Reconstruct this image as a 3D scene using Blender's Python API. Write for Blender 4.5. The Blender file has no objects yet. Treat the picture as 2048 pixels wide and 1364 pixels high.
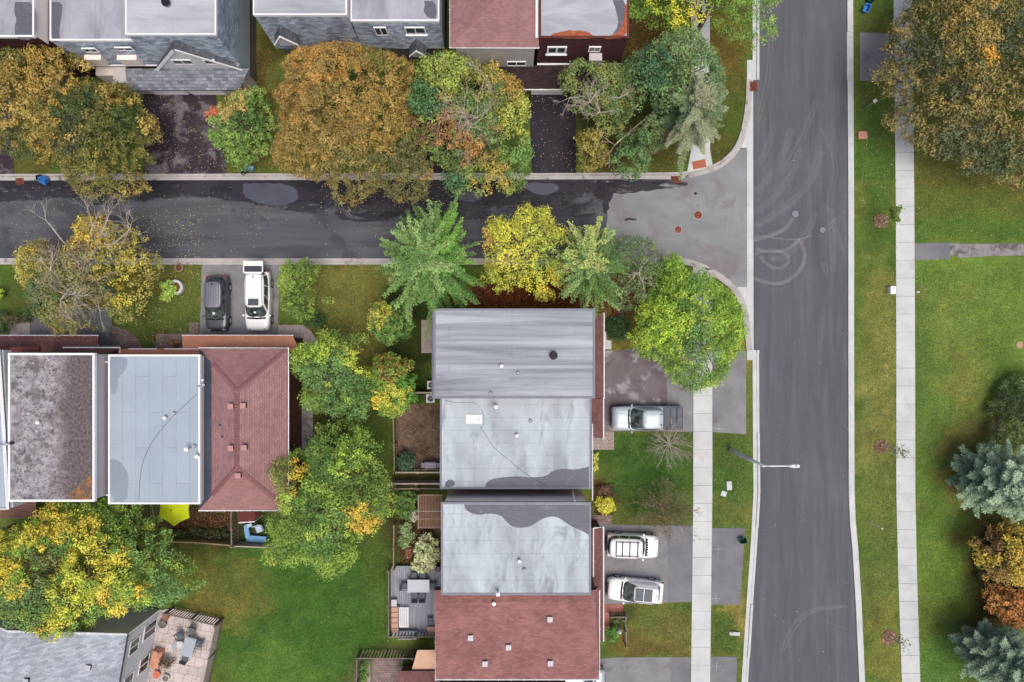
import bpy, math, random
import numpy as np
from mathutils import Vector, Matrix
R = math.radians
sc = bpy.context.scene
COL = sc.collection
random.seed(7); rng = np.random.default_rng(7)

# ---------------------------------------------------------------- camera, sky, sun, exposure
CH = 56.0                      # drone height in metres
F = 24.0 / 36.0 * 2048.0       # focal length in photo pixels
cam = bpy.data.cameras.new('camera'); cam.lens = 24; cam.sensor_width = 36; cam.clip_end = 12000; cam.clip_start = 0.5
co = bpy.data.objects.new('camera', cam); COL.objects.link(co); co.location = (0, 0, CH); co.rotation_euler = (0, 0, 0)
sc.camera = co
SUN_EL, SUN_AZ = R(72), R(150)           # azimuth measured from +Y towards +X
w = bpy.data.worlds.new('World'); sc.world = w; w.use_nodes = True
nt = w.node_tree
sky = nt.nodes.new('ShaderNodeTexSky'); sky.sky_type = 'NISHITA'; sky.sun_disc = False
sky.sun_elevation = SUN_EL; sky.sun_rotation = SUN_AZ; sky.air_density = 1.0; sky.dust_density = 6.0; sky.ozone_density = 0.6
bg = nt.nodes['Background']; bg.inputs['Strength'].default_value = 0.14
nt.links.new(sky.outputs[0], bg.inputs['Color'])
sl = bpy.data.lights.new('sun', 'SUN'); sl.energy = 1.6; sl.angle = R(32); sl.color = (1.0, 0.99, 0.92)
so = bpy.data.objects.new('sun', sl); COL.objects.link(so)
sd = Vector((math.sin(SUN_AZ) * math.cos(SUN_EL), math.cos(SUN_AZ) * math.cos(SUN_EL), math.sin(SUN_EL)))
so.rotation_euler = sd.to_track_quat('Z', 'Y').to_euler(); so.location = sd * 80
sc.view_settings.view_transform = 'Standard'; sc.view_settings.look = 'None'
sc.view_settings.gamma = 1.0; sc.view_settings.exposure = 0.05
sc.render.engine = 'CYCLES'
sc.cycles.max_bounces = 6; sc.cycles.transparent_max_bounces = 12

def W(px, py, h=0.0):
    """world point at height h that stands at this spot of the survey grid (photo pixels)"""
    s = (CH - h) / F
    return ((px - 1024) * s, (682 - py) * s, h)
def Wp(pts, h=0.0): return [W(x, y, h) for x, y in pts]

# ---------------------------------------------------------------- mesh helpers
class MB:
    def __init__(s): s.v = []; s.f = []
    def quad(s, *p):
        n = len(s.v); s.v += [tuple(q) for q in p]; s.f.append(tuple(range(n, n + len(p)))); return s
    def box(s, x0, y0, z0, x1, y1, z1):
        if x0 > x1: x0, x1 = x1, x0
        if y0 > y1: y0, y1 = y1, y0
        n = len(s.v)
        s.v += [(x0, y0, z0), (x1, y0, z0), (x1, y1, z0), (x0, y1, z0), (x0, y0, z1), (x1, y0, z1), (x1, y1, z1), (x0, y1, z1)]
        s.f += [tuple(n + i for i in q) for q in ((3, 2, 1, 0), (4, 5, 6, 7), (0, 1, 5, 4), (1, 2, 6, 5), (2, 3, 7, 6), (3, 0, 4, 7))]
        return s
    def prism(s, poly, z0, z1, bottom=True):
        a = sum(poly[i][0] * poly[(i + 1) % len(poly)][1] - poly[(i + 1) % len(poly)][0] * poly[i][1] for i in range(len(poly)))
        poly = list(poly) if a > 0 else list(poly)[::-1]
        n = len(s.v); m = len(poly)
        s.v += [(p[0], p[1], z0) for p in poly] + [(p[0], p[1], z1) for p in poly]
        s.f.append(tuple(range(n + m, n + 2 * m)))
        if bottom: s.f.append(tuple(range(n + m - 1, n - 1, -1)))
        for i in range(m):
            j = (i + 1) % m; s.f.append((n + i, n + j, n + m + j, n + m + i))
        return s
    def sheet(s, poly, z):
        a = sum(poly[i][0] * poly[(i + 1) % len(poly)][1] - poly[(i + 1) % len(poly)][0] * poly[i][1] for i in range(len(poly)))
        poly = list(poly) if a > 0 else list(poly)[::-1]
        return s.quad(*[(p[0], p[1], z) for p in poly])
    def path(s, pts, rad, n=6, cap=True):
        pts = [Vector(p) for p in pts]
        if not hasattr(rad, '__len__'): rad = [rad] * len(pts)
        b = len(s.v); t0 = None; u = None
        for i, p in enumerate(pts):
            t = (pts[min(i + 1, len(pts) - 1)] - pts[max(i - 1, 0)])
            t = t.normalized() if t.length > 1e-9 else Vector((0, 0, 1))
            if u is None:
                u = t.cross(Vector((0, 0, 1)) if abs(t.z) < .9 else Vector((1, 0, 0))).normalized()
            else:
                u = (u - t * u.dot(t)); u = u.normalized() if u.length > 1e-6 else t.orthogonal().normalized()
            v = t.cross(u)
            for k in range(n):
                a = 2 * math.pi * k / n
                s.v.append(tuple(p + (u * math.cos(a) + v * math.sin(a)) * rad[i]))
        for i in range(len(pts) - 1):
            for k in range(n):
                k2 = (k + 1) % n
                s.f.append((b + i * n + k, b + i * n + k2, b + (i + 1) * n + k2, b + (i + 1) * n + k))
        if cap:
            s.f.append(tuple(b + k for k in range(n))[::-1]); e = b + (len(pts) - 1) * n
            s.f.append(tuple(e + k for k in range(n)))
        return s
    def cyl(s, c, r, z0, z1, n=20, r1=None):
        return s.path([(c[0], c[1], z0), (c[0], c[1], z1)], [r, r if r1 is None else r1], n)
    def ring(s, c, r0, r1, z0, z1, n=28):
        b = len(s.v)
        for k in range(n):
            a = 2 * math.pi * k / n; ca, sa = math.cos(a), math.sin(a)
            s.v += [(c[0] + r0 * ca, c[1] + r0 * sa, z0), (c[0] + r1 * ca, c[1] + r1 * sa, z0), (c[0] + r1 * ca, c[1] + r1 * sa, z1), (c[0] + r0 * ca, c[1] + r0 * sa, z1)]
        for k in range(n):
            j = (k + 1) % n
            for e in range(4):
                g = (e + 1) % 4; s.f.append((b + 4 * k + e, b + 4 * j + e, b + 4 * j + g, b + 4 * k + g))
        return s
    def dome(s, c, rx, ry, rz, n=14, m=6, full=False):
        lo = -m if full else 0; b = len(s.v); rows = list(range(lo, m))
        for i in rows:
            e = math.pi / 2 * i / m
            for k in range(n):
                a = 2 * math.pi * k / n
                s.v.append((c[0] + rx * math.cos(e) * math.cos(a), c[1] + ry * math.cos(e) * math.sin(a), c[2] + rz * math.sin(e)))
        s.v.append((c[0], c[1], c[2] + rz)); top = len(s.v) - 1
        for i in range(len(rows) - 1):
            for k in range(n):
                j = (k + 1) % n; s.f.append((b + i * n + k, b + i * n + j, b + (i + 1) * n + j, b + (i + 1) * n + k))
        e = b + (len(rows) - 1) * n
        for k in range(n): s.f.append((e + k, e + (k + 1) % n, top))
        return s
    def xf(s, M, start=0):
        s.v[start:] = [tuple(M @ Vector(p)) for p in s.v[start:]]; return s
    def rect(s, c, ux, wx, wy, z0, z1):
        """box centred c (x,y), long axis at angle ux"""
        b = len(s.v); s.box(-wx / 2, -wy / 2, z0, wx / 2, wy / 2, z1)
        return s.xf(Matrix.Translation((c[0], c[1], 0)) @ Matrix.Rotation(ux, 4, 'Z'), b)

def obj(name, mb, mat, parent=None, smooth=False, bevel=0, origin=None, subsurf=0):
    me = bpy.data.meshes.new(name)
    if parent is not None: off = Vector(parent.get('_o', (0, 0, 0)))
    elif origin is not None: off = Vector(origin)
    else: off = Vector((0, 0, 0))
    me.from_pydata([tuple(Vector(p) - off) for p in mb.v], [], mb.f); me.update()
    if mat is not None: me.materials.append(mat)
    if smooth: me.polygons.foreach_set('use_smooth', [True] * len(me.polygons))
    o = bpy.data.objects.new(name, me); COL.objects.link(o)
    if parent is not None: o.parent = parent
    else: o.location = off
    o['_o'] = tuple(off) if parent is not None else tuple(off)
    if bevel:
        b = o.modifiers.new('bevel', 'BEVEL'); b.width = bevel; b.segments = 2; b.limit_method = 'ANGLE'
    if subsurf:
        m = o.modifiers.new('sub', 'SUBSURF'); m.levels = subsurf; m.render_levels = subsurf
    return o
def tag(o, label=None, cat=None, group=None, kind=None):
    if label: o['label'] = label
    if cat: o['category'] = cat
    if group: o['group'] = group
    if kind: o['kind'] = kind
    return o
def thing(name, label, cat, loc=(0, 0, 0), group=None, rz=0, local=False):
    o = bpy.data.objects.new(name, None); COL.objects.link(o); o.empty_display_size = .3
    o.location = loc; o.rotation_euler = (0, 0, rz); o['_o'] = (0, 0, 0) if local else tuple(loc)
    return tag(o, label, cat, group)
def struct(name, mb, mat, **k):
    o = obj(name, mb, mat, **k); o['kind'] = 'structure'; return o
def dup(src, loc, rz=0, label=None):
    def cp(o, par):
        c = o.copy(); COL.objects.link(c); c.parent = par
        for ch in [x for x in COL.objects if x.parent == o]: cp(ch, c)
        return c
    c = cp(src, None); c.location = loc; c.rotation_euler = (0, 0, rz)
    if label: c['label'] = label
    return c

# ---------------------------------------------------------------- materials
def lin(c):
    return tuple((x / 255 / 12.92 if x / 255 <= .04045 else ((x / 255 + .055) / 1.055) ** 2.4) for x in c)
class NT:
    def __init__(s, name):
        s.m = bpy.data.materials.new(name); s.m.use_nodes = True; s.t = s.m.node_tree
        s.b = s.t.nodes['Principled BSDF']; s.out = s.t.nodes['Material Output']
        s.b.inputs['Specular IOR Level'].default_value = 0.12
    def n(s, kind, **k):
        nd = s.t.nodes.new(kind)
        for a, b in k.items():
            if a.startswith('_'): setattr(nd, a[1:], b)
            else:
                key = a.replace('__', ' ')
                s.set(nd, key, b)
        return nd
    def set(s, nd, key, v):
        i = nd.inputs[int(key[1:])] if key[0] == 'i' and key[1:].isdigit() else nd.inputs[key]
        if isinstance(v, bpy.types.NodeSocket): s.t.links.new(v, i)
        elif hasattr(v, '__len__') and len(v) == 3 and i.type == 'RGBA': i.default_value = (*v, 1)
        else: i.default_value = v
    def pos(s, scale=(1, 1, 1), rot=(0, 0, 0), swz=None):
        g = s.n('ShaderNodeNewGeometry').outputs['Position']
        if swz:
            sx = s.n('ShaderNodeSeparateXYZ', i0=g); cb = s.n('ShaderNodeCombineXYZ')
            for i, a in enumerate(swz):
                if a in 'xyz': s.t.links.new(sx.outputs['xyz'.index(a)], cb.inputs[i])
            g = cb.outputs[0]
        mp = s.n('ShaderNodeMapping', Vector=g, Scale=scale, Rotation=rot)
        return mp.outputs[0]
    def noise(s, vec, scale, detail=4, rough=.55, dist=0):
        return s.n('ShaderNodeTexNoise', Vector=vec, Scale=scale, Detail=detail, Roughness=rough, Distortion=dist).outputs['Fac']
    def mix(s, f, a, b, bt='MIX'):
        nd = s.t.nodes.new('ShaderNodeMix'); nd.data_type = 'RGBA'; nd.blend_type = bt
        for i, v in ((0, f), (6, a), (7, b)):
            if isinstance(v, bpy.types.NodeSocket): s.t.links.new(v, nd.inputs[i])
            elif i == 0: nd.inputs[0].default_value = v
            else: nd.inputs[i].default_value = (*v[:3], 1)
        return nd.outputs[2]
    def ramp(s, f, a, b, c0=0., c1=1.):
        return s.n('ShaderNodeMapRange', i0=f, i1=a, i2=b, i3=c0, i4=c1).outputs[0]
    def math(s, op, a, b=0.):
        nd = s.t.nodes.new('ShaderNodeMath'); nd.operation = op
        for i, v in ((0, a), (1, b)):
            if isinstance(v, bpy.types.NodeSocket): s.t.links.new(v, nd.inputs[i])
            else: nd.inputs[i].default_value = v
        return nd.outputs[0]
    def bump(s, h, strength=.3, dist=.02):
        nd = s.n('ShaderNodeBump', Height=h, Strength=strength, Distance=dist)
        s.t.links.new(nd.outputs[0], s.b.inputs['Normal'])
    def fin(s, col=None, rough=.8, metal=0., **k):
        if col is not None: s.set(s.b, 'Base Color', col)
        s.set(s.b, 'Roughness', rough); s.set(s.b, 'Metallic', metal)
        return s.m

def plain(name, c, rough=.7, metal=0., var=.12, scale=3.):
    t = NT(name); p = t.pos(); f = t.noise(p, scale, 4)
    c = tuple(c); col = t.mix(f, tuple(x * (1 - var) for x in c), tuple(min(1, x * (1 + var)) for x in c))
    return t.fin(col, rough, metal)
def speck(name, c1, c2, s1=.4, s2=40., rough=.9, stretch=(1, 1, 1), c3=None, t3=(.6, .7), s3=1.2, bump=.3, fine=.25):
    """two-tone large mottling, fine grain, optional third blotch colour"""
    t = NT(name); p = t.pos(stretch); q = t.pos()
    col = t.mix(t.ramp(t.noise(p, s1, 6, .6), .35, .65), c1, c2)
    if c3 is not None: col = t.mix(t.ramp(t.noise(q, s3, 7, .65, .4), t3[0], t3[1]), col, c3)
    g = t.noise(q, s2, 3, .7)
    col = t.mix(1., col, t.mix(t.ramp(g, .25, .75), (1 - fine,) * 3, (1 + fine,) * 3), 'MULTIPLY')
    t.bump(g, bump, .01)
    return t.fin(col, rough)
def shingles(name, c1, c2, axes='xy', bw=.32, bh=.15, mort=.006, rough=.9, cm=None, big=.25, rot=0.):
    t = NT(name); p = t.pos((1, 1, 1), (0, 0, rot), swz=axes)
    br = t.n('ShaderNodeTexBrick', Vector=p, Scale=1., i1=c1, i2=c2, i3=cm or tuple(x * .45 for x in c1))
    br.inputs['Mortar Size'].default_value = mort; br.inputs['Brick Width'].default_value = bw; br.inputs['Row Height'].default_value = bh
    br.inputs['Bias'].default_value = 0.0; br.inputs['Mortar Smooth'].default_value = .3
    q = t.pos(); col = t.mix(1., br.outputs['Color'], t.mix(t.ramp(t.noise(q, .6, 6, .6), .3, .7), (1 - big,) * 3, (1 + big * .8,) * 3), 'MULTIPLY')
    col = t.mix(1., col, t.mix(t.noise(q, 35, 2), (.8,) * 3, (1.2,) * 3), 'MULTIPLY')
    t.bump(br.outputs['Fac'], -.4, .01)
    return t.fin(col, rough)
def siding(name, c, axis='z', pitch=.2, dark=.55):
    t = NT(name); g = t.pos((1, 1, 1)); sx = t.n('ShaderNodeSeparateXYZ', i0=g)
    z = sx.outputs['xyz'.index(axis)]
    f = t.math('FRACT', t.math('MULTIPLY', z, 1 / pitch))
    ln = t.ramp(f, 0., .16, 0., 1.)
    col = t.mix(ln, tuple(x * dark for x in c), c)
    col = t.mix(1., col, t.mix(t.noise(g, 1.2, 4), (.88,) * 3, (1.06,) * 3), 'MULTIPLY')
    t.bump(f, .5, .02)
    return t.fin(col, .6)
def membrane(name, c1, c2, stretch=(1, 1, 1), s=.5, seam=(3.6, .95), rot=0., blot=None, bt=(.55, .72), bs=.35, seamd=.55, lo=.35, hi=.65, off=(0, 0, 0)):
    t = NT(name); p = t.pos(stretch); q = t.pos(rot=(0, 0, rot))
    p2 = t.n('ShaderNodeMapping', Vector=p, Location=off).outputs[0]
    col = t.mix(t.ramp(t.noise(p2, s, 7, .6, .5), lo, hi), c1, c2)
    if blot is not None: col = t.mix(t.ramp(t.noise(p2, bs, 8, .65, 1.), bt[0], bt[1]), col, blot)
    br = t.n('ShaderNodeTexBrick', Vector=q, Scale=1., i1=(1, 1, 1), i2=(.95, .95, .95), i3=(seamd,) * 3)
    br.inputs['Mortar Size'].default_value = .018; br.inputs['Brick Width'].default_value = seam[0]; br.inputs['Row Height'].default_value = seam[1]
    br.inputs['Mortar Smooth'].default_value = .6
    col = t.mix(t.ramp(t.noise(q, .9, 3), .3, .6, .25, 1.), col, t.mix(1., col, br.outputs['Color'], 'MULTIPLY'))
    col = t.mix(1., col, t.mix(t.noise(q, 25, 3), (.9,) * 3, (1.08,) * 3), 'MULTIPLY')
    t.bump(br.outputs['Fac'], -.2, .01)
    return t.fin(col, .62)
def glassy(name, c, rough=.08):
    t = NT(name); t.b.inputs['Specular IOR Level'].default_value = .6
    return t.fin(c, rough)
def paint(name, c, metal=0., rough=.25):
    t = NT(name); t.b.inputs['Coat Weight'].default_value = .3; t.b.inputs['Coat Roughness'].default_value = .08
    q = t.pos(); col = t.mix(t.noise(q, 6, 4), tuple(x * .94 for x in c), c)
    return t.fin(col, rough, metal)
def leafmat(name, trans=.16):
    t = NT(name); a = t.n('ShaderNodeAttribute', _attribute_name='lc').outputs['Color']
    t.fin(a, .6); t.b.inputs['Specular IOR Level'].default_value = .35
    tr = t.n('ShaderNodeBsdfTranslucent', Color=a); mx = t.n('ShaderNodeMixShader', i0=trans)
    t.t.links.new(t.b.outputs[0], mx.inputs[1]); t.t.links.new(tr.outputs[0], mx.inputs[2]); t.t.links.new(mx.outputs[0], t.out.inputs[0])
    return t.m

M = {}
M['conc'] = speck('sidewalk_concrete', (.455, .468, .472), (.54, .555, .56), .5, 60, .85, bump=.2, fine=.1, c3=(.37, .375, .37), t3=(.56, .85), s3=.9)
M['kerb'] = speck('kerb_concrete', (.45, .46, .462), (.54, .552, .555), .8, 50, .85, c3=(.30, .29, .29), t3=(.62, .8), s3=1.5, fine=.12)
M['kerb_old'] = speck('old_kerb_concrete', (.34, .32, .32), (.44, .42, .41), .6, 40, .85, c3=(.16, .13, .12), t3=(.56, .66), s3=1.3, fine=.18)
M['roof_red'] = shingles('red_shingles', lin((152, 116, 114)), lin((140, 104, 104)), 'xy', .3, .15, .004, big=.12)
M['roof_redv'] = shingles('red_shingles_turned', lin((158, 122, 122)), lin((142, 108, 108)), 'yx', .3, .15, .012, big=.12)
M['roof_brown'] = shingles('brown_shingles', lin((120, 86, 84)), lin((104, 74, 74)), 'yx', .3, .16, .008, big=.2)
M['roof_orange'] = speck('orange_shingles', lin((178, 118, 98)), lin((190, 132, 108)), 1.2, 25, .9, c3=lin((206, 162, 134)), t3=(.6, .68), s3=5, fine=.15)
M['roof_greyxz'] = shingles('grey_shingles_steep', lin((176, 186, 200)), lin((120, 130, 146)), 'xz', .42, .2, .012, big=.3)
M['roof_greyyz'] = shingles('grey_shingles_side', lin((176, 190, 204)), lin((130, 144, 160)), 'yz', .42, .2, .012, big=.25)
M['roof_grey'] = shingles('grey_shingles_porch', lin((138, 142, 152)), lin((98, 102, 112)), 'xy', .42, .22, .02, big=.25)
M['roof_dark'] = shingles('dark_shingles', lin((62, 48, 50)), lin((48, 38, 40)), 'xy', .3, .15, .006, big=.3)
M['roof_pale'] = shingles('pale_grey_shingles', lin((168, 174, 184)), lin((138, 144, 156)), 'xy', .35, .16, .006, big=.18, rot=R(-10))
M['brick_dark'] = shingles('dark_red_brick', lin((86, 54, 58)), lin((66, 42, 46)), 'xz', .24, .08, .012, big=.25)
M['brick_brown'] = shingles('brown_brick_side', lin((104, 70, 62)), lin((84, 56, 50)), 'yz', .24, .08, .012, big=.25)
M['brick_x'] = shingles('brown_brick', lin((118, 84, 76)), lin((94, 66, 60)), 'xz', .24, .08, .012, big=.25)
M['stone_side'] = shingles('grey_brown_stone', lin((120, 112, 110)), lin((98, 90, 88)), 'yz', .24, .08, .012, big=.2)
M['sid_grey'] = siding('grey_siding', lin((190, 184, 184)))
M['sid_beige'] = siding('beige_siding', lin((240, 228, 220)), dark=.75)
M['sid_blue'] = siding('blue_grey_siding', lin((172, 184, 194)))
M['sid_white'] = siding('white_siding', lin((212, 214, 220)), dark=.75)
M['sid_shade'] = siding('shaded_wall_siding', lin((196, 198, 204)))  # north wall of the white house, its shade put into the colour
M['sid_vert'] = siding('vertical_siding', lin((176, 172, 170)), 'x', .18)
M['trim'] = plain('white_trim', (.78, .78, .8), .5, var=.06)
M['trim_grey'] = plain('grey_trim', lin((122, 124, 134)), .5)
M['trim_dark'] = plain('dark_trim', lin((60, 56, 60)), .5)
M['trim_brown'] = plain('brown_trim', lin((92, 52, 48)), .5)
M['wall_brick'] = M['brick_x']
M['glass'] = glassy('window_glass', (.035, .045, .05), .08)
M['wood'] = speck('weathered_fence_wood', lin((128, 120, 108)), lin((104, 94, 84)), 1.5, 30, .85, c3=lin((78, 72, 60)), t3=(.55, .75), s3=2)
M['wood_green'] = speck('mossy_fence_wood', lin((122, 112, 84)), lin((140, 126, 98)), 1.5, 30, .85, c3=lin((86, 78, 56)), t3=(.55, .75), s3=2)
M['wood_pale'] = speck('pale_rail_wood', lin((168, 160, 150)), lin((146, 138, 126)), 1.5, 30, .8)
M['metal'] = plain('galvanised_metal', (.55, .56, .58), .35, .6)
M['white_metal'] = plain('white_metal', (.8, .8, .82), .4)
M['black'] = plain('black_plastic', (.02, .02, .022), .45)
M['rubber'] = plain('tyre_rubber', (.02, .02, .02), .8)
M['rim'] = plain('alloy_rim', (.5, .5, .52), .3, .8)
M['rust'] = speck('rusty_iron', lin((140, 84, 70)), lin((112, 62, 52)), 3, 30, .8, c3=lin((80, 44, 40)), t3=(.5, .65), s3=4)
M['bark'] = speck('grey_bark', lin((128, 116, 106)), lin((96, 86, 76)), 2, 20, .9)
M['bark_pale'] = speck('pale_bark', lin((198, 188, 176)), lin((160, 148, 136)), 2, 20, .9)
M['leaf'] = leafmat('leaves')
M['needle'] = leafmat('needles', .08)
# ---------------------------------------------------------------- value noise for placing and tinting
_tab = rng.random((256, 256))
def vnoise(x, y):
    xi = np.floor(x).astype(int); yi = np.floor(y).astype(int); fx = x - xi; fy = y - yi
    fx = fx * fx * (3 - 2 * fx); fy = fy * fy * (3 - 2 * fy)
    g = lambda a, b: _tab[a % 256, b % 256]
    return (g(xi, yi) * (1 - fx) + g(xi + 1, yi) * fx) * (1 - fy) + (g(xi, yi + 1) * (1 - fx) + g(xi + 1, yi + 1) * fx) * fy
def fbm(x, y, o=4):
    s = 0; a = .5; t = 0
    for i in range(o): s = s + a * vnoise(x * 2 ** i + 17 * i, y * 2 ** i + 31 * i); t += a; a *= .5
    return s / t
def inpoly(px, py, poly):
    ins = np.zeros(len(px), bool); n = len(poly)
    for i in range(n):
        x0, y0 = poly[i][:2]; x1, y1 = poly[(i + 1) % n][:2]
        c = ((y0 > py) != (y1 > py)) & (px < (x1 - x0) * (py - y0) / ((y1 - y0) if y1 != y0 else 1e-9) + x0)
        ins ^= c
    return ins
def edgedist(px, py, poly):
    d = np.full(len(px), 1e9); n = len(poly)
    for i in range(n):
        x0, y0 = poly[i][:2]; x1, y1 = poly[(i + 1) % n][:2]
        L = (x1 - x0) ** 2 + (y1 - y0) ** 2 + 1e-9
        t = np.clip(((px - x0) * (x1 - x0) + (py - y0) * (y1 - y0)) / L, 0, 1)
        d = np.minimum(d, np.hypot(px - x0 - t * (x1 - x0), py - y0 - t * (y1 - y0)))
    return d

# ---------------------------------------------------------------- ground sheet with grass colours and one painted patch of shade
GREEN = (46, 84, 40); OLIVE = (84, 84, 48); THATCH = (116, 116, 72); VIV = (52, 108, 40); SOIL = (78, 56, 42); DARK = (38, 52, 32); LITE = (96, 118, 68)
PATCH = [  # px, py, rx, ry, colour, weight
 (1755, 90, 40, 70, (74, 92, 46), .8), (1755, 360, 36, 160, (50, 92, 38), .95), (1755, 640, 36, 130, (104, 112, 62), .9), (1755, 800, 36, 140, (108, 114, 66), .95),
 (1755, 1000, 40, 70, (84, 106, 54), .9), (1770, 1120, 40, 90, (74, 102, 50), .8), (1775, 1290, 40, 100, (104, 110, 56), .9),
 (1940, 360, 120, 90, (84, 84, 40), .9), (1930, 420, 110, 60, (66, 100, 38), .6), (1920, 470, 110, 30, (58, 104, 40), .7), (1950, 560, 130, 60, (82, 122, 50), .8), (1960, 640, 120, 60, (100, 124, 54), .7),
 (1920, 700, 60, 110, (108, 118, 60), .8), (1890, 900, 40, 150, (96, 118, 52), .6), (1985, 650, 80, 90, (64, 112, 46), .7), (1860, 760, 40, 250, (60, 112, 48), .6), (1910, 960, 24, 80, (124, 116, 70), .8), (1875, 1080, 40, 120, (62, 114, 40), .7),
 (1860, 1200, 60, 120, (84, 118, 46), .6), (1900, 1330, 70, 60, (56, 112, 54), .8), (1960, 900, 40, 60, (92, 84, 58), .7), (1985, 1100, 60, 250, (66, 52, 36), .8),
 (1450, 200, 45, 190, (76, 82, 32), .9), (1450, 90, 50, 60, (110, 92, 40), .8), (1470, 270, 40, 60, (56, 88, 34), .8), (1370, 300, 140, 50, (70, 66, 36), .7), (1280, 80, 50, 60, (62, 46, 24), .95),
 (1230, 220, 90, 120, (52, 48, 30), .8), (530, 180, 30, 120, (66, 58, 26), .9), (480, 300, 60, 60, (60, 78, 34), .8), (60, 330, 60, 30, (72, 70, 34), .8),
 (700, 620, 80, 130, (98, 96, 54), .9), (640, 660, 50, 50, (70, 92, 46), .7), (730, 560, 50, 40, (104, 106, 56), .6), (760, 700, 40, 60, (88, 84, 46), .6), (830, 700, 50, 120, (26, 46, 24), .95),  # last patch paints the shade between round trees and house
 (330, 620, 80, 100, (70, 92, 44), .8), (310, 560, 70, 40, (92, 88, 46), .8), (380, 570, 40, 50, (84, 94, 46), .7), (20, 600, 60, 70, (44, 84, 36), .7),
 (1080, 595, 200, 22, (112, 58, 34), .98), (1240, 600, 70, 60, (92, 70, 46), .8), (1265, 660, 40, 70, (102, 92, 44), .8), (1455, 560, 30, 40, (96, 92, 48), .8), (1480, 700, 40, 40, (120, 104, 62), .6),
 (1290, 940, 90, 80, (32, 80, 34), .95), (1360, 930, 50, 90, (48, 84, 40), .7), (1320, 1030, 90, 30, (74, 80, 44), .8), (1460, 940, 45, 80, (54, 92, 44), .8), (1460, 890, 40, 30, (62, 88, 44), .6), (1460, 1020, 40, 30, (92, 102, 56), .7),
 (1300, 1260, 90, 60, (102, 98, 54), .9), (1270, 1230, 50, 30, (70, 100, 44), .6), (1300, 1300, 90, 20, (96, 78, 44), .8), (1445, 1250, 35, 60, (62, 96, 44), .8), (1470, 1225, 16, 50, (136, 116, 70), .7),
 (590, 1230, 170, 160, (38, 92, 36), .95), (440, 1170, 90, 50, (92, 92, 48), .8), (400, 1110, 60, 30, (76, 76, 40), .8), (430, 1210, 60, 40, (120, 104, 62), .5), (620, 1150, 80, 60, (42, 92, 34), .7), (740, 1000, 60, 160, (54, 78, 34), .8), (760, 840, 40, 60, (52, 66, 32), .8),
 (560, 1340, 80, 50, (72, 112, 48), .6), (500, 1100, 40, 30, (40, 88, 34), .7), (400, 1050, 80, 35, (74, 54, 34), .97), (300, 1060, 70, 40, (44, 40, 28), .95), (640, 840, 60, 60, (40, 44, 28), .9),
 (820, 1060, 50, 80, (62, 44, 36), .9), (830, 960, 50, 20, (66, 58, 36), .9), (770, 1340, 60, 40, (92, 92, 80), .9), (1210, 980, 24, 24, (84, 50, 40), .9), (1230, 1250, 22, 30, (56, 62, 38), .9), (340, 690, 30, 20, (76, 66, 50), .8),
 (500, 1050, 40, 40, (40, 56, 30), .9), (560, 940, 40, 100, (60, 60, 36), .6), (330, 1100, 80, 60, (66, 70, 38), .7), (130, 620, 120, 60, (62, 66, 36), .7),
]
gx = np.concatenate([[-4000, -1200, -400, -150, -80], np.arange(-54, 54.1, .4), [80, 150, 400, 1200, 4000]])
gy = np.concatenate([[-4000, -1200, -400, -150, -60], np.arange(-38, 38.1, .4), [60, 150, 400, 1200, 4000]])
X, Y = np.meshgrid(gx, gy); n = X.size; xs = X.ravel(); ys = Y.ravel()
gpx = xs * F / CH + 1024; gpy = 682 - ys * F / CH
wx = gpx + (fbm(xs * .5, ys * .5) - .5) * 100; wy = gpy + (fbm(xs * .5 + 50, ys * .5 + 9) - .5) * 100
base = np.array(lin((66, 96, 44)))[None] * np.ones((n, 3))
alt = np.array(lin((92, 98, 54)))
f = np.clip((fbm(xs * .25 + 9, ys * .25) - .42) * 5, 0, 1)[:, None]
base = base * (1 - f * .6) + alt * f * .6
for (a, b, rx, ry, c, wgt) in PATCH:
    d = ((wx - a) / rx) ** 2 + ((wy - b) / ry) ** 2
    k = (wgt * .88 * np.clip(1.5 - d, 0, 1) ** .8 * np.clip(.55 + 1.0 * fbm(xs * .7 + a, ys * .7 + b), 0, 1))[:, None]
    base = base * (1 - k) + np.array(lin(c)) * k
mott = (.72 + .62 * fbm(xs * 1.3, ys * 1.3))[:, None]; base = base * mott; lum = (base @ [.3, .6, .1])[:, None]; base = np.clip((base * .72 + lum * .28 * np.array([1.12, 1., .55])) * np.array([1.1, 1.18, .84]), 0, 1)
me = bpy.data.meshes.new('ground'); nx, ny = len(gx), len(gy)
v3 = np.stack([xs, ys, np.zeros(n)], 1)
ii, jj = np.meshgrid(np.arange(nx - 1), np.arange(ny - 1)); a0 = (jj * nx + ii).ravel()
fc = np.stack([a0, a0 + 1, a0 + nx + 1, a0 + nx], 1)
def fastmesh(me, v3, fc):
    k = fc.shape[1]
    me.vertices.add(len(v3)); me.vertices.foreach_set('co', v3.astype(np.float32).ravel())
    me.loops.add(fc.size); me.loops.foreach_set('vertex_index', fc.astype(np.int32).ravel())
    me.polygons.add(len(fc)); me.polygons.foreach_set('loop_start', np.arange(0, fc.size, k, dtype=np.int32)); me.polygons.foreach_set('loop_total', np.full(len(fc), k, np.int32))
    me.update(); me.validate()
def setcol(me, cols):
    a = me.attributes.new('lc', 'FLOAT_COLOR', 'POINT')
    a.data.foreach_set('color', np.concatenate([cols, np.ones((len(cols), 1))], 1).astype(np.float32).ravel())
fastmesh(me, v3, fc); setcol(me, base)
t = NT('grass'); q = t.pos(); at = t.n('ShaderNodeAttribute', _attribute_name='lc').outputs['Color']
g1 = t.noise(q, 28, 4, .75); g2 = t.noise(q, 7, 5, .7); g3 = t.noise(q, 2.2, 5, .7)
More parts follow.
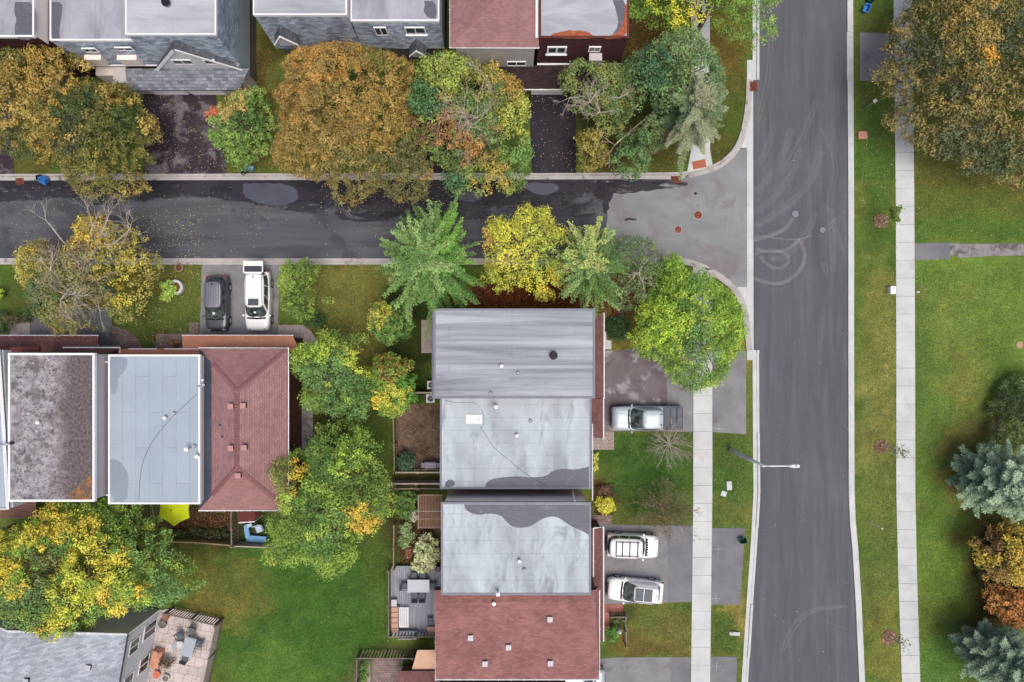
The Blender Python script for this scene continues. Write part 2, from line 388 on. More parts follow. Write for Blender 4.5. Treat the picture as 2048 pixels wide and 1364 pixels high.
col = t.mix(1., at, t.mix(t.ramp(g1, .3, .7), (.42, .48, .42), (1.7, 1.58, 1.55)), 'MULTIPLY')
col = t.mix(1., col, t.mix(t.ramp(g2, .3, .7), (.52, .6, .5), (1.5, 1.36, 1.48)), 'MULTIPLY')
col = t.mix(t.ramp(g3, .46, .64, 0, .75), col, t.mix(1., col, (1.55, 1.28, 1.35), 'MULTIPLY'))
t.bump(g1, .9, .06); me.materials.append(t.fin(col, .95))
go = bpy.data.objects.new('ground', me); COL.objects.link(go); tag(go, kind='structure')

# ---------------------------------------------------------------- roads
def smooth(pts, it=2):
    for _ in range(it):
        o = [pts[0]]
        for a, b in zip(pts[:-1], pts[1:]):
            o += [(a[0] * .75 + b[0] * .25, a[1] * .75 + b[1] * .25), (a[0] * .25 + b[0] * .75, a[1] * .25 + b[1] * .75)]
        pts = o + [pts[-1]]
    return pts
RL = [(1505, -900), (1505, 600), (1506, 900), (1507, 984), (1501, 1095), (1493, 1207), (1483, 1364), (1440, 2000)]   # road's west edge
RR = [(1705, -900), (1706, 0), (1708, 400), (1708, 720), (1709, 984), (1711, 1040), (1716, 1095), (1723, 1207), (1730, 1364), (1766, 2000)]
t = NT('main_road_asphalt'); p = t.pos((1, .12, 1)); q = t.pos()
col = t.mix(t.ramp(t.noise(p, 1.1, 7, .6, .3), .3, .7), lin((78, 80, 86)), lin((97, 99, 105)))
col = t.mix(t.ramp(t.noise(t.pos((1, .04, 1)), 2.6, 3, .6), .5, .8, 0, .5), col, lin((112, 113, 117)))
col = t.mix(t.ramp(t.noise(q, .25, 5, .6), .4, .7, 0, .6), col, lin((84, 85, 90)))
sp = t.noise(q, 55, 2, .8); col = t.mix(t.ramp(sp, .68, .74), col, lin((150, 148, 150)))
gg = t.noise(q, 80, 2, .8); col = t.mix(1., col, t.mix(t.ramp(t.noise(q, 14, 5, .8), .3, .7), (.88,) * 3, (1.1,) * 3), 'MULTIPLY'); col = t.mix(1., col, t.mix(gg, (.82,) * 3, (1.18,) * 3), 'MULTIPLY'); t.bump(gg, .3, .008); M['road'] = t.fin(col, .85)
struct('road', MB().sheet(Wp(RL) + Wp(RR)[::-1], .004), M['road'])

t = NT('side_road_asphalt'); p = t.pos((.12, 1, 1)); q = t.pos()
col = t.mix(t.ramp(t.noise(p, 1.1, 7, .6, .3), .3, .7), lin((72, 73, 79)), lin((94, 95, 101)))
col = t.mix(t.ramp(t.noise(q, .3, 6, .65, .6), .52, .62, 0, .6), col, lin((58, 60, 67)))
sep = t.n('ShaderNodeSeparateXYZ', i0=q)
wob = t.math('ADD', sep.outputs[1], t.math('MULTIPLY', t.noise(t.pos((.5, 1, 1)), .5, 6, .6), 3.2))
wet = t.math('MULTIPLY', t.ramp(wob, 13.1, 13.25), t.ramp(t.noise(q, 1.4, 7, .7), .35, .45))
col = t.mix(t.math('MULTIPLY', wet, .8), col, lin((40, 36, 44)))
gg = t.noise(q, 80, 2, .8); col = t.mix(1., col, t.mix(gg, (.82,) * 3, (1.18,) * 3), 'MULTIPLY'); t.bump(gg, .3, .008)
M['road2'] = t.fin(col, t.ramp(wet, 0, 1, .85, .35))
NK = [(-900, 361), (0, 361), (600, 360), (1100, 359), (1340, 358), (1372, 357), (1425, 345), (1455, 328), (1478, 304), (1493, 270), (1503, 215), (1505, 160)]  # north kerb, road side
SK = [(-900, 516), (1250, 517), (1330, 514), (1372, 516), (1410, 528), (1450, 552), (1476, 576), (1492, 605), (1500, 645), (1505, 700)]
NKs = NK[:4] + smooth(NK[4:], 2); SKs = SK[:2] + smooth(SK[2:], 2)
side = [p for p in NKs if p[1] >= 290] + [(1480, 295), (1495, 295), (1495, 575), (1474, 575)] + [p for p in SKs if p[1] < 575][::-1]
struct('side_road', MB().sheet(Wp(side), .005), M['road2'])
M['road_lite'] = speck('pale_asphalt', lin((122, 124, 127)), lin((136, 138, 141)), .5, 70, .88, (.6, 1, 1), c3=lin((120, 113, 117)), t3=(.5, .65), s3=.4, fine=.14)
lite = [(1212, 362)] + [p for p in NKs if p[0] > 1212 and p[1] > 297] + [(1482, 297), (1494, 297), (1494, 574), (1474, 574)] + [p for p in SKs if p[0] > 1250 and p[1] < 574][::-1] + [(1214, 517), (1208, 480), (1216, 430), (1210, 400)]
struct('road_resurfaced_patch', MB().sheet(Wp(lite), .010), M['road_lite'])
# flush concrete strip over the side road's mouth, with its two corner aprons
g = MB().prism(Wp([(1494, 120), (1506, 120), (1507, 720), (1494, 720)]), 0.006, .02)
g.prism(Wp([(1493.8, 215), (1493.8, 296), (1479, 296), (1487, 270)]), 0.006, .022); g.prism(Wp([(1474, 574), (1493.8, 574), (1493.8, 640), (1488, 610), (1480, 588)]), 0.006, .022)
struct('gutter_strip', g, M['conc'])

# ---------------------------------------------------------------- kerbs
def offs(pts, d):
    o = []
    for i, p in enumerate(pts):
        a = pts[max(i - 1, 0)]; b = pts[min(i + 1, len(pts) - 1)]; tx, ty = b[0] - a[0], b[1] - a[1]; L = math.hypot(tx, ty) or 1
        o.append((p[0] - ty / L * d, p[1] + tx / L * d))
    return o
def kerb(pts, side, mat, low=(), name='kerb', gut=.33, top=.19):
    w = [W(*p)[:2] for p in pts]; g1 = offs(w, side * gut); k1 = offs(w, side * (gut + top))
    kg = offs(w, side * (gut - .015))
    mb = MB()
    for i in range(len(w) - 1):
        lo = any(l[0] <= i < l[1] for l in low); z = .035 if lo else .125
        q = [w[i], w[i + 1], kg[i + 1], kg[i]]; mb.prism(q, .002, .024, False)
        q = [g1[i], g1[i + 1], k1[i + 1], k1[i]]; mb.prism(q, .001, z, True)
    return struct(name, mb, mat, bevel=0)
def cut(pts, spans, ax):
    """insert points at the driveway spans and return the indices of lowered segments"""
    out = [pts[0]]; keys = sorted(set(k for s in spans for k in s))
    for a, b in zip(pts[:-1], pts[1:]):
        for k in sorted(keys, reverse=b[ax] < a[ax]):
            if min(a[ax], b[ax]) < k < max(a[ax], b[ax]):
                tt = (k - a[ax]) / (b[ax] - a[ax]); out.append((a[0] + (b[0] - a[0]) * tt, a[1] + (b[1] - a[1]) * tt))
        out.append(b)
    low = [(i, i + 1) for i in range(len(out) - 1) if any(s[0] - .1 <= (out[i][ax] + out[i + 1][ax]) / 2 <= s[1] + .1 for s in spans)]
    return out, low
p, l = cut(NKs, [(-20, 14), (288, 452), (1062, 1152), (1378, 1420)], 0); kerb(p, 1, M['kerb_old'], l)
p, l = cut(SKs, [(405, 560)], 0); p, l = p, l; kerb([q for q in p], -1, M['kerb_old'], l)
kerb([(1505, -900), (1505, 160)], 1, M['kerb'])
p, l = cut([(1505, 700)] + RL[2:], [(705, 866), (1054, 1208), (1312, 1380)], 1); kerb(p, 1, M['kerb'], l)
p, l = cut(RR, [(64, 162)], 1); kerb(p, -1, M['kerb'], l)

# ---------------------------------------------------------------- pavements (slab by slab joints stay in one mesh)
def walk(lc, rc, step, gap=.025, z=.045, every=4):
    """slabs between two edge curves given as x(y) tables"""
    mb = MB(); yy = lc[0][1]; k = 0
    fx = lambda tb, y: float(np.interp(y, [q[1] for q in tb], [q[0] for q in tb]))
    while yy < lc[-1][1]:
        y2 = yy + step; e = gap * 24.4 * (1.3 if k % every == 0 else .6) / 2
        q = [(fx(lc, yy + e), yy + e), (fx(rc, yy + e), yy + e), (fx(rc, y2 - e), y2 - e), (fx(lc, y2 - e), y2 - e)]
        mb.prism(Wp(q), .001, z + .004 * random.random(), False); yy = y2; k += 1
    return mb
t = walk([(1786, -700), (1786.6, 0), (1791, 400), (1792, 720), (1792, 984), (1796, 1151), (1803.4, 1364), (1830, 1900)],
         [(1823, -700), (1823.5, 0), (1828, 400), (1829.6, 720), (1830, 984), (1833.4, 1151), (1840, 1364), (1867, 1900)], 35.9)
struct('pavement', t, M['conc'])
struct('pavement_joints', MB().sheet(Wp([(1787.2, -700), (1823, -700), (1824, 0), (1828.5, 400), (1829.4, 980), (1833, 1151), (1839.6, 1364), (1866, 1900), (1830.5, 1900), (1804, 1364), (1796.4, 1151), (1792.6, 984), (1791.6, 400), (1787.2, 0)]), .012), plain('joint_dark', (.12, .12, .115)))
t = walk([(1386, 540), (1386.5, 984), (1381.7, 1364), (1375, 1900)], [(1424.5, 540), (1424.4, 984), (1419.9, 1364), (1412, 1900)], 35.9)
t.prism(Wp([(1398, 533), (1424, 548), (1424.5, 540), (1386, 540), (1386, 527)]), .001, .046, False)
struct('pavement', t, M['conc'])
struct('pavement_joints', MB().sheet(Wp([(1386.6, 541), (1424, 541), (1423.8, 984), (1419.4, 1364), (1411.5, 1900), (1375.5, 1900), (1382.3, 1364), (1387, 984)]), .012), bpy.data.materials['joint_dark'])
t = walk([(1382, -700), (1382, 300)], [(1418, -700), (1420, 300)], 35.9)
t.prism(Wp([(1382, 300), (1420, 300), (1425, 330), (1400, 339), (1374, 345)]), .001, .05, False)
struct('pavement', t, M['conc'])

# ---------------------------------------------------------------- driveways, paths, patios
M['dw'] = speck('driveway_asphalt', lin((118, 118, 121)), lin((134, 134, 137)), .5, 70, .9, c3=lin((108, 104, 106)), t3=(.55, .7), s3=.7, fine=.16)
M['dw_new'] = speck('newer_driveway_asphalt', lin((106, 107, 111)), lin((122, 122, 126)), .6, 70, .9, fine=.14)
M['dw_wet'] = speck('wet_driveway', lin((46, 40, 46)), lin((62, 54, 60)), .5, 60, .5, (1, .4, 1), c3=lin((104, 100, 104)), t3=(.5, .6), s3=.6, fine=.2)
M['dw_dark'] = speck('dark_driveway', lin((40, 37, 44)), lin((52, 48, 56)), .5, 60, .6, (1, .5, 1), c3=lin((84, 82, 92)), t3=(.66, .78), s3=.6, fine=.2)
M['dw_damp'] = speck('damp_driveway', lin((98, 88, 92)), lin((116, 108, 112)), .5, 60, .75, c3=lin((150, 144, 148)), t3=(.54, .6), s3=.42, fine=.14)
M['slab'] = shingles('pinkish_slabs', lin((176, 162, 158)), lin((160, 146, 142)), 'xy', .6, .6, .012, big=.12)
M['paver'] = shingles('grey_pavers', lin((146, 128, 124)), lin((122, 106, 104)), 'xy', .24, .2, .02, big=.2)
M['paver_pale'] = shingles('pale_pavers', lin((166, 152, 148)), lin((150, 136, 132)), 'xy', .3, .3, .015, big=.15)
M['paver_brown'] = shingles('brown_mossy_pavers', lin((118, 98, 86)), lin((92, 76, 64)), 'xy', .24, .2, .02, big=.5, rot=.5)
M['paver_red'] = shingles('red_pavers', lin((168, 112, 106)), lin((150, 98, 94)), 'xy', .5, .3, .01, big=.15)
M['gravel'] = speck('grey_path', lin((120, 116, 118)), lin((142, 138, 140)), 2, 50, .9, c3=lin((94, 90, 92)), t3=(.5, .6), s3=1.2)
def pave(name, pts, mat, z=.03, wob=0):
    if wob: pts = smooth(pts + [pts[0]], 1)[:-1]; pts = [(x + random.uniform(-wob, wob), y + random.uniform(-wob, wob)) for x, y in pts]
    return struct(name, MB().prism(Wp(pts), .001, z, False), M[mat])
pave('driveway', [(287, 188), (432, 188), (440, 250), (448, 310), (455, 348.5), (287, 348.5)], 'dw_wet')
pave('driveway', [(1058, 188), (1152, 188), (1152, 346), (1064, 346)], 'dw_dark')
pave('driveway', [(860, 130), (905, 130), (905, 346), (820, 346)], 'dw_dark')
pave('driveway', [(-90, 170), (22, 170), (28, 349), (-90, 349)], 'dw_wet')
pave('driveway', [(404, 529), (562, 529), (560, 560), (556, 648), (552, 700), (398, 700), (402, 600)], 'dw')
pave('path', [(62, 620), (225, 620), (222, 720), (62, 720)], 'dw_new')
pave('path', [(20, 643), (61, 643), (61, 720), (20, 720)], 'slab')
pave('path', [(223, 652), (245, 657), (262, 665), (276, 678), (285, 697), (285, 715), (223, 715)], 'paver')
pave('path', [(312, 668), (379, 667), (379, 645), (397, 645), (397, 710), (312, 710)], 'paver')
pave('path', [(556, 650), (605, 650), (622, 662), (640, 690), (600, 700), (553, 700)], 'slab')
pave('path', [(600, 800), (626, 800), (626, 905), (600, 905)], 'gravel', .025)
pave('driveway', [(1180, 699), (1240, 702), (1300, 690), (1385.5, 690), (1385.5, 864), (1225, 862), (1180, 862)], 'dw_damp')
pave('driveway', [(1334, 735), (1385.3, 735), (1385.3, 863), (1334, 863)], 'dw', .034)
pave('driveway', [(1425, 702), (1492, 702), (1492, 868), (1425, 864)], 'dw')
pave('path', [(1170, 863), (1228, 863), (1228, 899), (1170, 899)], 'paver_pale', .04)
pave('driveway', [(1180, 1046), (1260, 1050), (1385.5, 1051), (1383, 1203), (1180, 1209)], 'dw')
pave('driveway', [(1335, 1052), (1385.2, 1052), (1382.8, 1202), (1335, 1205)], 'dw_new', .034)
pave('driveway', [(1424, 1056), (1490, 1056), (1480, 1209), (1422, 1209)], 'dw_new')
pave('driveway', [(1180, 1318), (1240, 1314), (1380, 1314), (1376, 1500), (1180, 1500)], 'dw')
pave('driveway', [(1341, 1315), (1381, 1315), (1378, 1500), (1341, 1500)], 'dw_new', .034)
pave('driveway', [(1420, 1313), (1474, 1313), (1470, 1500), (1416, 1500)], 'dw_new')
pave('driveway', [(1719.5, 65), (1786, 68), (1788, 162), (1719.5, 162)], 'dw')
pave('path', [(1180, 1208), (1246, 1208), (1246, 1225), (1218, 1225), (1218, 1262), (1180, 1262)], 'paver_red', .04)
pave('path', [(1180, 1030), (1223, 1030), (1223, 1050), (1180, 1047)], 'paver', .04)
pave('path', [(1829, 487), (1900, 485), (1900, 518), (1829, 520)], 'dw_new', .02)
pave('path', [(1900, 486), (1960, 489), (2100, 486), (2300, 484), (2300, 508), (2100, 511), (1980, 512), (1900, 517)], 'gravel', .018, .8)
pave('patio', [(793, 808), (900, 808), (900, 940), (793, 940)], 'paver_brown', .03)
pave('path', [(843, 640), (890, 640), (890, 706), (843, 706)], 'slab', .03)
pave('path', [(728, 1322), (740, 1320), (742, 1400), (728, 1400)], 'slab', .03)
pave('patio', [(744, 1316), (830, 1320), (830, 1500), (744, 1500)], 'paver', .025)

# ---------------------------------------------------------------- standing water and damp spots
def blob(pts, wob=2.5, it=3):
    pts = smooth(pts + [pts[0]], it)[:-1]
    return [(x + (vnoise(np.array([x * .13]), np.array([y * .13]))[0] - .5) * wob * 4 + random.uniform(-wob, wob) * .25, y + (vnoise(np.array([x * .13 + 40]), np.array([y * .13]))[0] - .5) * wob * 2 + random.uniform(-wob, wob) * .25) for x, y in pts]
t = NT('puddle_water'); q = t.pos(); t.b.inputs['Specular IOR Level'].default_value = .5
M['water'] = t.fin(t.mix(t.ramp(t.noise(q, .5, 4), .4, .6), lin((70, 70, 82)), lin((76, 79, 91))), .12)
M['wetroad'] = speck('wet_asphalt', lin((34, 30, 38)), lin((46, 42, 50)), .6, 60, .35)
wetA = MB()
for pts in [[(440, 363), (620, 363), (720, 366), (880, 362), (900, 385), (830, 402), (740, 408), (660, 412), (600, 400), (520, 412), (470, 395), (440, 380)],
            [(880, 362), (1205, 361), (1200, 380), (1130, 388), (1090, 395), (1040, 385), (990, 412), (930, 408), (900, 390)],
            [(1196, 361), (1224, 364), (1240, 372), (1222, 392), (1216, 425), (1208, 432), (1204, 396), (1180, 388)],
            [(0, 362), (60, 362), (100, 366), (96, 372), (40, 374), (0, 368)],
            [(700, 425), (780, 422), (820, 428), (800, 436), (720, 436)], [(1060, 396), (1080, 392), (1072, 408), (1058, 416)],
            [(1230, 362), (1330, 362), (1330, 368), (1290, 372), (1250, 370)], [(1242, 436), (1268, 436), (1282, 439), (1250, 441)]]:
    wz = globals().get('wz', .0135) + .0006; wetA.sheet(Wp(blob(pts)), wz)
wet_mesh = wetA
def seethrough(m_src, sc_, lo, hi, stretch=(1, 1, 1), cc=(54, 52, 59), rgh=.35, c0=0.):
    t = NT(m_src.name + '_broken'); t.fin(lin(cc), rgh); tr = t.n('ShaderNodeBsdfTransparent'); mx = t.n('ShaderNodeMixShader'); t.t.links.new(t.ramp(t.noise(t.pos(stretch), sc_, 9, .72, .3), lo, hi, c0, 1.), mx.inputs[0])
    t.t.links.new(tr.outputs[0], mx.inputs[1]); t.t.links.new(t.b.outputs[0], mx.inputs[2]); t.t.links.new(mx.outputs[0], t.out.inputs[0]); return t.m
M['wetbroken'] = seethrough(M['wetroad'], .55, .43, .53, (.45, 1, 1)); wb_ = MB()
for pts in [[(250, 362), (700, 362), (1200, 362), (1204, 440), (1100, 430), (900, 440), (700, 445), (600, 424), (450, 396), (300, 385)], [(0, 363), (250, 363), (250, 384), (0, 380)]]: wb_.sheet(Wp(blob(pts)), .0125)
for pts in [[(1215, 361), (1380, 360), (1372, 374), (1300, 380), (1216, 392)]]: wb_.sheet(Wp(blob(pts)), .0195)
struct('damp_asphalt', wb_, M['wetbroken']); struct('wet_asphalt', wet_mesh, seethrough(M['wetroad'], .9, .3, .5, (.4, 1, 1), (48, 46, 53), .35, .2))
pud = MB()
for pts in [[(488, 366), (560, 366), (588, 375), (602, 398), (580, 408), (545, 412), (512, 405), (486, 390)], [(1050, 365), (1100, 366), (1122, 372), (1110, 386), (1085, 392), (1060, 384), (1044, 374)], [(905, 372), (950, 378), (968, 396), (940, 406), (915, 398)]]:
    pud.sheet(Wp(blob(pts, 1.5)), .0225)
struct('puddle', pud, M['water'])

# ---------------------------------------------------------------- pale tyre marks and chalk crosses
t = NT('dusty_tyre_mark'); q = t.pos(); tr = t.n('ShaderNodeBsdfTransparent'); mx = t.n('ShaderNodeMixShader')
fa = t.math('MULTIPLY', t.ramp(t.noise(q, 9, 5, .75), .3, .7, .1, .62), t.ramp(t.noise(q, .9, 4, .6), .3, .6, .45, 1.))
t.t.links.new(fa, mx.inputs[0]); t.fin(lin((158, 156, 162)), .9)
t.t.links.new(tr.outputs[0], mx.inputs[1]); t.t.links.new(t.b.outputs[0], mx.inputs[2]); t.t.links.new(mx.outputs[0], t.out.inputs[0]); M['mark'] = t.m
m2 = t.m.copy(); m2.name = 'faint_tyre_mark'; M['mark_faint'] = m2
for nd in m2.node_tree.nodes:
    if nd.type == 'MAP_RANGE' and abs(nd.inputs[4].default_value - .62) < .01: nd.inputs[4].default_value = .3; nd.inputs[3].default_value = .0
def ribbon(mb, pts, wpx, z, it=3):
    pts = smooth(pts, it); w = [W(*p)[:2] for p in pts]; a = offs(w, wpx / 24.4 / 2); b = offs(w, -wpx / 24.4 / 2); n0 = len(mb.v)
    for i in range(len(w)): mb.v += [(a[i][0], a[i][1], z), (b[i][0], b[i][1], z)]
    for i in range(len(w) - 1): mb.f.append((n0 + 2 * i, n0 + 2 * i + 1, n0 + 2 * i + 3, n0 + 2 * i + 2))
mk = MB(); mf = MB(); z = .012
for pts, wd in [
  ([(1508, 480), (1545, 470), (1572, 458), (1586, 436)], 8), ([(1508, 452), (1548, 428), (1590, 398), (1625, 352), (1640, 300)], 9), ([(1508, 425), (1545, 395), (1580, 350), (1598, 300)], 7),
  ([(1508, 385), (1540, 350), (1566, 305), (1580, 255)], 7), ([(1598, 480), (1610, 500), (1608, 530), (1588, 555), (1555, 570), (1520, 562), (1508, 556)], 7),
  ([(1510, 508), (1535, 500), (1560, 502), (1580, 515), (1572, 532), (1552, 538), (1532, 528), (1520, 512)], 6), ([(1535, 515), (1565, 518), (1598, 482), (1620, 450), (1626, 420)], 7),
  ([(1512, 498), (1545, 505), (1575, 500), (1600, 478)], 6), ([(1625, 470), (1598, 480), (1560, 478), (1508, 470)], 3), ([(1655, 413), (1662, 440), (1672, 470), (1680, 500)], 6), ([(1690, 390), (1690, 430), (1692, 470), (1694, 500)], 5),
  ([(1645, 460), (1670, 440), (1690, 420)], 4), ([(1655, 413), (1660, 470), (1662, 540)], 4), ([(1694, 500), (1697, 540)], 4), ([(1510, 330), (1530, 300), (1545, 250)], 6), 
  ([(1560, 345), (1600, 280), (1630, 200)], 5),  ([(1640, 255), (1672, 330), (1660, 370), (1655, 413)], 4),
  ([(1646, 525), (1648, 545)], 5), ([(1687, 690), (1692, 720), (1698, 740)], 3), ([(1560, 1300), (1600, 1220), (1690, 1210)], 5), ([(1640, 1240), (1690, 1255)], 1),
  ([(1508, 250), (1530, 180), (1540, 60)], 3)]:
    strong = max(p[0] for p in pts) < 1640 and min(p[1] for p in pts) > 430 and max(p[1] for p in pts) < 600
    if strong: ribbon(mk, pts, wd, z)
    else:
        ribbon(mf, pts, wd * 1.3, z); ribbon(mf, [(x + 7, y + 3) for x, y in pts], wd * .8, z + .0002)
    z += .0004
struct('tyre_marks', mk, M['mark']); struct('tyre_marks', mf, M['mark_faint'])
ck = MB()
for cx, cy, s in [(1438, 857, 8), (1436, 1098, 9), (1432, 1197, 8), (1433, 1332, 9), (1772, 95, 9)]:
    x, y, _ = W(cx, cy); s /= 24.4
    ck.box(x - s, y - .013, .0345, x + s, y + .013, .037); ck.box(x - .013, y - s, .038, x + .013, y + s, .0395)
struct('survey_crosses', ck, plain('chalk', (.42, .42, .42), var=.4, scale=9))
# ================================================================ HOUSES
def V(px, py, h): return W(px, py, h)
def rc(l, t, r, b, h):
    x0, y1, _ = W(l, t, h); x1, y0, _ = W(r, b, h); return x0, y0, x1, y1
def frus(mb, a, z0, b, z1, cap=True):
    """walls between rectangle a (x0,y0,x1,y1) at z0 and b at z1"""
    p = [(a[0], a[1], z0), (a[2], a[1], z0), (a[2], a[3], z0), (a[0], a[3], z0)]; q = [(b[0], b[1], z1), (b[2], b[1], z1), (b[2], b[3], z1), (b[0], b[3], z1)]
    for i in range(4): j = (i + 1) % 4; mb.quad(p[i], p[j], q[j], q[i])
    if cap: mb.quad(*q); mb.quad(*p[::-1])
    return mb
def grow(r, d): return (r[0] - d, r[1] - d, r[2] + d, r[3] + d)
def edge(mb, r, z0, z1, w):
    x0, y0, x1, y1 = r
    mb.box(x0, y0, z0, x1, y0 + w, z1); mb.box(x0, y1 - w, z0, x1, y1, z1); mb.box(x0, y0 + w, z0, x0 + w, y1 - w, z1); mb.box(x1 - w, y0 + w, z0, x1, y1 - w, z1); return mb
def flat_roof(root, r, h, mat, trim, tw=.14, up=.06, down=.22):
    obj('roof', MB().box(r[0] + tw, r[1] + tw, h - .18, r[2] - tw, r[3] - tw, h), M[mat], root)
    obj('roof_trim', edge(MB(), r, h - down, h + up, tw - .003), M[trim], root)
def wall(root, r, z0, z1, mat, name='wall'): return obj(name, MB().box(r[0], r[1], z0, r[2], r[3], z1), M[mat], root)
def gutter(root, pts, mat='trim', r=.055, name='gutter', brackets=.9):
    mb = MB().path(pts, r, 5)
    for a, b in zip(pts[:-1], pts[1:]):
        a, b = Vector(a), Vector(b); n = max(1, int((b - a).length / brackets)); d = (b - a).normalized(); s = Vector((-d.y, d.x, 0)) * .07
        for k in range(n + 1):
            p = a + (b - a) * k / n; mb.path([p - s + Vector((0, 0, .05)), p + s + Vector((0, 0, .05))], .018, 4)
    return obj(name, mb, M[mat], root)
def vent(kind, px, py, h, label, grp='roof vents', rot=0):
    x, y, _ = W(px, py, h + .3)
    t = thing({'box': 'roof_vent', 'pipe': 'vent_pipe', 'cap': 'vent_pipe', 'elbow': 'vent_pipe', 'turb': 'roof_ventilator', 'stub': 'drain_pipe'}[kind], label, 'roof vent' if kind in ('box', 'turb') else 'vent pipe', (x, y, h), grp)
    if kind == 'box':
        m = MB(); frus(m, (x - .17, y - .17, x + .17, y + .17), h - .05, (x - .13, y - .13, x + .13, y + .13), h + .2); obj('vent_base', m, M['trim_grey'] if grp != 'vents on the plum roof' else M['trim_brown'], t)
        obj('vent_cap', MB().box(x - .2, y - .2, h + .2, x + .2, y + .2, h + .27), M['slingpale0'] if grp == 'vents on the red roof' else M['vent_plum'], t, bevel=.02)
    elif kind == 'turb':
        obj('vent_neck', MB().cyl((x, y), .24, h - .02, h + .3, 24, .2), M['trim_grey'], t); obj('vent_cap', MB().cyl((x, y), .3, h + .3, h + .42, 24, .26).cyl((x, y), .17, h + .42, h + .46, 20), M['black'], t)
    elif kind == 'pipe':
        obj('pipe', MB().cyl((x, y), .07, h - .02, h + .28, 14), M['white_metal'], t); obj('flashing', MB().cyl((x, y), .16, h, h + .03, 16), M['trim_grey'], t)
        obj('pipe_mouth', MB().cyl((x, y), .045, h + .28, h + .284, 12), M['black'], t)
    elif kind == 'stub':
        obj('pipe', MB().cyl((x, y), .06, h - .02, h + .2, 12), M['trim_dark'], t); obj('flashing', MB().box(x - .15, y - .12, h, x + .15, y + .12, h + .02), M['trim_grey'], t)
    elif kind == 'cap':
        obj('pipe', MB().cyl((x, y), .08, h - .02, h + .3, 14), M['metal'], t); obj('pipe_cap', MB().cyl((x, y), .14, h + .3, h + .38, 18, .1), M['white_metal'], t, smooth=False)
    elif kind == 'elbow':
        c, s = math.cos(rot), math.sin(rot)
        obj('pipe', MB().cyl((x, y), .09, h - .02, h + .7, 14), M['metal'], t); obj('pipe_cap', MB().dome((x + c * .02, y + s * .02, h + .7), .16, .16, .12), M['white_metal'], t, smooth=True)
    return t
M['slingpale0'] = plain('weathered_white_vent', (.5, .49, .49), .5, var=.2, scale=8)
M['vent_plum'] = plain('plum_vent_metal', lin((172, 132, 130)), .5)
def window(root, mb_quad, frame_w=.07, th=.05, name='window', bars=1, sill=False):
    """window in a wall plane: quad = four corners ccw seen from outside (bl, br, tr, tl)"""
    bl, br, tr, tl = [Vector(p) for p in mb_quad]; u = (br - bl); v = (tl - bl); nrm = u.cross(v).normalized()
    U, VV = u.normalized(), v.normalized(); w_, h_ = u.length, v.length
    def slab(a0, b0, a1, b1, d0, d1, m):
        c = [bl + U * a + VV * b + nrm * d for d in (d0, d1) for a, b in ((a0, b0), (a1, b0), (a1, b1), (a0, b1))]; n0 = len(m.v)
        m.v += [tuple(p) for p in c]; m.f += [tuple(n0 + i for i in q) for q in ((3, 2, 1, 0), (4, 5, 6, 7), (0, 1, 5, 4), (1, 2, 6, 5), (2, 3, 7, 6), (3, 0, 4, 7))]
    f = MB(); fw = frame_w
    slab(0, 0, w_, fw, -.05, th, f); slab(0, h_ - fw, w_, h_, -.05, th, f); slab(0, fw, fw, h_ - fw, -.05, th, f); slab(w_ - fw, fw, w_, h_ - fw, -.05, th, f)
    for k in range(bars):
        a = w_ * (k + 1) / (bars + 1); slab(a - fw / 2, fw, a + fw / 2, h_ - fw, -.05, th - .006, f)
    if sill: slab(-.08, -.1, w_ + .08, -.003, -.05, th + .09, f)
    wn = obj(name, f, M['trim'], root); wn['_o'] = root['_o']
    g = MB(); slab(fw, fw, w_ - fw, h_ - fw, -.02, th * .35, g); obj('pane', g, M['glass'], wn)
    return wn
def hz(py, Y): return CH - Y * F / (682 - py)
def south_window(root, Y, x0, x1, y0, y1, slope=0., **k):
    """window on a wall facing -Y; photo columns x0..x1 and rows y0 (top)..y1"""
    zt, zb = hz(y0, Y), hz(y1, Y); s = (CH - (zt + zb) / 2) / F
    a, b = (x0 - 1024) * s, (x1 - 1024) * s
    window(root, [(a, Y - slope, zb), (b, Y - slope, zb), (b, Y - .02, zt), (a, Y - .02, zt)], **k)
def hip(root, eave, ridge, z0, z1, mat, th=.12, name='roof'):
    """eave: 4 ground points (x,y) ccw from SW, ridge: 2 points (south/west first)"""
    m = MB(); e = [(x, y, z0) for x, y in eave]; a, b = [(x, y, z1) for x, y in ridge]
    if abs(ridge[0][1] - ridge[1][1]) > abs(ridge[0][0] - ridge[1][0]):   # ridge runs north-south
        m.quad(e[0], e[1], a); m.quad(e[1], e[2], b, a); m.quad(e[2], e[3], b); m.quad(e[3], e[0], a, b)
    else:
        m.quad(e[0], e[1], b, a); m.quad(e[1], e[2], b); m.quad(e[2], e[3], a, b); m.quad(e[3], e[0], a)
    m.quad(*[(x, y, z0 - .001) for x, y in eave][::-1])
    return obj(name, m, M[mat], root)

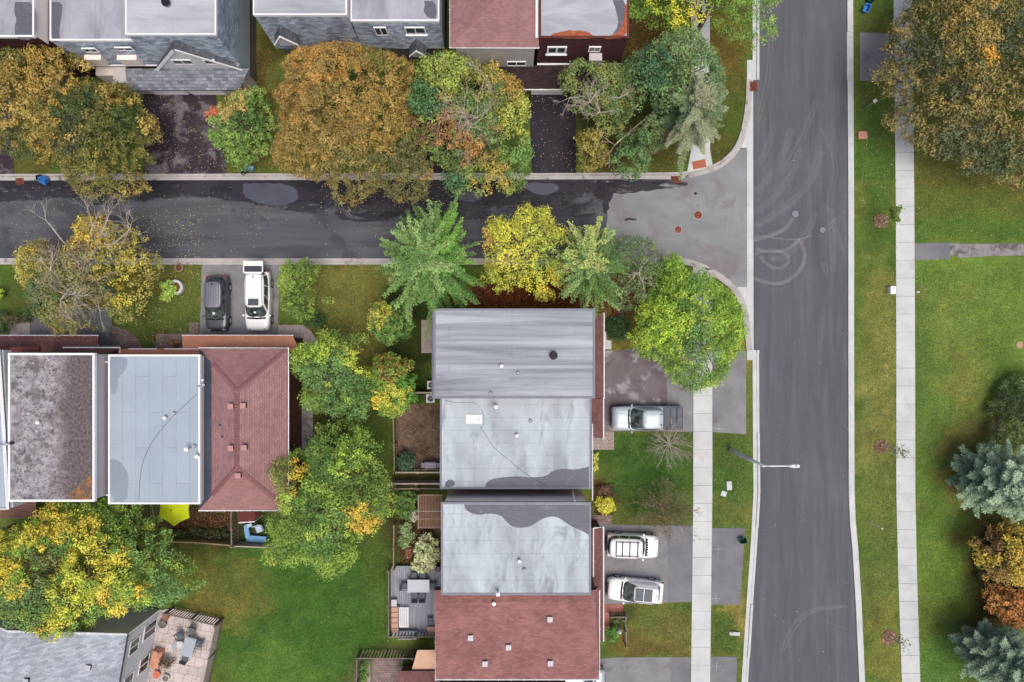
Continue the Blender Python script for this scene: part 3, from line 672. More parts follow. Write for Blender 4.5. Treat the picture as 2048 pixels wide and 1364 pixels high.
t = NT('mottled_roof'); q = t.pos(); sx_ = t.n('ShaderNodeSeparateXYZ', i0=q).outputs[0]
col = t.mix(t.ramp(t.noise(q, 2.2, 9, .75), .42, .58), lin((160, 157, 162)), lin((124, 120, 124)))
col = t.mix(t.ramp(t.noise(q, .9, 8, .7), .54, .6), col, lin((106, 101, 104)))
col = t.mix(t.ramp(t.noise(q, 6, 6, .75), .54, .6), col, lin((78, 74, 77)))
rg_ = t.ramp(t.math('ADD', sx_, t.math('MULTIPLY', t.noise(q, .5, 6, .6), 4.)), -31., -29.2)
col = t.mix(rg_, col, t.mix(t.ramp(t.noise(q, 5, 8, .75), .35, .65), lin((62, 56, 57)), lin((122, 112, 113))))
M['mem_a1'] = t.fin(col, .9)
M['mem_a2'] = membrane('blue_grey_roof', lin((158, 170, 182)), lin((150, 162, 174)), s=.3, rot=R(90), seam=(5.2, .98), seamd=.55)
M['mem_b1'] = membrane('streaked_roof', lin((176, 182, 188)), lin((108, 111, 121)), stretch=(.07, 1.3, 1), s=.9, seam=(9., 1.12), seamd=.6, lo=.32, hi=.66)
M['mem_b2'] = membrane('pale_roof', lin((182, 192, 198)), lin((158, 164, 172)), stretch=(1.5, .5, 1), s=.35, seam=(6.3, .95), seamd=.62, blot=lin((138, 142, 150)), bt=(.52, .72), bs=.6)
M['mem_b3'] = membrane('pale_roof_stained', lin((184, 194, 200)), lin((154, 160, 168)), stretch=(1.5, .6, 1), s=.4, seam=(6.3, .95), seamd=.62, blot=lin((132, 135, 144)), bt=(.5, .7), bs=.7, off=(7, 3, 0))
M['mem_c'] = membrane('light_flat_roof', lin((180, 184, 190)), lin((150, 153, 160)), stretch=(.35, 1.2, 1), s=.5, seam=(6, .95), seamd=.75, off=(3, 9, 0))
M['mem_cv'] = membrane('light_flat_roof_turned', lin((168, 169, 178)), lin((134, 134, 144)), stretch=(1.2, .4, 1), s=.5, rot=R(90), seam=(6, 1.9), seamd=.8, off=(3, 9, 0))
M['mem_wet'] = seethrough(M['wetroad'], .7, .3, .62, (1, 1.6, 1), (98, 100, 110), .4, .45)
M['mem_wetb'] = speck('damp_blue_membrane', lin((134, 146, 158)), lin((128, 140, 152)), .6, 30, .5, fine=.05)
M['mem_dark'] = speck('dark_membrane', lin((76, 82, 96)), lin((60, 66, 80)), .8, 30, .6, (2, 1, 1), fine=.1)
def patch(root, pts, h, mat='mem_wet', it=2, name='damp_patch'):
    return obj(name, MB().sheet([V(x, y, h)[:2] for x, y in smooth(list(pts) + [pts[0]], it)[:-1]], h + .005), M[mat], root)
def house(label, r, grp=None): return thing('house', label, 'house', ((r[0] + r[2]) / 2, (r[1] + r[3]) / 2, 0), grp)

# ---- house with the mottled flat roof (left row)
r = rc(17, 706, 190, 1003, 7.6); a1 = house('house with mottled black and grey flat roof in white trim', r)
flat_roof(a1, r, 7.6, 'mem_a1', 'trim', .15); wall(a1, grow(r, -.12), 0, 7.38, 'sid_grey')
x0, y0, x1, y1 = r
obj('roof_moss', MB().sheet([V(p[0], p[1], 7.6)[:2] for p in smooth([(188, 1001), (128, 1000), (140, 985), (165, 968), (188, 940), (188, 1001)], 2)], 7.606), seethrough(M['mem_dark'], 2.2, .42, .56, (1, 1, 1), (142, 104, 70), .9), a1)
m = MB().box(*V(-30, 671, 3.1)[:2], 2.9, *V(196, 712, 3.1)[:2], 3.1); obj('lower_roof', m, M['roof_brown'], a1); gutter(a1, [V(-30, 671, 3.05), V(196, 671, 3.05), V(196, 700, 3.05)])
obj('bay_wall', MB().box(*V(127, 696, 4.2)[:2], 0, *V(214, 708, 4.2)[:2], 4.1), M['brick_x'], a1)
gutter(a1, [V(127, 695, 4.2), V(240, 695, 4.2), V(240, 708, 4.2)], name='bay_gutter')
obj('bay_roof', MB().quad(V(127, 697, 4.2), V(127, 708, 5.2), V(214, 708, 5.2), V(239, 697, 4.2)), M['roof_brown'], a1)
obj('side_roof', MB().box(*V(-20, 694, 6.2)[:2], 6, *V(78, 704, 6.2)[:2], 6.2), M['trim_brown'], a1)
vent('cap', 75, 845, 7.6, 'white capped vent pipe on the mottled roof'); vent('pipe', 55, 827, 7.6, 'short white vent pipe with open mouth on the mottled roof')
dp = thing('drain_pipe', 'grey drain pipe crossing the left edge of the mottled roof', 'drain pipe', V(12, 888, 7.6)); obj('pipe', MB().path([V(24, 886, 7.75), V(0, 891, 7.75), V(-8, 893, 7.4)], [.07, .06, .06], 8), M['metal'], dp); obj('pipe_collar', MB().cyl(V(24, 886, 7.7), .12, 7.62, 7.85, 14), M['trim_dark'], dp)
# ---- neighbour at the far left
r = (-46, W(0, 1017, 6.4)[1], -41.3, W(0, 715, 6.4)[1]); a0 = thing('house', 'grey blue roofed house cut off by the left edge of the photo', 'house', (-44, -3, 0))
pts = [V(-120, 700, 7.2), V(-3, 700, 7.2), V(17, 1016, 7.2), V(-120, 1016, 7.2)]
obj('wall', MB().prism([(p[0] * .995, p[1]) for p in pts], 0, 7.0), M['sid_white'], a0); obj('roof', MB().prism([p[:2] for p in pts], 7.0, 7.2), M['mem_a2'], a0)
obj('roof_trim', MB().path([V(-4, 698, 7.25), V(7, 860, 7.25), V(15, 1017, 7.25), V(-100, 1018, 7.25)], .14, 4), M['trim'], a0)
obj('side_roof', MB().box(*V(0, 700, 6.)[:2], 5.8, *V(17, 880, 6.)[:2], 6.), M['roof_brown'], a1)
# ---- house with the blue-grey flat roof
r = rc(217, 709, 401, 1008, 6.2); a2 = house('house with smooth blue grey flat roof and thin black cable', r)
flat_roof(a2, r, 6.2, 'mem_a2', 'trim', .13); wall(a2, grow(r, -.12), 0, 5.98, 'sid_beige')
patch(a2, [(220, 714), (254, 714), (255, 730), (248, 745), (238, 752), (235, 770), (233, 788), (220, 788)], 6.2, 'mem_wetb', 1)
patch(a2, [(220, 918), (238, 920), (250, 935), (257, 950), (256, 980), (254, 1003), (220, 1003)], 6.2, 'mem_wetb', 1)
obj('porch_wall', MB().box(*V(240, 698, 3.6)[:2], 0, *V(420, 712, 3.6)[:2], 3.6), M['brick_x'], a2)
obj('porch_roof', MB().quad(V(236, 697, 3.7), V(236, 712, 4.6), V(398, 712, 4.6), V(398, 697, 3.7)), M['roof_orange'], a2)
gutter(a2, [V(258, 698, 3.75), V(312, 698, 3.75), V(312, 708, 3.75)]); gutter(a2, [V(330, 698, 3.75), V(396, 698, 3.75)])
cb = MB(); cpts = smooth([(394, 788), (370, 810), (350, 828), (332, 848), (310, 874), (292, 905), (280, 945), (278, 1000)], 2); cb.path([V(x, y, 6.225) for x, y in cpts], .01, 4)
tag(obj('roof_cable', cb, M['black'], origin=V(330, 860, 6.2)), 'black cable curving over the blue grey flat roof', 'cable')
vent('cap', 329, 836, 6.2, 'white capped vent pipe in the middle of the blue grey roof'); vent('pipe', 345, 827, 6.2, 'open white vent pipe beside the cable on the blue grey roof')
vent('elbow', 377, 897, 6.2, 'tall white capped flue near the right edge of the blue grey roof'); vent('pipe', 386, 893, 6.2, 'open vent pipe touching the tall flue on the blue grey roof'); vent('elbow', 398, 911, 5.9, 'white capped flue rising over the right trim of the blue grey roof')
obj('downpipe', MB().path([V(194, 723, 6.1), V(218, 724, 6.2)], .05, 6).path([V(213, 990, 6.1), V(218, 990, 6.2)], .07, 6), M['trim'], a2)
x, y, z = V(401, 771, 6.9); sdh = thing('satellite_dish', 'small white satellite dish on the trim of the blue grey roof', 'satellite dish', (x, y, 6.3))
dd = MB(); dd.dome((0, 0, 0), .3, .22, .07, 18, 5); dd.xf(Matrix.Translation((x, y, 6.9)) @ Matrix.Rotation(R(115), 4, 'X')); obj('dish', dd, M['white_metal'], sdh, smooth=True)
obj('dish_arm', MB().path([(x, y, 6.3), (x, y, 6.85), (x + .2, y + .38, 7.0)], .03, 6), M['metal'], sdh); obj('receiver', MB().box(x + .14, y + .32, 6.95, x + .28, y + .46, 7.08), M['white_metal'], sdh, bevel=.02)
# ---- plum hip roof house
e0, e1 = V(398, 1020, 5.1), V(575, 697, 5.1); r = (e0[0], e0[1], e1[0], e1[1]); a3 = house('house with plum coloured hip roof at the right of its row', r)
xr = V(473, 0, 6.9)[0]; ya, yb = V(0, 935, 6.9)[1], V(0, 782, 6.9)[1]; xl = V(421, 0, 5.9)[0]
m = MB(); z0, z1 = 5.1, 6.9
E = [(e0[0], e0[1], z0), (e1[0], e0[1], z0), (e1[0], e1[1], z0), (e0[0], e1[1], z0)]; Ra, Rb = (xr, ya, z1), (xr, yb, z1)
tl = (xl - E[0][0]) / (xr - E[0][0]); zl = z0 + (z1 - z0) * tl; La = (xl, E[0][1] + (ya - E[0][1]) * tl, zl); Lb = (xl, E[3][1] + (yb - E[3][1]) * tl, zl)
m.quad(E[0], E[1], Ra, La); m.quad(E[2], E[3], Lb, Rb); m.quad(*[(p[0], p[1], p[2] - .002) for p in E[::-1]]); obj('roof', m, M['roof_red'], a3)
obj('roof_slope', MB().quad(E[1], E[2], Rb, Ra).quad(Lb, La, Ra, Rb), M['roof_redv'], a3)
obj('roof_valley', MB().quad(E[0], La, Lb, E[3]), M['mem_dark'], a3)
for nm, (p, q) in {'ridge_caps': (Ra, Rb), 'hip_caps': (Ra, E[1]), 'hip_caps.001': (Rb, E[2]), 'hip_caps.002': (Ra, La), 'hip_caps.003': (Rb, Lb)}.items():
    P_, Q_ = Vector(p), Vector(q); L_ = (Q_ - P_).length; m = MB(); n_ = int(L_ / .19); d = (Q_ - P_).normalized(); s_ = Vector((-d.y, d.x, 0)).normalized() * .17
    for k in range(n_):
        a = P_ + d * (k * .19); b = a + d * .13; m.quad(a - s_ + Vector((0, 0, .0)), b - s_ + Vector((0, 0, .03)), b + Vector((0, 0, .075)), a + Vector((0, 0, .045))); m.quad(a + Vector((0, 0, .045)), b + Vector((0, 0, .075)), b + s_ + Vector((0, 0, .03)), a + s_)
    obj(nm.split('.')[0], m, M['roof_cap'] if 'roof_cap' in M else M.setdefault('roof_cap', plain('ridge_cap_shingle', lin((128, 90, 92)), .9, var=.3, scale=12)), a3)
wall(a3, (E[0][0] + .3, E[0][1] + .45, E[1][0] - .5, E[2][1] - .4), 0, 5.08, 'brick_brown')
gutter(a3, [V(398, 696, 5.0), V(577, 696, 5.0), V(577, 1021, 5.0), V(398, 1021, 5.0)])
m = MB().quad(V(365, 671, 3.0), V(585, 671, 3.0), V(600, 700, 3.7), V(365, 700, 3.7)).quad(V(365, 671, 2.9), V(365, 700, 2.9), V(600, 700, 2.9), V(585, 671, 2.9)); obj('lower_roof', m, M['roof_orange'], a3); gutter(a3, [V(365, 671, 2.95), V(586, 671, 2.95)])
obj('garage_wall', MB().box(*V(372, 676, 2.9)[:2], 0, *V(583, 702, 2.9)[:2], 2.88), M['brick_x'], a3)
for i, (px, py) in enumerate([(460, 813), (485, 812), (460, 897), (487, 896), (475, 952)]):
    vent('box', px, py, 6.78 if px < 470 or px > 480 else 6.72, 'small square plum vent on the plum hip roof, ' + ['upper left of the ridge', 'upper right of the ridge', 'lower left of the ridge', 'lower right of the ridge', 'below the ridge end'][i], 'vents on the plum roof')
vent('stub', 437, 851, 6.15, 'dark stub pipe on the left slope of the plum roof, the upper one'); vent('stub', 442, 874, 6.2, 'dark stub pipe on the left slope of the plum roof, the lower one')
# ---- centre row, streaked roof
r = rc(867, 617, 1190, 797, 7.2); b1 = house('house with horizontally streaked grey roof and black round ventilator', r)
flat_roof(b1, r, 7.2, 'mem_b1', 'trim_grey', .16, .04); wall(b1, grow(r, -.15), 0, 6.98, 'brick_x')
obj('lower_roof', MB().quad(V(1176, 628, 3.5), V(1176, 706, 3.5), V(1207, 706, 3.0), V(1207, 628, 3.0)).quad(V(1176, 706, 3.5), V(1176, 796, 3.5), V(1207, 796, 3.0), V(1207, 706, 3.0)), M['roof_brown'], b1)
obj('porch_wall', MB().box(*V(1170, 640, 2.9)[:2], 0, *V(1203, 796, 2.9)[:2], 2.9), M['brick_brown'], b1); gutter(b1, [V(1208, 626, 2.98), V(1208, 796, 2.98)])
gutter(b1, [V(865, 620, 6.9), V(865, 797, 6.9)], 'trim_grey')
vent('turb', 1107, 711, 7.2, 'round black ventilator on the streaked grey roof'); vent('cap', 1003, 732, 7.2, 'white capped vent on the streaked roof, left of the two small ones'); vent('pipe', 1036, 746, 7.2, 'open ringed vent pipe on the streaked roof'); vent('pipe', 981, 787, 7.2, 'white vent pipe near the lower edge of the streaked roof')
obj('porch_steps', MB().box(*V(1200, 680, 0)[:2], 0, *V(1222, 698, 0)[:2], .16).box(*V(1200, 662, 0)[:2], 0, *V(1212, 680, 0)[:2], .2), M['conc'], b1)
# ---- centre row, cabled roof
r = rc(880, 797, 1183, 978, 5.2); b2 = house('house with pale flat roof carrying a white metal plate and a diagonal cable', r); b2r = r
r = (r[0], r[1], r[2], rc(0, 617, 0, 797, 7.2)[1] - .01)
flat_roof(b2, r, 5.2, 'mem_b2', 'trim_grey', .14, .04); wall(b2, grow(r, -.14), 0, 4.98, 'brick_x')
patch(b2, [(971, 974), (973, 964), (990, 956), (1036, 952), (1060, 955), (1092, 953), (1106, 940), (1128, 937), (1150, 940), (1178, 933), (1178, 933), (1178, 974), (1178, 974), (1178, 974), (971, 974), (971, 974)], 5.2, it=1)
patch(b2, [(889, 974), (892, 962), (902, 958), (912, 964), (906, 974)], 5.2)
obj('lower_roof', MB().quad(V(1170, 797, 3.5), V(1170, 876, 3.5), V(1206, 876, 3.0), V(1206, 797, 3.0)), M['roof_brown'], b2); gutter(b2, [V(1207, 797, 2.98), V(1207, 878, 2.98)])
obj('porch_wall', MB().box(*V(1165, 797, 2.9)[:2], 0, *V(1203, 860, 2.9)[:2], 2.9), M['brick_brown'], b2)
gutter(b2, [V(1185, 848, 4.9), V(1185, 1000, 4.9)], 'trim', .04)
x, y, z = V(948, 838, 5.3); pl = thing('roof_hatch', 'white rectangular metal plate on the pale cabled roof', 'roof plate', (x, y, 5.2))
obj('plate', MB().box(x - .6, y - .33, 5.2, x + .02, y + .33, 5.28), M['white_metal'], pl, bevel=.015); obj('plate_cover', MB().box(x + .02, y - .33, 5.2, x + .6, y + .33, 5.295), plain('plate_white', (.88, .88, .88), .4, var=.03), pl, bevel=.015); obj('outlet', MB().path([(x + .25, y + .02, 5.3), (x + .4, y - .06, 5.4), (x + .5, y - .2, 5.32)], .03, 6), M['metal'], pl)
for nm, pts, lb in (('a', [(890, 801), (915, 806), (948, 803), (962, 815), (969, 838), (965, 857), (958, 852), (966, 861), (985, 893), (1010, 914), (1036, 936), (1062, 954), (1100, 976)], 'thin dark cable running diagonally over the pale roof with the white plate'),):
    tag(obj('roof_cable', MB().path([V(x, y, 5.225) for x, y in smooth(pts, 2)], .008, 4), M['black'], origin=V(985, 880, 5.2)), lb, 'cable')
vent('elbow', 992, 812, 5.2, 'white capped flue at the top edge of the pale cabled roof', rot=-1.3); vent('cap', 1034, 871, 5.2, 'small white capped vent in the middle of the pale cabled roof'); vent('pipe', 1061, 842, 5.2, 'open ringed vent pipe on the pale cabled roof')
# ---- centre row, stained roof, with the siding wall that faces the gap
r = rc(882, 1004, 1182, 1190, 7.2); b3 = house('house with pale flat roof darkly stained along its top edge', r)
flat_roof(b3, r, 7.2, 'mem_b3', 'trim_grey', .15, .04); wall(b3, (r[0] + .2, r[1] + .1, r[2] - .3, r[3] - .1), 0, 6.98, 'sid_beige')
patch(b3, [(928, 1009), (932, 1020), (946, 1028), (962, 1030), (975, 1026), (1001, 1030), (1010, 1040), (1022, 1052), (1036, 1056), (1060, 1054), (1080, 1040), (1095, 1034), (1108, 1033), (1117, 1035), (1135, 1048), (1150, 1056), (1165, 1062), (1178, 1070), (1178, 1070), (1178, 1009), (1178, 1009), (1178, 1009), (928, 1009), (928, 1009)], 7.2, it=1)
obj('downpipe', MB().path([V(1150, 1002, 7.1), V(1148, 996, 6.6), V(1146, 985, 5.2), V(1144, 980, 3.5), (V(1144, 980, 3.5)[0], V(1144, 980, 3.5)[1], .2)], .05, 6), M['trim'], b3)
obj('lower_roof', MB().quad(V(1180, 1056, 3.4), V(1180, 1190, 3.4), V(1206, 1190, 3.0), V(1206, 1056, 3.0)), M['roof_brown'], b3); gutter(b3, [V(1188, 1056, 3.3), V(1207, 1054, 2.98), V(1207, 1190, 2.98)])
obj('porch_wall', MB().box(*V(1165, 1060, 2.9)[:2], 0, *V(1203, 1190, 2.9)[:2], 2.9), M['brick_brown'], b3)
gutter(b3, [V(1187, 1056, 5), V(1187, 1152, 5)], 'trim', .04)
vent('cap', 1039, 1123, 7.2, 'small white capped vent on the stained roof'); vent('pipe', 1049, 1141, 7.2, 'open vent pipe below the capped one on the stained roof'); vent('elbow', 996, 1184, 7.2, 'flue at the bottom edge of the stained roof', rot=-1)
# ---- centre row, red roof
p = lambda x, y, z: V(x, y, z); r = rc(872, 1190, 1198, 1358, 5.4); b4 = house('house with brick red shingle roof and white square vents', r)
yt = rc(0, 1004, 0, 1190, 7.2)[1] - .02; xl_, xr_ = r[0], r[2]; yb_ = r[1]; yr = yt - .75
m = MB().quad((xl_, yb_, 5.4), (xr_, yb_, 5.4), (xr_ - .4, yr, 6.5), (xl_, yr, 6.5)).quad((xl_, yr, 6.5), (xr_ - .4, yr, 6.5), (xr_ - .4, yt, 6.2), (xl_, yt, 6.2)).quad((xl_, yb_, 5.39), (xl_, yt, 5.39), (xr_, yt, 5.39), (xr_, yb_, 5.39))
m.quad((xr_, yb_, 5.4), (xr_, yt + 0, 5.4), (xr_ - .4, yt, 6.2), (xr_ - .4, yr, 6.5)).quad((xl_, yb_, 5.39), (xl_, yb_, 5.4), (xl_, yr, 6.5), (xl_, yt, 6.2), (xl_, yt, 5.39))
M['roof_rose'] = shingles('brick_red_shingles', lin((148, 106, 102)), lin((130, 92, 90)), 'xy', .34, .15, .006, big=.22); obj('roof', m, M['roof_rose'], b4)
wall(b4, (r[0] + .3, r[1] + .3, r[2] - .3, yt), 0, 5.38, 'brick_x'); gutter(b4, [V(1186, 1180, 5.35), V(1199, 1181, 5.35), V(1199, 1359, 5.35), V(871, 1359, 5.35), V(871, 1186, 5.35)])
obj('lower_roof', MB().quad(V(1190, 1190, 3.3), V(1190, 1280, 3.3), V(1206, 1280, 3.0), V(1206, 1190, 3.0)), M['roof_brown'], b4); gutter(b4, [V(1207, 1190, 2.98), V(1207, 1282, 2.98)])
for i, (px, py) in enumerate([(941, 1277), (1017, 1296), (970, 1329), (1100, 1240), (1101, 1328)]):
    zz = 5.4 + 1.1 * (W(0, py, 6)[1] - yb_) / (yr - yb_)
    vent('box', px, py, zz, 'white square vent on the brick red roof, ' + ['the leftmost', 'nearest the middle', 'left of middle by the eave', 'upper right', 'lower right by the eave'][i], 'vents on the red roof')
vent('elbow', 988, 1203, 6.1, 'white capped flue at the top edge of the brick red roof', rot=-1.5); vent('stub', 1015, 1241, 6.05, 'reddish stub pipe on the brick red roof'); vent('stub', 1040, 1237, 6.1, 'dark stub pipe beside the reddish one on the brick red roof')
# ---- house below the photo's lower edge, only its rim in view
r = rc(880, 1363, 1140, 1560, 4.6); b5 = house('house at the very bottom edge with only a dark roof rim showing', r)
obj('roof', MB().quad((r[0], r[1], 4.6), (r[2], r[1], 4.6), (r[2], r[3], 5.0), (r[0], r[3], 5.0)), M['roof_brown'], b5); wall(b5, grow(r, -.3), 0, 4.5, 'brick_x')
sh = thing('shed', 'low shed with dark red roof at the bottom edge beside the small paved yard', 'shed', V(840, 1370, 0))
obj('roof', MB().quad(V(795, 1342, 2.6), V(792, 1420, 2.4), V(880, 1420, 2.4), V(880, 1342, 2.6)), M['roof_brown'], sh); obj('wall', MB().box(*V(802, 1344, 2.4)[:2], 0, *V(878, 1415, 2.4)[:2], 2.35), M['brick_x'], sh)
aw = thing('awning', 'tan fabric awning at the lower left corner of the brick red roof', 'awning', V(850, 1320, 0))
obj('canopy', MB().quad(V(835, 1300, 3.2), V(823, 1341, 2.3), V(875, 1341, 2.3), V(875, 1300, 3.2)).quad(V(823, 1341, 2.3), V(823, 1344, 2.1), V(875, 1344, 2.1), V(875, 1341, 2.3)), plain('tan_fabric', lin((196, 160, 138)), .9), aw)
obj('awning_frame', MB().path([V(823, 1341, 2.28), V(875, 1341, 2.28)], .03, 6).path([V(824, 1340, 2.2), (V(824, 1340, 2.2)[0], V(824, 1340, 2.2)[1], 0)], .03, 6), M['metal'], aw)

# ================================================================ top row
# ---- gabled grey house
X0, X1, YS, YN = -27.4, -20.95, 21.7, 34.; c2 = thing('house', 'grey house with pale flat roof over a white sided front gable', 'house', (-24, 27, 0))
flat_roof(c2, (X0, YS, X1, YN), 7.6, 'mem_c', 'trim', .11)
m = MB(); frus(m, (X0 - .02, YS - .35, X1 + .02, YN), 3.2, (X0 + .04, YS + .04, X1 - .04, YN - .05), 7.38); obj('mansard_roof', m, M['roof_greyxz'], c2)
obj('side_roof', MB().quad((X1 + .03, YS - .45, 3.6), (X1 + .03, YN, 3.6), (X1 + .0, YN, 7.4), (X1 + .0, YS, 7.4)), M['roof_greyyz'], c2)
obj('side_wall', MB().box(X1 - .6, YS - .6, 1.5, X1 + .02, YN, 3.6), M['sid_blue'], c2); obj('wall', MB().box(X0 + .1, YS - .5, 0, X1 - .01, YN, 3.2), M['stone_side'], c2)
AX, GY, GB, GT = -24.3, 21.05, 3.25, 6.95      # gable front
obj('gable_wall', MB().quad((X0 + .2, GY, GB), (X1 - .15, GY, GB), (AX, GY, GT - .15)).quad((X0 + .2, GY + .8, GB), (AX, GY + .8, GT - .15), (X1 - .15, GY + .8, GB)), M['sid_white'], c2)
for s_, xe in ((-1, X0 - .05), (1, X1 + .1)):
    d = Vector((xe - AX, 0, GB - GT)); nrm = Vector((-d.z, 0, d.x)).normalized(); nrm = nrm if nrm.z > 0 else -nrm
    a, b = Vector((AX, GY - .1, GT)), Vector((xe, GY - .1, GB)); back = Vector((0, .72, 0)); m = MB()
    m.quad(a, b, b + back * .45, a + back); m.quad(a - nrm * .08, a + back - nrm * .08, b + back * .45 - nrm * .08, b - nrm * .08); obj('gable_roof', m, M['roof_dark2'] if 'roof_dark2' in M else M.setdefault('roof_dark2', shingles('charcoal_shingles', lin((104, 106, 114)), lin((80, 82, 90)), 'yz', .3, .15, .01)), c2)
    f = MB(); u = nrm * .1; fr = Vector((0, -.06, 0)); f.quad(a + u, a + u + fr, b + u + fr, b + u).quad(a + u + fr, a - nrm * .12 + fr, b - nrm * .12 + fr, b + u + fr); obj('rake_trim', f, M['trim'], c2)
south_window(c2, GY, 345, 386, 119, 128, bars=1); south_window(c2, GY, 409, 433, 119, 128, bars=0)
s = (CH - 6.2) / F; window(c2, [((352 - 1024) * s, GY, 5.95), ((370 - 1024) * s, GY, 5.95), ((366 - 1024) * s, GY, 6.35), ((354 - 1024) * s, GY, 6.35)], bars=0)
m = MB().quad(V(255, 181, 2.6), V(478, 180, 2.6), V(498, 137, 3.3), V(250, 137, 3.3)).quad(V(255, 181, 2.5), V(250, 137, 2.5), V(498, 137, 2.5), V(478, 180, 2.5)); obj('porch_roof', m, M['roof_grey'], c2); gutter(c2, [V(255, 181, 2.55), V(500, 180, 2.55)], 'trim_dark')
obj('garage_wall', MB().box(W(262, 0, 0)[0], 20.25, 0, X1 - .02, 21.3, 2.5), M['sid_grey'], c2)
for k in range(2):
    gx0 = -29.2 + k * 3.1; gd = obj('garage_door', MB().box(gx0, 20.18, .02, gx0 + 2.7, 20.26, 2.1), M['trim'], c2)
vent('turb', 331, 4, 7.6, 'round black vent on the flat roof above the white gable')
# ---- long grey house left of it
X0b, X1b, YSb = -33.7, -27.45, 21.9; c1 = thing('house', 'grey mansard house with two pale framed windows left of the white gable', 'house', (-30.6, 27, 0))
flat_roof(c1, (X0b, YSb, X1b, YN), 6.2, 'mem_cv', 'trim', .12); m = MB(); frus(m, (X0b, YSb - .45, X1b, YN), 3.0, (X0b + .04, YSb + .03, X1b - .04, YN - .1), 6.0); obj('mansard_roof', m, M['roof_greyxz'], c1)
obj('wall', MB().box(X0b + .1, YSb - .1, 0, X1b, YN, 3.0), M['brick_x'], c1); gutter(c1, [(X0b, YSb - .5, 3.0), (X1b, YSb - .5, 3.0)], 'trim')
for q in ((168, 195, 96, 104), (233, 266, 94, 101)):
    south_window(c1, YSb - .3, *q, bars=1)
    s = (CH - 4.) / F; xa, xb = (q[0] - 1018) * s, (q[1] - 1012) * s; obj('dormer_panel', MB().box(xa, YSb - .62, 3.35, xb, YSb - .25, 4.35), M['sid_beige'], c1)
patch(c1, [(102, 4), (125, 4), (124, 30), (118, 60), (120, 84), (102, 84)], 6.2, 'mem_wet', 1)
obj('porch', MB().box(*V(190, 150, 2.5)[:2], 0, *V(250, 132, 2.5)[:2], 2.4), M['sid_beige'], c1)
c0 = thing('house', 'lilac grey flat roofed house in the top left corner of the photo', 'house', (-38, 27, 0))
flat_roof(c0, (-44, 21.55, -33.85, YN), 7.6, 'mem_cv', 'trim', .12); obj('wall', MB().box(-43.9, 21.65, 0, -33.9, YN, 7.4), M['brick_dark'], c0); obj('side_wall', MB().box(-33.9, 21.7, 6.1, -33.87, YN - .2, 7.38), M['sid_beige'], c0)
patch(c0, [(30, 4), (74, 4), (74, 80), (32, 80), (28, 55), (34, 40), (28, 25)], 7.6, 'mem_wet', 2)
# ---- pair of flat roofed grey houses behind the orange tree
X0c, X1c, YSc = -18.35, -11.7, 23.1; c3 = thing('house', 'grey mansard house with small gabled dormer behind the orange tree', 'house', (-15, 28, 0))
flat_roof(c3, (X0c, YSc, X1c, YN), 7.6, 'mem_c', 'trim', .1); m = MB(); frus(m, (X0c, YSc - .35, X1c, YN), 2.9, (X0c + .04, YSc + .03, X1c - .04, YN - .1), 7.4); obj('mansard_roof', m, M['roof_greyxz'], c3); obj('wall', MB().box(X0c + .1, YSc, 0, X1c, YN, 2.9), M['stone_side'], c3)
obj('side_wall', MB().box(X1c - .03, YSc + .05, 6.5, X1c + .01, YN - .2, 7.38), M['sid_grey'], c3)
def porch_gable(root, xa, xb, ya, yb_, zb, zt, Y):
    s = (CH - zb) / F; a, b = (xa - 1024) * s, (xb - 1024) * s; c = (a + b) / 2
    for xe in (a, b):
        f = MB(); f.quad((c, Y - .9, zt), (xe, Y - .9, zb), (xe, Y + .1, zb), (c, Y + .5, zt)).quad((c, Y - .9, zt - .08), (c, Y + .5, zt - .08), (xe, Y + .1, zb - .08), (xe, Y - .9, zb - .08)); obj('dormer_roof', f, M['roof_dark2'], root)
        t_ = MB().path([(c, Y - .93, zt), (xe, Y - .93, zb)], .07, 4); obj('rake_trim', t_, M['trim'], root)
    obj('dormer_wall', MB().quad((a + .15, Y - .6, zb - .9), (b - .15, Y - .6, zb - .9), (b - .15, Y - .6, zb), (c, Y - .6, zt - .15), (a + .15, Y - .6, zb)), M['sid_white'], root)
porch_gable(c3, 549, 596, 0, 0, 4.9, 6.3, YSc)
c3b = thing('house', 'grey mansard house with two white framed windows right of the orange tree top', 'house', (-8.5, 28, 0)); X0d, X1d = -11.65, -5.25
flat_roof(c3b, (X0d, YSc, X1d, YN), 6.7, 'mem_cv', 'trim', .1); m = MB(); frus(m, (X0d, YSc - .35, X1d, YN), 2.9, (X0d + .04, YSc + .03, X1d - .04, YN - .1), 6.5); obj('mansard_roof', m, M['roof_greyxz'], c3b); obj('wall', MB().box(X0d, YSc, 0, X1d - .1, YN, 2.9), M['stone_side'], c3b)
south_window(c3b, YSc - .15, 750, 775, 54, 70, bars=1); south_window(c3b, YSc - .15, 811, 851, 54, 68, bars=1, sill=True); porch_gable(c3b, 819, 853, 0, 0, 3.3, 4.3, YSc - .2)
patch(c3b, [(848, 2), (872, 2), (874, 38), (856, 36), (846, 22), (850, 10)], 6.7, 'mem_wet', 1)
obj('side_wall', MB().box(X1d - .02, YSc - .1, 2.9, X1d + .02, YN, 5.6), M['sid_blue'], c3b)
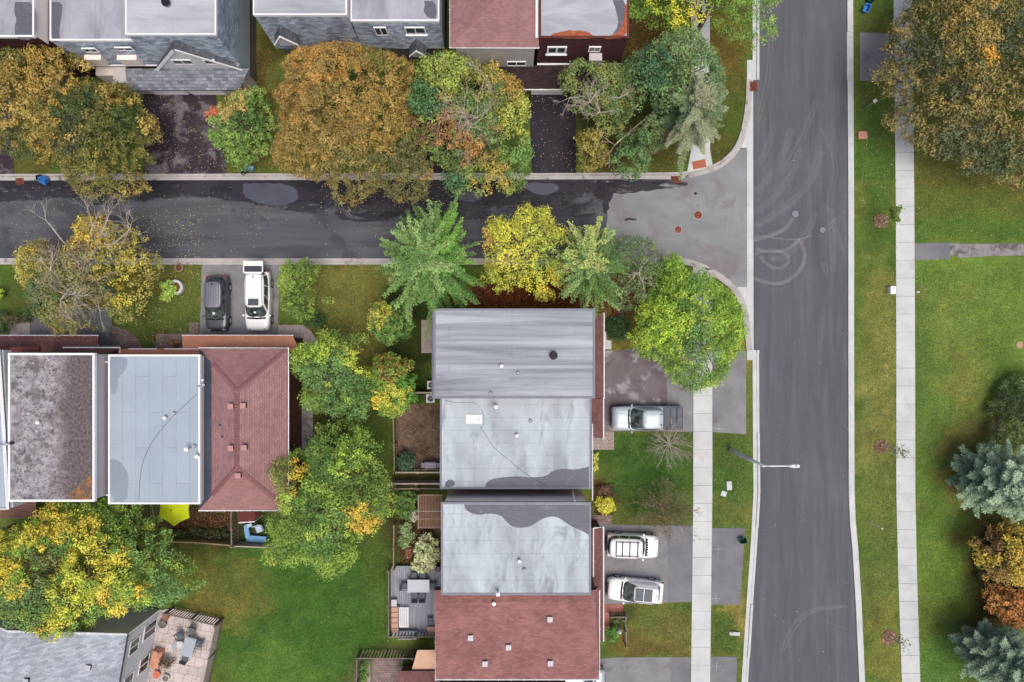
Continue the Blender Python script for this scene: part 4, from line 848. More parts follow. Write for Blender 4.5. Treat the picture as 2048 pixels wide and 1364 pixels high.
# ---- red hip roof house at the top
Yw = 21.3; c4 = thing('house', 'house with red hip roof over pale ribbed siding at the top', 'house', (-1.5, 27, 0))
xa, xb = V(900, 0, 6.6)[0], V(1078, 0, 6.6)[0]; ye = V(0, 95, 6.6)[1]; xm = V(985, 0, 8.2)[0]; y1_ = V(0, 4, 8.2)[1]
hip(c4, [(xa, ye), (xb, ye), (xb, ye + 12), (xa, ye + 12)], [(xm, y1_), (xm, ye + 9.5)], 6.6, 8.2, 'roof_red')
obj('wall', MB().box(xa + .4, Yw + .02, 0, xb - .3, 33, 6.55), M['sid_vert'], c4); gutter(c4, [(xa, ye + 10, 6.55), (xa, ye, 6.55), (xb, ye, 6.55)])
s = (CH - 3.6) / F; window(c4, [((1014 - 1024) * s, Yw, 3.2), ((1052 - 1024) * s, Yw, 3.2), ((1052 - 1024) * s, Yw, 4.0), ((1014 - 1024) * s, Yw, 4.0)], bars=1)
m = MB().quad(V(965, 178, 2.5), V(1200, 178, 2.5), V(1200, 130, 3.0), V(965, 130, 3.0)).quad(V(965, 178, 2.4), V(965, 130, 2.4), V(1200, 130, 2.4), V(1200, 178, 2.4)); obj('lower_roof', m, M['roof_dark'], c4); gutter(c4, [V(965, 179, 2.45), V(1200, 179, 2.45)])
obj('garage_wall', MB().box(W(970, 0, 0)[0], 20.3, 0, W(1195, 0, 0)[0], 21.3, 2.4), M['brick_x'], c4); obj('garage_door', MB().box(W(1062, 0, 0)[0], 20.2, .02, W(1125, 0, 0)[0], 20.31, 2.1), M['trim'], c4)
# ---- flat roof with drifted leaves
X0e, X1e, YSe = 1.95, 8.4, 21.75; c5 = thing('house', 'house with flat grey roof edged by drifts of orange leaves above dark red front', 'house', (5.2, 27, 0))
flat_roof(c5, (X0e, YSe, X1e, YN), 7.0, 'mem_c', 'trim_brown', .14); m = MB(); frus(m, (X0e - .05, YSe - .2, X1e, YN), 3.0, (X0e + .04, YSe + .03, X1e - .04, YN - .1), 6.8); obj('mansard_roof', m, M['brick_dark'], c5); obj('wall', MB().box(X0e, YSe, 0, X1e - .1, YN, 3.0), M['brick_x'], c5)
south_window(c5, YSe - .1, 1094, 1133, 93, 107, bars=1, frame_w=.13, sill=True); south_window(c5, YSe - .1, 1177, 1201, 93, 103, bars=1)
s = (CH - 4.) / F; obj('balcony_panel', MB().box((1176 - 1024) * s, YSe - .75, 3.05, (1201 - 1024) * s, YSe - .2, 4.9), M['sid_grey'], c5); obj('eave_trim', MB().box(X0e, YSe - .33, 2.9, X1e, YSe - .2, 3.05), M['trim'], c5)
patch(c5, [(1225, 0), (1254, 0), (1254, 74), (1222, 74), (1238, 50), (1232, 20)], 7.0, 'mem_wet', 1)
lv = speck('leaf_litter_orange', lin((170, 96, 66)), lin((134, 76, 56)), 4, 14, .95, c3=lin((196, 128, 90)), s3=7, fine=.3)
for pts in ([(1094, 76), (1104, 68), (1122, 64), (1150, 60), (1176, 63), (1190, 72), (1186, 77), (1140, 77)], [(1208, 77), (1222, 72), (1240, 62), (1248, 40), (1250, 8), (1256, 8), (1256, 77)]):
    obj('leaf_drift', MB().prism([V(x, y, 7)[:2] for x, y in blob(pts, 1.2, 2)], 7.006, 7.03), lv, c5)
gu = thing('roof_gutter_box', 'white trimmed gutter channel between the red hip roof and the leafy flat roof', 'gutter', V(1066, 30, 6)); obj('channel', MB().box(V(1062, 0, 6)[0], 21.9, 6.62, X0e - .05, YN, 6.72), M['trim'], gu)

# ================================================================ rotated white house, bottom left
c, s = math.cos(R(-9.8)), math.sin(R(-9.8)); NE = Vector((-28.85, -22.0))
def D(e, n, z): return (NE.x + e * c - n * s, NE.y + e * s + n * c, z)      # e east, n north of the house's north-east corner
d0 = thing('house', 'white sided house with pale grey roof standing at an angle in the bottom left corner', 'house', D(-7, -7, 0))
def dbox(m, e0, n0, z0, e1, n1, z1):
    b = len(m.v); m.box(e0, n0, z0, e1, n1, z1); return m.xf(Matrix.Translation((NE.x, NE.y, 0)) @ Matrix.Rotation(R(-9.8), 4, 'Z'), b)
obj('wall', dbox(MB(), -.6, -16, 0, 0, -.3, 5.35), M['sid_white'], d0); obj('north_wall', MB().quad(D(0, 0, 0), D(-14, 0, 0), D(-14, 0, 5.3), D(-7, 0, 7.6), D(0, 0, 5.3)).quad(D(0, -.3, 0), D(0, 0, 0), D(0, 0, 5.3), D(0, -.3, 5.3)), M['sid_shade'], d0)
obj('roof', MB().quad(D(.25, -16, 5.35), D(.25, .25, 5.35), D(-7, .25, 7.7), D(-7, -16, 7.7)).quad(D(-7, -16, 7.7), D(-7, .25, 7.7), D(-14.2, .25, 5.35), D(-14.2, -16, 5.35)).quad(D(.25, -16, 5.25), D(-7, -16, 7.6), D(-7, .25, 7.6), D(.25, .25, 5.25)), M['roof_pale'], d0)
obj('corner_trim', dbox(MB(), -.05, -.12, 0, .03, .03, 5.3), M['trim'], d0); obj('rake_trim', MB().path([D(.25, .28, 5.35), D(-7, .28, 7.7), D(-14.2, .28, 5.35)], .07, 4), M['trim'], d0); gutter(d0, [D(.3, .25, 5.3), D(.3, -16, 5.3)], 'trim_dark')
for (n0, n1, z0, z1, b_) in ((-2.1, -.9, 2.7, 4.1, 1), (-5.1, -3.7, 2.7, 4.1, 1), (-4.6, -3.3, .5, 2.0, 1), (-1.8, -.5, .25, 2.2, 1), (-8.2, -6.8, 2.7, 4.1, 1)):
    window(d0, [D(0, n0, z0), D(0, n1, z0), D(0, n1, z1), D(0, n0, z1)], bars=b_, sill=False, frame_w=.1)
for i, (px, py) in enumerate([(161, 1347), (58, 1358), (4, 1358)]):
    x, y, _ = W(px, py, 7.0); e_ = abs((x - NE.x) * c + (y - NE.y) * s); zr = 5.35 + 2.35 * (e_ / 7 if e_ < 7 else (14.2 - e_) / 7.2); t = thing('roof_vent', 'small dark open vent on the pale grey angled roof, ' + ['the rightmost', 'the middle one', 'the leftmost'][i], 'roof vent', (x, y, zr), 'vents on the angled roof'); obj('vent_base', MB().rect((x, y), R(-10), .32, .32, zr - .2, zr + .22), M['mem_dark'], t); obj('vent_cap', MB().rect((x, y), R(-10), .38, .38, zr + .22, zr + .26), M['metal'], t)
struct('patio', MB().prism(Wp([(300, 1222), (345, 1216), (444, 1238), (432, 1300), (418, 1364), (400, 1460), (280, 1460)]), .001, .12, False), M['slab_patio'] if 'slab_patio' in M else M.setdefault('slab_patio', shingles('pale_patio_slabs', lin((196, 184, 182)), lin((178, 168, 166)), 'xy', .75, .75, .02, big=.14, rot=R(10), cm=lin((140, 122, 118)))))

# ================================================================ fences
def fence(pts, h, label, mat='wood', style='picket', z=0., posth=.08, grp=None, gap=.2, pw=.09, step=2.2):
    w = [W(x, y, z) for x, y in pts]; t = thing('fence', label, 'fence', w[0], grp); pk = MB(); rl = MB()
    for (a, b) in zip(w[:-1], w[1:]):
        a, b = Vector(a), Vector(b); L = (b - a).length; d = (b - a) / L; ang = math.atan2(d.y, d.x); n = max(1, round(L / step))
        for k in range(n + 1):
            if k == 0 and a != Vector(w[0]): continue
            p = a + d * (L * k / n); obj('post', MB().rect(p, ang, .12, .12, z, z + h + posth).rect(p, ang, .17, .17, z + h + posth, z + h + posth + .04), M[mat], t)
        m = (a + b) / 2; obj('rail', MB().rect(m, ang, L, .1, z + h - .03, z + h + .01), M[mat], t); obj('rail', MB().rect(m, ang, L, .05, z + .2, z + .27), M[mat], t)
        if style == 'solid': pk.rect(m, ang, L - .1, .03, z + .05, z + h - .03)
        else:
            k = 0.12
            while k < L - .08: pk.rect(a + d * k, ang, pw, .025, z + .08, z + h - .03); k += gap
    obj('pickets' if style != 'solid' else 'boards', pk, M[mat], t); return t
fence([(793, 830), (795, 938)], 1.5, 'mossy wooden fence along the left of the round paved patio', 'wood_green')
fence([(797, 938), (884, 938)], 1.5, 'wooden fence below the paved patio with a pale top rail', 'wood_pale')
fence([(790, 960), (884, 960)], 1.5, 'solid fence with pale top rail between the two fence lines', 'wood_pale', 'solid')
fence([(796, 971), (884, 971)], 1.2, 'thin wooden fence just above the green shrubs and the trellis', 'wood')
fence([(794, 1042), (793, 1128)], 1.5, 'mossy wooden fence along the planting bed above the grey deck', 'wood_green', 'solid')
fence([(342, 1074), (408, 1076), (480, 1082)], 1.3, 'low mossy garden fence between the lawn and the brown leafy yard', 'wood_green', 'solid')
fence([(478, 1010), (479, 1082)], 1.6, 'slatted fence running down from the plum roof to the lawn', 'wood', gap=.24)
fence([(481, 1083), (560, 1086)], 1.3, 'pale fence below the blue garden chairs', 'wood_pale', 'solid')
fence([(296, 1000), (300, 1042)], 1.7, 'slatted fence below the blue grey roof, the left one', 'wood', gap=.28); fence([(326, 1000), (332, 1042)], 1.7, 'slatted fence below the blue grey roof beside the lime parasol', 'wood', gap=.28)
fence([(30, 1048), (30, 1075)], 1.5, 'dark fence stub at the left edge behind the yellow tree', 'wood_green'); 
fence([(722, 1300), (884, 1300)], 1.5, 'slatted fence below the grey deck by the small paved yard', 'wood', gap=.26)
fence([(722, 1302), (720, 1400)], 1.5, 'slatted fence down the left side of the small paved yard', 'wood', gap=.3)
fence([(347, 1213), (398, 1224), (447, 1236)], 1.5, 'picket fence along the top of the pale stone patio', 'wood', gap=.2)
fence([(447, 1238), (434, 1300), (420, 1364), (402, 1460)], 1.5, 'picket fence along the lawn side of the pale stone patio', 'wood', gap=.2)
fence([(1219, 1225), (1248, 1225), (1249, 1284)], .95, 'weathered wooden railing round the small front bed', 'wood', gap=.22, pw=.04, step=1.2)
fence([(832, 783), (866, 783)], 1.3, 'short fence above the air conditioner beside the streaked roof', 'wood_pale', 'solid')
# ================================================================ CARS
t = NT('car_glass'); t.b.inputs['Specular IOR Level'].default_value = .6; M['carglass'] = t.fin(t.mix(t.ramp(t.noise(t.pos(), 2.2, 4, .6), .4, .65), (.02, .03, .033), (.11, .14, .14)), .08)  # noise paints pale reflections and a hint of interior into the glass
def sel(u, p=5.): return (1 - min(1, abs(u)) ** p) ** (1 / p)
def car(name, label, cat, cx, cy, head, L, Wd, pm, hood_z, belt_z, roof_z, wb, wt, rt, rb, tail_z, box=5., nose=.2, tailk=.1, roofm=None, glass_sides=((0, 1),), wheel_r=.35, axle=(.31, -.30), tw=.78, group='parked cars'):
    """wb/wt: windscreen base/top x, rt/rb: rear glass top/base x (car looks along +x)"""
    x, y, _ = W(cx, cy, 0); t = thing(name, label, cat, (x, y, 0), group, head, local=True); hw = Wd / 2
    xs = [-1, -.985, -.95, -.88, -.78, -.6, -.4, -.2, 0, .2, .4, .55, .68, .8, .88, .94, .98, 1]
    b = MB(); prof = []
    for u in xs:
        X_ = u * L / 2; wdt = hw * (1 - (nose if u > 0 else tailk) * abs(u) ** 7)
        if X_ > wb: f = (X_ - wb) / (L / 2 - wb); zt = belt_z + (hood_z - belt_z) * (1 - (1 - f) ** 2.2); zt -= .22 * max(0, f - .7) / .3 * max(0, f - .7) / .3
        elif X_ < rb: f = (rb - X_) / (L / 2 + rb + 1e-6); zt = belt_z + (tail_z - belt_z) * min(1, f * 1.3)
        else: zt = belt_z
        if abs(u) > .97: zt -= .08
        if abs(u) == 1: wdt *= .95; zt -= .08
        half = [(0, .2), (wdt * .86, .2), (wdt * .97, .34), (wdt, .5), (wdt * .995, zt - .22), (wdt * .965, zt - .07), (wdt * .86, zt), (wdt * .6, zt + .025), (0, zt + .04)]
        prof.append([(X_, yy, zz) for yy, zz in half] + [(X_, -yy, zz) for yy, zz in half[1:-1][::-1]])
    n = len(prof[0])
    for i, pr in enumerate(prof): b.v += pr
    for i in range(len(xs) - 1):
        for k in range(n): k2 = (k + 1) % n; b.f.append((i * n + k, (i + 1) * n + k, (i + 1) * n + k2, i * n + k2))
    b.f.append(tuple(range(n))); b.f.append(tuple((len(xs) - 1) * n + k for k in range(n))[::-1])
    # cabin shell, rings from belt to roof
    wB, wT = hw * .93, hw * tw
    def ringp(t_, ins=0):
        xf_ = wb + (wt - wb) * t_ - ins; xr_ = rb + (rt - rb) * t_ + ins; w_ = wB + (wT - wB) * t_ - ins; return xf_, xr_, w_
    def ringv(t_, z, ins=0, m=40):
        xf_, xr_, w_ = ringp(t_, ins); cx_, hx = (xf_ + xr_) / 2, (xf_ - xr_) / 2; o = []
        for k in range(m):
            a = 2 * math.pi * k / m; ca, sa = math.cos(a), math.sin(a); rr = (abs(ca) ** box + abs(sa) ** box) ** (-1 / box); o.append((cx_ + hx * ca * rr, w_ * sa * rr, z))
        return o
    rings = [ringv(0, belt_z - .04), ringv(.0, belt_z), ringv(.5, belt_z + (roof_z - .1 - belt_z) * .5), ringv(1., roof_z - .1), ringv(1., roof_z - .04, .07), ringv(1, roof_z - .01, .2), ringv(1, roof_z + .02, .5)]
    b0 = len(b.v); m_ = 40
    for q in rings[:5]: b.v += q
    for i in range(4):
        for k in range(m_): k2 = (k + 1) % m_; b.f.append((b0 + i * m_ + k, b0 + i * m_ + k2, b0 + (i + 1) * m_ + k2, b0 + (i + 1) * m_ + k))
    obj('body', b, M[pm], t, smooth=True)
    rf = MB(); b0 = 0
    for q in rings[4:]: rf.v += q
    for i in range(2):
        for k in range(m_): k2 = (k + 1) % m_; rf.f.append((i * m_ + k, i * m_ + k2, (i + 1) * m_ + k2, (i + 1) * m_ + k))
    rf.f.append(tuple(2 * m_ + k for k in range(m_))); obj('roof', rf, M[roofm or pm], t, smooth=True)
    zf = lambda t_: belt_z + (roof_z - .1 - belt_z) * t_
    def gl(name_, which, u0, u1, t0, t1, off=.012, mat='carglass', nu=10):
        g = MB()
        for i in range(nu + 1):
            u = u0 + (u1 - u0) * i / nu
            for t_ in (t0, t1):
                xf_, xr_, w_ = ringp(t_); cx_, hx = (xf_ + xr_) / 2, (xf_ - xr_) / 2
                if which == 'f': g.v.append((cx_ + hx * sel(u, box) + off, u * w_, zf(t_) + off))
                elif which == 'r': g.v.append((cx_ - hx * sel(u, box) - off, u * w_, zf(t_) + off))
                else: g.v.append((cx_ + hx * u, (1 if which == 'l' else -1) * (w_ * sel(u, box) + off), zf(t_) + .004))
        for i in range(nu): g.f.append((2 * i, 2 * i + 1, 2 * i + 3, 2 * i + 2))
        return obj(name_, g, M[mat], t, smooth=True)
    gl('windscreen', 'f', -.9, .9, .0, .97); gl('rear_window', 'r', -.82, .82, .12, .93)
    for sd_ in 'lr':
        for (a, c_) in glass_sides: gl('side_window', sd_, a, c_, .08, .9)
    # parts
    for sx in axle:
        for sy in (-1, 1):
            X_ = sx * L; wl = MB(); wl.path([(X_, sy * (hw - .19), wheel_r), (X_, sy * (hw + .015), wheel_r)], wheel_r, 24); wh = obj('wheel', wl, M['rubber'], t, bevel=.02)
            rm = MB(); rm.path([(X_, sy * (hw + .0), wheel_r), (X_, sy * (hw + .022), wheel_r)], wheel_r * .66, 18); obj('rim', rm, M['rim'], wh)
    for sy in (-1, 1):
        mm = MB(); mm.dome((wb - .12, sy * (hw + .07), belt_z + .04), .09, .13, .09, 10, 4, True); obj('side_mirror', mm, M[pm], t, smooth=True)
        xh = L / 2 * .935; hl = MB(); wq = hw * (1 - nose * .62); hl.v += [(xh - .18, sy * (wq * 1.0), hood_z - .10), (xh + .05, sy * (wq * .96), hood_z - .2), (xh + .07, sy * wq * .6, hood_z - .16), (xh - .02, sy * wq * .62, hood_z - .03), (xh - .15, sy * wq * .86, hood_z - .02)]; hl.f.append((0, 1, 2, 3, 4) if sy > 0 else (4, 3, 2, 1, 0)); obj('headlight', hl.xf(Matrix.Translation((.03, 0, .025))), M['lamp'], t)
        tl_ = MB().box(-L / 2 - .01, sy * (hw * .82) - .09, tail_z - .35, -L / 2 + .14, sy * (hw * .82) + .09, tail_z - .03); obj('tail_light', tl_, M['redlamp'], t, bevel=.02)
    obj('grille', MB().box(L / 2 - .1, -hw * .45, .35, L / 2 + .015, hw * .45, hood_z - .26), M['black'], t, bevel=.02)
    cw = MB(); cw.quad((wb + .16, -wB * .8, belt_z + .035), (wb + .2, 0, belt_z + .05), (wb + .16, wB * .8, belt_z + .035), (wb + .02, wB * .85, belt_z + .05), (wb + .07, 0, belt_z + .06), (wb + .02, -wB * .85, belt_z + .05)); obj('cowl', cw, M['black'], t)
    wp = MB(); wp.path([(wb + .1, -wB * .5, belt_z + .07), (wb - .1, wB * .1, belt_z + .2)], .012, 4); wp.path([(wb + .1, wB * .2, belt_z + .07), (wb - .1, wB * .75, belt_z + .2)], .012, 4); obj('wiper', wp, M['black'], t)
    return t
M['lamp'] = glassy('headlight_lens', (.4, .42, .45), .1); M['redlamp'] = glassy('tail_light_lens', (.35, .02, .02), .2)
M['p_white'] = paint('white_car_paint', (.8, .8, .81)); M['p_silver'] = paint('pale_silver_paint', (.38, .44, .48), .1); M['p_dark'] = paint('charcoal_paint', (.09, .092, .105), .3, .3); M['p_darkroof'] = paint('charcoal_roof', (.2, .205, .235), .3, .35)
M['sunroof'] = plain('sunroof_glass', (.075, .09, .115), .3); M['tonneau'] = plain('tonneau_vinyl', lin((92, 96, 106)), .55); M['paper'] = plain('paper_note', (.75, .75, .75), .8)
# charcoal hatchback SUV
k1 = car('parked_car', 'charcoal grey hatchback parked nose down beside the white van', 'car', 442, 608, R(-90), 4.45, 1.82, 'p_dark', .93, 1.0, 1.66, 1.18, .42, -1.75, -2.1, .98, nose=.28, roofm='p_darkroof', glass_sides=((-.82, -.42), (-.36, .12), (.17, .7)))
sm = MB()
for yy in (-.5, -.3, -.1, .1, .3, .5): sm.box(-1.6, yy - .012, 1.672, .2, yy + .012, 1.682)
obj('roof_ribs', sm, M['p_dark'], k1); obj('antenna', MB().path([(-1.4, 0, 1.68), (-1.6, 0, 1.8)], .02, 5), M['black'], k1); obj('permit_note', MB().quad((.9, .1, 1.34), (.9, -.1, 1.34), (.75, -.1, 1.43), (.75, .1, 1.43)), M['paper'], k1)
# white van with its tailgate up
k2 = car('parked_van', 'white van with sunroof and raised tailgate on the driveway', 'van', 523, 603, R(-90), 4.85, 1.98, 'p_white', 1.0, 1.06, 1.78, 1.3, .52, -2.12, -2.32, 1.06, nose=.25, glass_sides=((-.85, -.35), (-.3, .2), (.25, .72)))
obj('sunroof', MB().box(-.12, -.42, 1.79, .42, .42, 1.812), M['sunroof'], k2, bevel=.03); obj('antenna', MB().path([(-1.75, 0, 1.8), (-1.95, 0, 1.9)], .025, 5), M['black'], k2)
obj('roof_rail', MB().path([(-1.9, .64, 1.8), (.3, .66, 1.8)], .02, 5).path([(-1.9, -.64, 1.8), (.3, -.66, 1.8)], .02, 5), M['trim_grey'], k2)
tg = obj('tailgate', MB().box(-3.12, -.8, 1.8, -2.72, .8, 1.86).box(-2.72, -.8, 1.8, -2.2, -.7, 1.85).box(-2.72, .7, 1.8, -2.2, .8, 1.85).box(-2.26, -.7, 1.78, -2.1, .7, 1.84), M['p_white'], k2, bevel=.03)
tg['_o'] = (0, 0, 0); obj('tailgate_window', MB().box(-2.72, -.7, 1.805, -2.26, .7, 1.845), M['glass'], tg); obj('cargo_floor', MB().box(-2.43, -.7, .7, -2.3, .7, 1.55), M['black'], k2)
obj('gas_strut', MB().path([(-2.25, -.75, 1.4), (-2.75, -.74, 1.8)], .015, 5).path([(-2.25, .75, 1.4), (-2.75, .74, 1.8)], .015, 5), M['black'], k2)
obj('sliding_door', MB().box(-1.05, .99, .35, .1, 1.04, 1.05), M['p_white'], k2, bevel=.02); obj('permit_note', MB().quad((1.02, .08, 1.35), (1.02, -.1, 1.35), (.88, -.1, 1.46), (.88, .08, 1.46)), M['paper'], k2)
# silver pickup
k3 = car('pickup_truck', 'pale silver pickup truck with dark folded bed cover on the damp driveway', 'pickup truck', 1290, 834, R(180), 5.75, 1.98, 'p_silver', 1.12, 1.18, 1.9, 1.42, .5, -1.12, -1.2, 1.2, nose=.14, tailk=.04, wheel_r=.39, axle=(.32, -.31), tw=.76, glass_sides=((-.85, -.1), (-.02, .72)))
obj('bed_cover', MB().box(-2.8, -.9, 1.2, -1.24, .9, 1.27), M['tonneau'], k3, bevel=.02)
m = MB()
for xx in (-1.27, -1.78, -2.25, -2.33, -2.77): m.box(xx - .02, -.87, 1.27, xx + .02, .87, 1.285)
obj('cover_hinge', m, M['black'], k3)
obj('roof_marker', MB().box(-1.02, .38, 1.915, -.84, .46, 1.93).box(-1.02, -.46, 1.915, -.84, -.38, 1.93), M['black'], k3); m = MB()
for yy in (-.55, -.35, -.15, .15, .35, .55): m.box(-.8, yy - .01, 1.917, .3, yy + .01, 1.927)
obj('roof_ribs', m, M['p_silver'], k3); obj('hood_crease', MB().path([(1.6, .35, 1.2), (2.6, .42, 1.14)], .015, 4).path([(1.6, -.35, 1.2), (2.6, -.42, 1.14)], .015, 4), M['p_silver'], k3)
obj('steering_wheel', MB().ring((.98, .38), .14, .17, 1.5, 1.52, 20), M['black'], k3)
# boxy white SUV with roof rack and spare wheel
k4 = car('parked_car', 'boxy white off-roader with black roof rack and spare wheel behind', 'car', 1262, 1085, R(-2), 4.2, 1.84, 'p_white', 1.1, 1.16, 1.86, .9, .62, -1.98, -2.05, 1.16, nose=.2, tailk=.05, wheel_r=.4, tw=.84, glass_sides=((-.88, -.45), (-.38, .1), (.16, .8)))
rk = MB()
for yy in (-.56, .56): rk.path([(-1.5, yy, 1.99), (.3, yy, 1.99)], .03, 6); rk.path([(-1.5, yy, 1.86), (-1.5, yy, 1.99)], .03, 6); rk.path([(.3, yy, 1.86), (.3, yy, 1.99)], .03, 6)
for xx in (-1.5, -1., -.42, .2): rk.path([(xx, -.6, 2.0), (xx, .6, 2.0)], .035, 6)
obj('roof_rack', rk, M['black'], k4); m = MB(); m.path([(-2.1, 0, 1.0), (-2.36, 0, 1.0)], .38, 24); sp = obj('spare_wheel', m, M['rubber'], k4, bevel=.03); obj('rim', MB().path([(-2.36, 0, 1.), (-2.375, 0, 1.)], .22, 16), M['rim'], sp)
for kk in range(7): yy = -.6 + kk * .2; obj('hood_vent', MB().box(1.0 + .06 * (1 - abs(yy)), yy - .05, 1.205, 1.12 + .06 * (1 - abs(yy)), yy + .06, 1.225), M['black'], k4)

# white SUV with panoramic roof
k5 = car('parked_car', 'white crossover with dark panoramic sunroof, parked nose to the house', 'car', 1266, 1174, R(175), 4.55, 1.84, 'p_white',   .95, 1.02, 1.68, 1.0, .16, -1.75, -2.02, 1.02, nose=.27, tailk=.14, glass_sides=((-.82, -.42), (-.36, .12), (.17, .7)))
obj('sunroof', MB().box(-1.25, -.5, 1.69, .08, .5, 1.712), M['sunroof'], k5, bevel=.04); obj('sunroof_bar', MB().box(-.58, -.5, 1.712, -.54, .5, 1.72), M['p_white'], k5); obj('roof_rail', MB().path([(-1.7, .6, 1.7), (.1, .62, 1.7)], .02, 5).path([(-1.7, -.6, 1.7), (.1, -.62, 1.7)], .02, 5), M['trim_grey'], k5)
obj('antenna', MB().path([(-1.5, 0, 1.7), (-1.6, 0, 1.78)], .03, 5), M['black'], k5); m = MB()
for kk in range(7): yy = -.42 + kk * .14; m.box(2.14, yy - .05, .82, 2.24, yy + .05, .9)
obj('grille_slot', m, M['black'], k5)
# silver van tucked under the red roof
k6 = car('parked_van', 'pale van at the bottom edge with only its nose beyond the red roof', 'van', 1152, 1350, R(0), 4.6, 1.9, 'p_silver', 1.0, 1.06, 1.7, 1.3, .5, -2.1, -2.2, 1.06, nose=.22, glass_sides=((-.8, -.1), (0, .7)))

# ================================================================ STREET THINGS
b0 = W(1460, 899, 0); tp = W(1526, 930, 7.6); lp = thing('street_lamp', 'grey concrete street lamp leaning its arm over the main road', 'street lamp', b0)
top = (b0[0] + .05, b0[1], 7.4); obj('pole', MB().path([b0, top], [.19, .1], 12), M['conc'], lp, smooth=True)
hd = W(1590, 932, 8.0); obj('lamp_arm', MB().path([(top[0], top[1], 7.3), (top[0] + .3, top[1] + .05, 7.7), (hd[0] - .3, hd[1], 8.0)], [.06, .05, .04], 8), M['white_metal'], lp)
lh = obj('lamp_head', MB().path([(hd[0] - .45, hd[1], 8.0), (hd[0] - .1, hd[1], 8.02), (hd[0] + .25, hd[1], 8.0), (hd[0] + .33, hd[1], 7.98)], [.07, .13, .13, .05], 10), M['white_metal'], lp, smooth=True); lh['_o'] = lp['_o']
obj('photocell', MB().cyl((hd[0] + .02, hd[1]), .045, 8.1, 8.22, 10), M['trim_dark'], lh); obj('lens', MB().box(hd[0] - .05, hd[1] - .1, 7.85, hd[0] + .25, hd[1] + .1, 7.9), M['glass'], lh)
x, y, _ = W(1730, 216); sg = thing('sign_post', 'short leaning post with small square plate on the grass strip', 'sign', (x, y, 0)); xt, yt_, _ = W(1750, 202, 1.6); obj('post', MB().path([(x, y, 0), (xt, yt_, 1.6)], .03, 6), M['metal'], sg); obj('sign_plate', MB().rect((xt, yt_), R(35), .3, .26, 1.6, 1.63), M['white_metal'], sg)
x, y, _ = W(1735, 1042); sg = thing('marker_post', 'thin white marker post on the grass strip near the road bend', 'marker post', (x, y, 0)); xt, yt_, _ = W(1764, 1057, 2.2); obj('post', MB().path([(x, y, 0), (xt, yt_, 2.2)], [.03, .02], 6), M['white_metal'], sg); obj('post_cap', MB().dome((xt, yt_, 2.2), .07, .07, .07, 8, 4, True), M['white_metal'], sg)
x, y, _ = W(1779, 581); up = thing('utility_pedestal', 'white utility pedestal on the grass strip by the sidewalk', 'utility box', (x, y, 0)); obj('cabinet', MB().box(x - .19, y - .3, 0, x + .19, y + .3, .5), M['white_metal'], up, bevel=.04); obj('cabinet_lid', MB().box(x - .21, y - .32, .5, x + .21, y + .32, .56), M['white_metal'], up, bevel=.02); obj('latch', MB().box(x - .02, y + .1, .56, x + .02, y + .16, .58), M['black'], up)
def grate(px, py, w_, h_, label, mat='rust', rot=0, z=.026):
    x, y, _ = W(px, py); t = thing('storm_drain', label, 'storm drain', (x, y, z)); f = MB(); f.rect((x, y), rot, w_, h_, z - .02, z); obj('pit', f, M['black'], t); g = MB()
    n = 6
    for k in range(n):
        dx = -w_ / 2 + w_ * (k + .5) / n; g.rect((x + dx * math.cos(rot), y + dx * math.sin(rot)), rot, w_ / n * .55, h_, z, z + .02)
    obj('grate_bars', g, M[mat], t); e = MB(); 
    for dy in (-h_ / 2, h_ / 2): e.rect((x - math.sin(rot) * dy, y + math.cos(rot) * dy), rot, w_ + .08, .05, z, z + .025)
    for dx in (-w_ / 2, w_ / 2): e.rect((x + math.cos(rot) * dx, y + math.sin(rot) * dx), rot, .05, h_, z, z + .025)
    obj('drain_frame', e, M[mat], t)
grate(1507, 173, .55, .75, 'rusty storm drain at the left kerb of the main road'); grate(1352, 359, .8, .5, 'rusty storm drain at the side road corner near the red plate'); grate(40, 363, .6, .5, 'rusty storm drain at the far left of the side road')
for i, (px, py, r_, lb, mt) in enumerate([(1396, 430, .38, 'red brown manhole cover in the side road mouth, the upper larger one', 'rust'), (1356, 459, .32, 'red brown manhole cover in the side road mouth, the lower smaller one', 'rust'), (1591, 428, .34, 'grey manhole cover at the end of a pale tyre mark', 'trim_grey'), (1645, 460, .28, 'smaller grey manhole cover near the right kerb of the main road', 'trim_grey'), (1391, 387, .12, 'small dark valve cover above the manholes', 'black')]):
    x, y, _ = W(px, py); t = thing('manhole_cover', lb, 'manhole cover', (x, y, .01)); obj('cover_rim', MB().ring((x, y), r_ * .88, r_, .008, .022, 32), M['kerb_old'] if mt == 'rust' else M['trim_dark'], t); m = MB().cyl((x, y), r_ * .86, .008, .02, 32)
    for k in range(-3, 4): 
        wv = math.sqrt(max(0, (r_ * .75) ** 2 - (k * r_ * .2) ** 2)); m.box(x - wv, y + k * r_ * .2 - .012, .02, x + wv, y + k * r_ * .2 + .012, .026)
    obj('cover_plate', m, M[mt], t)
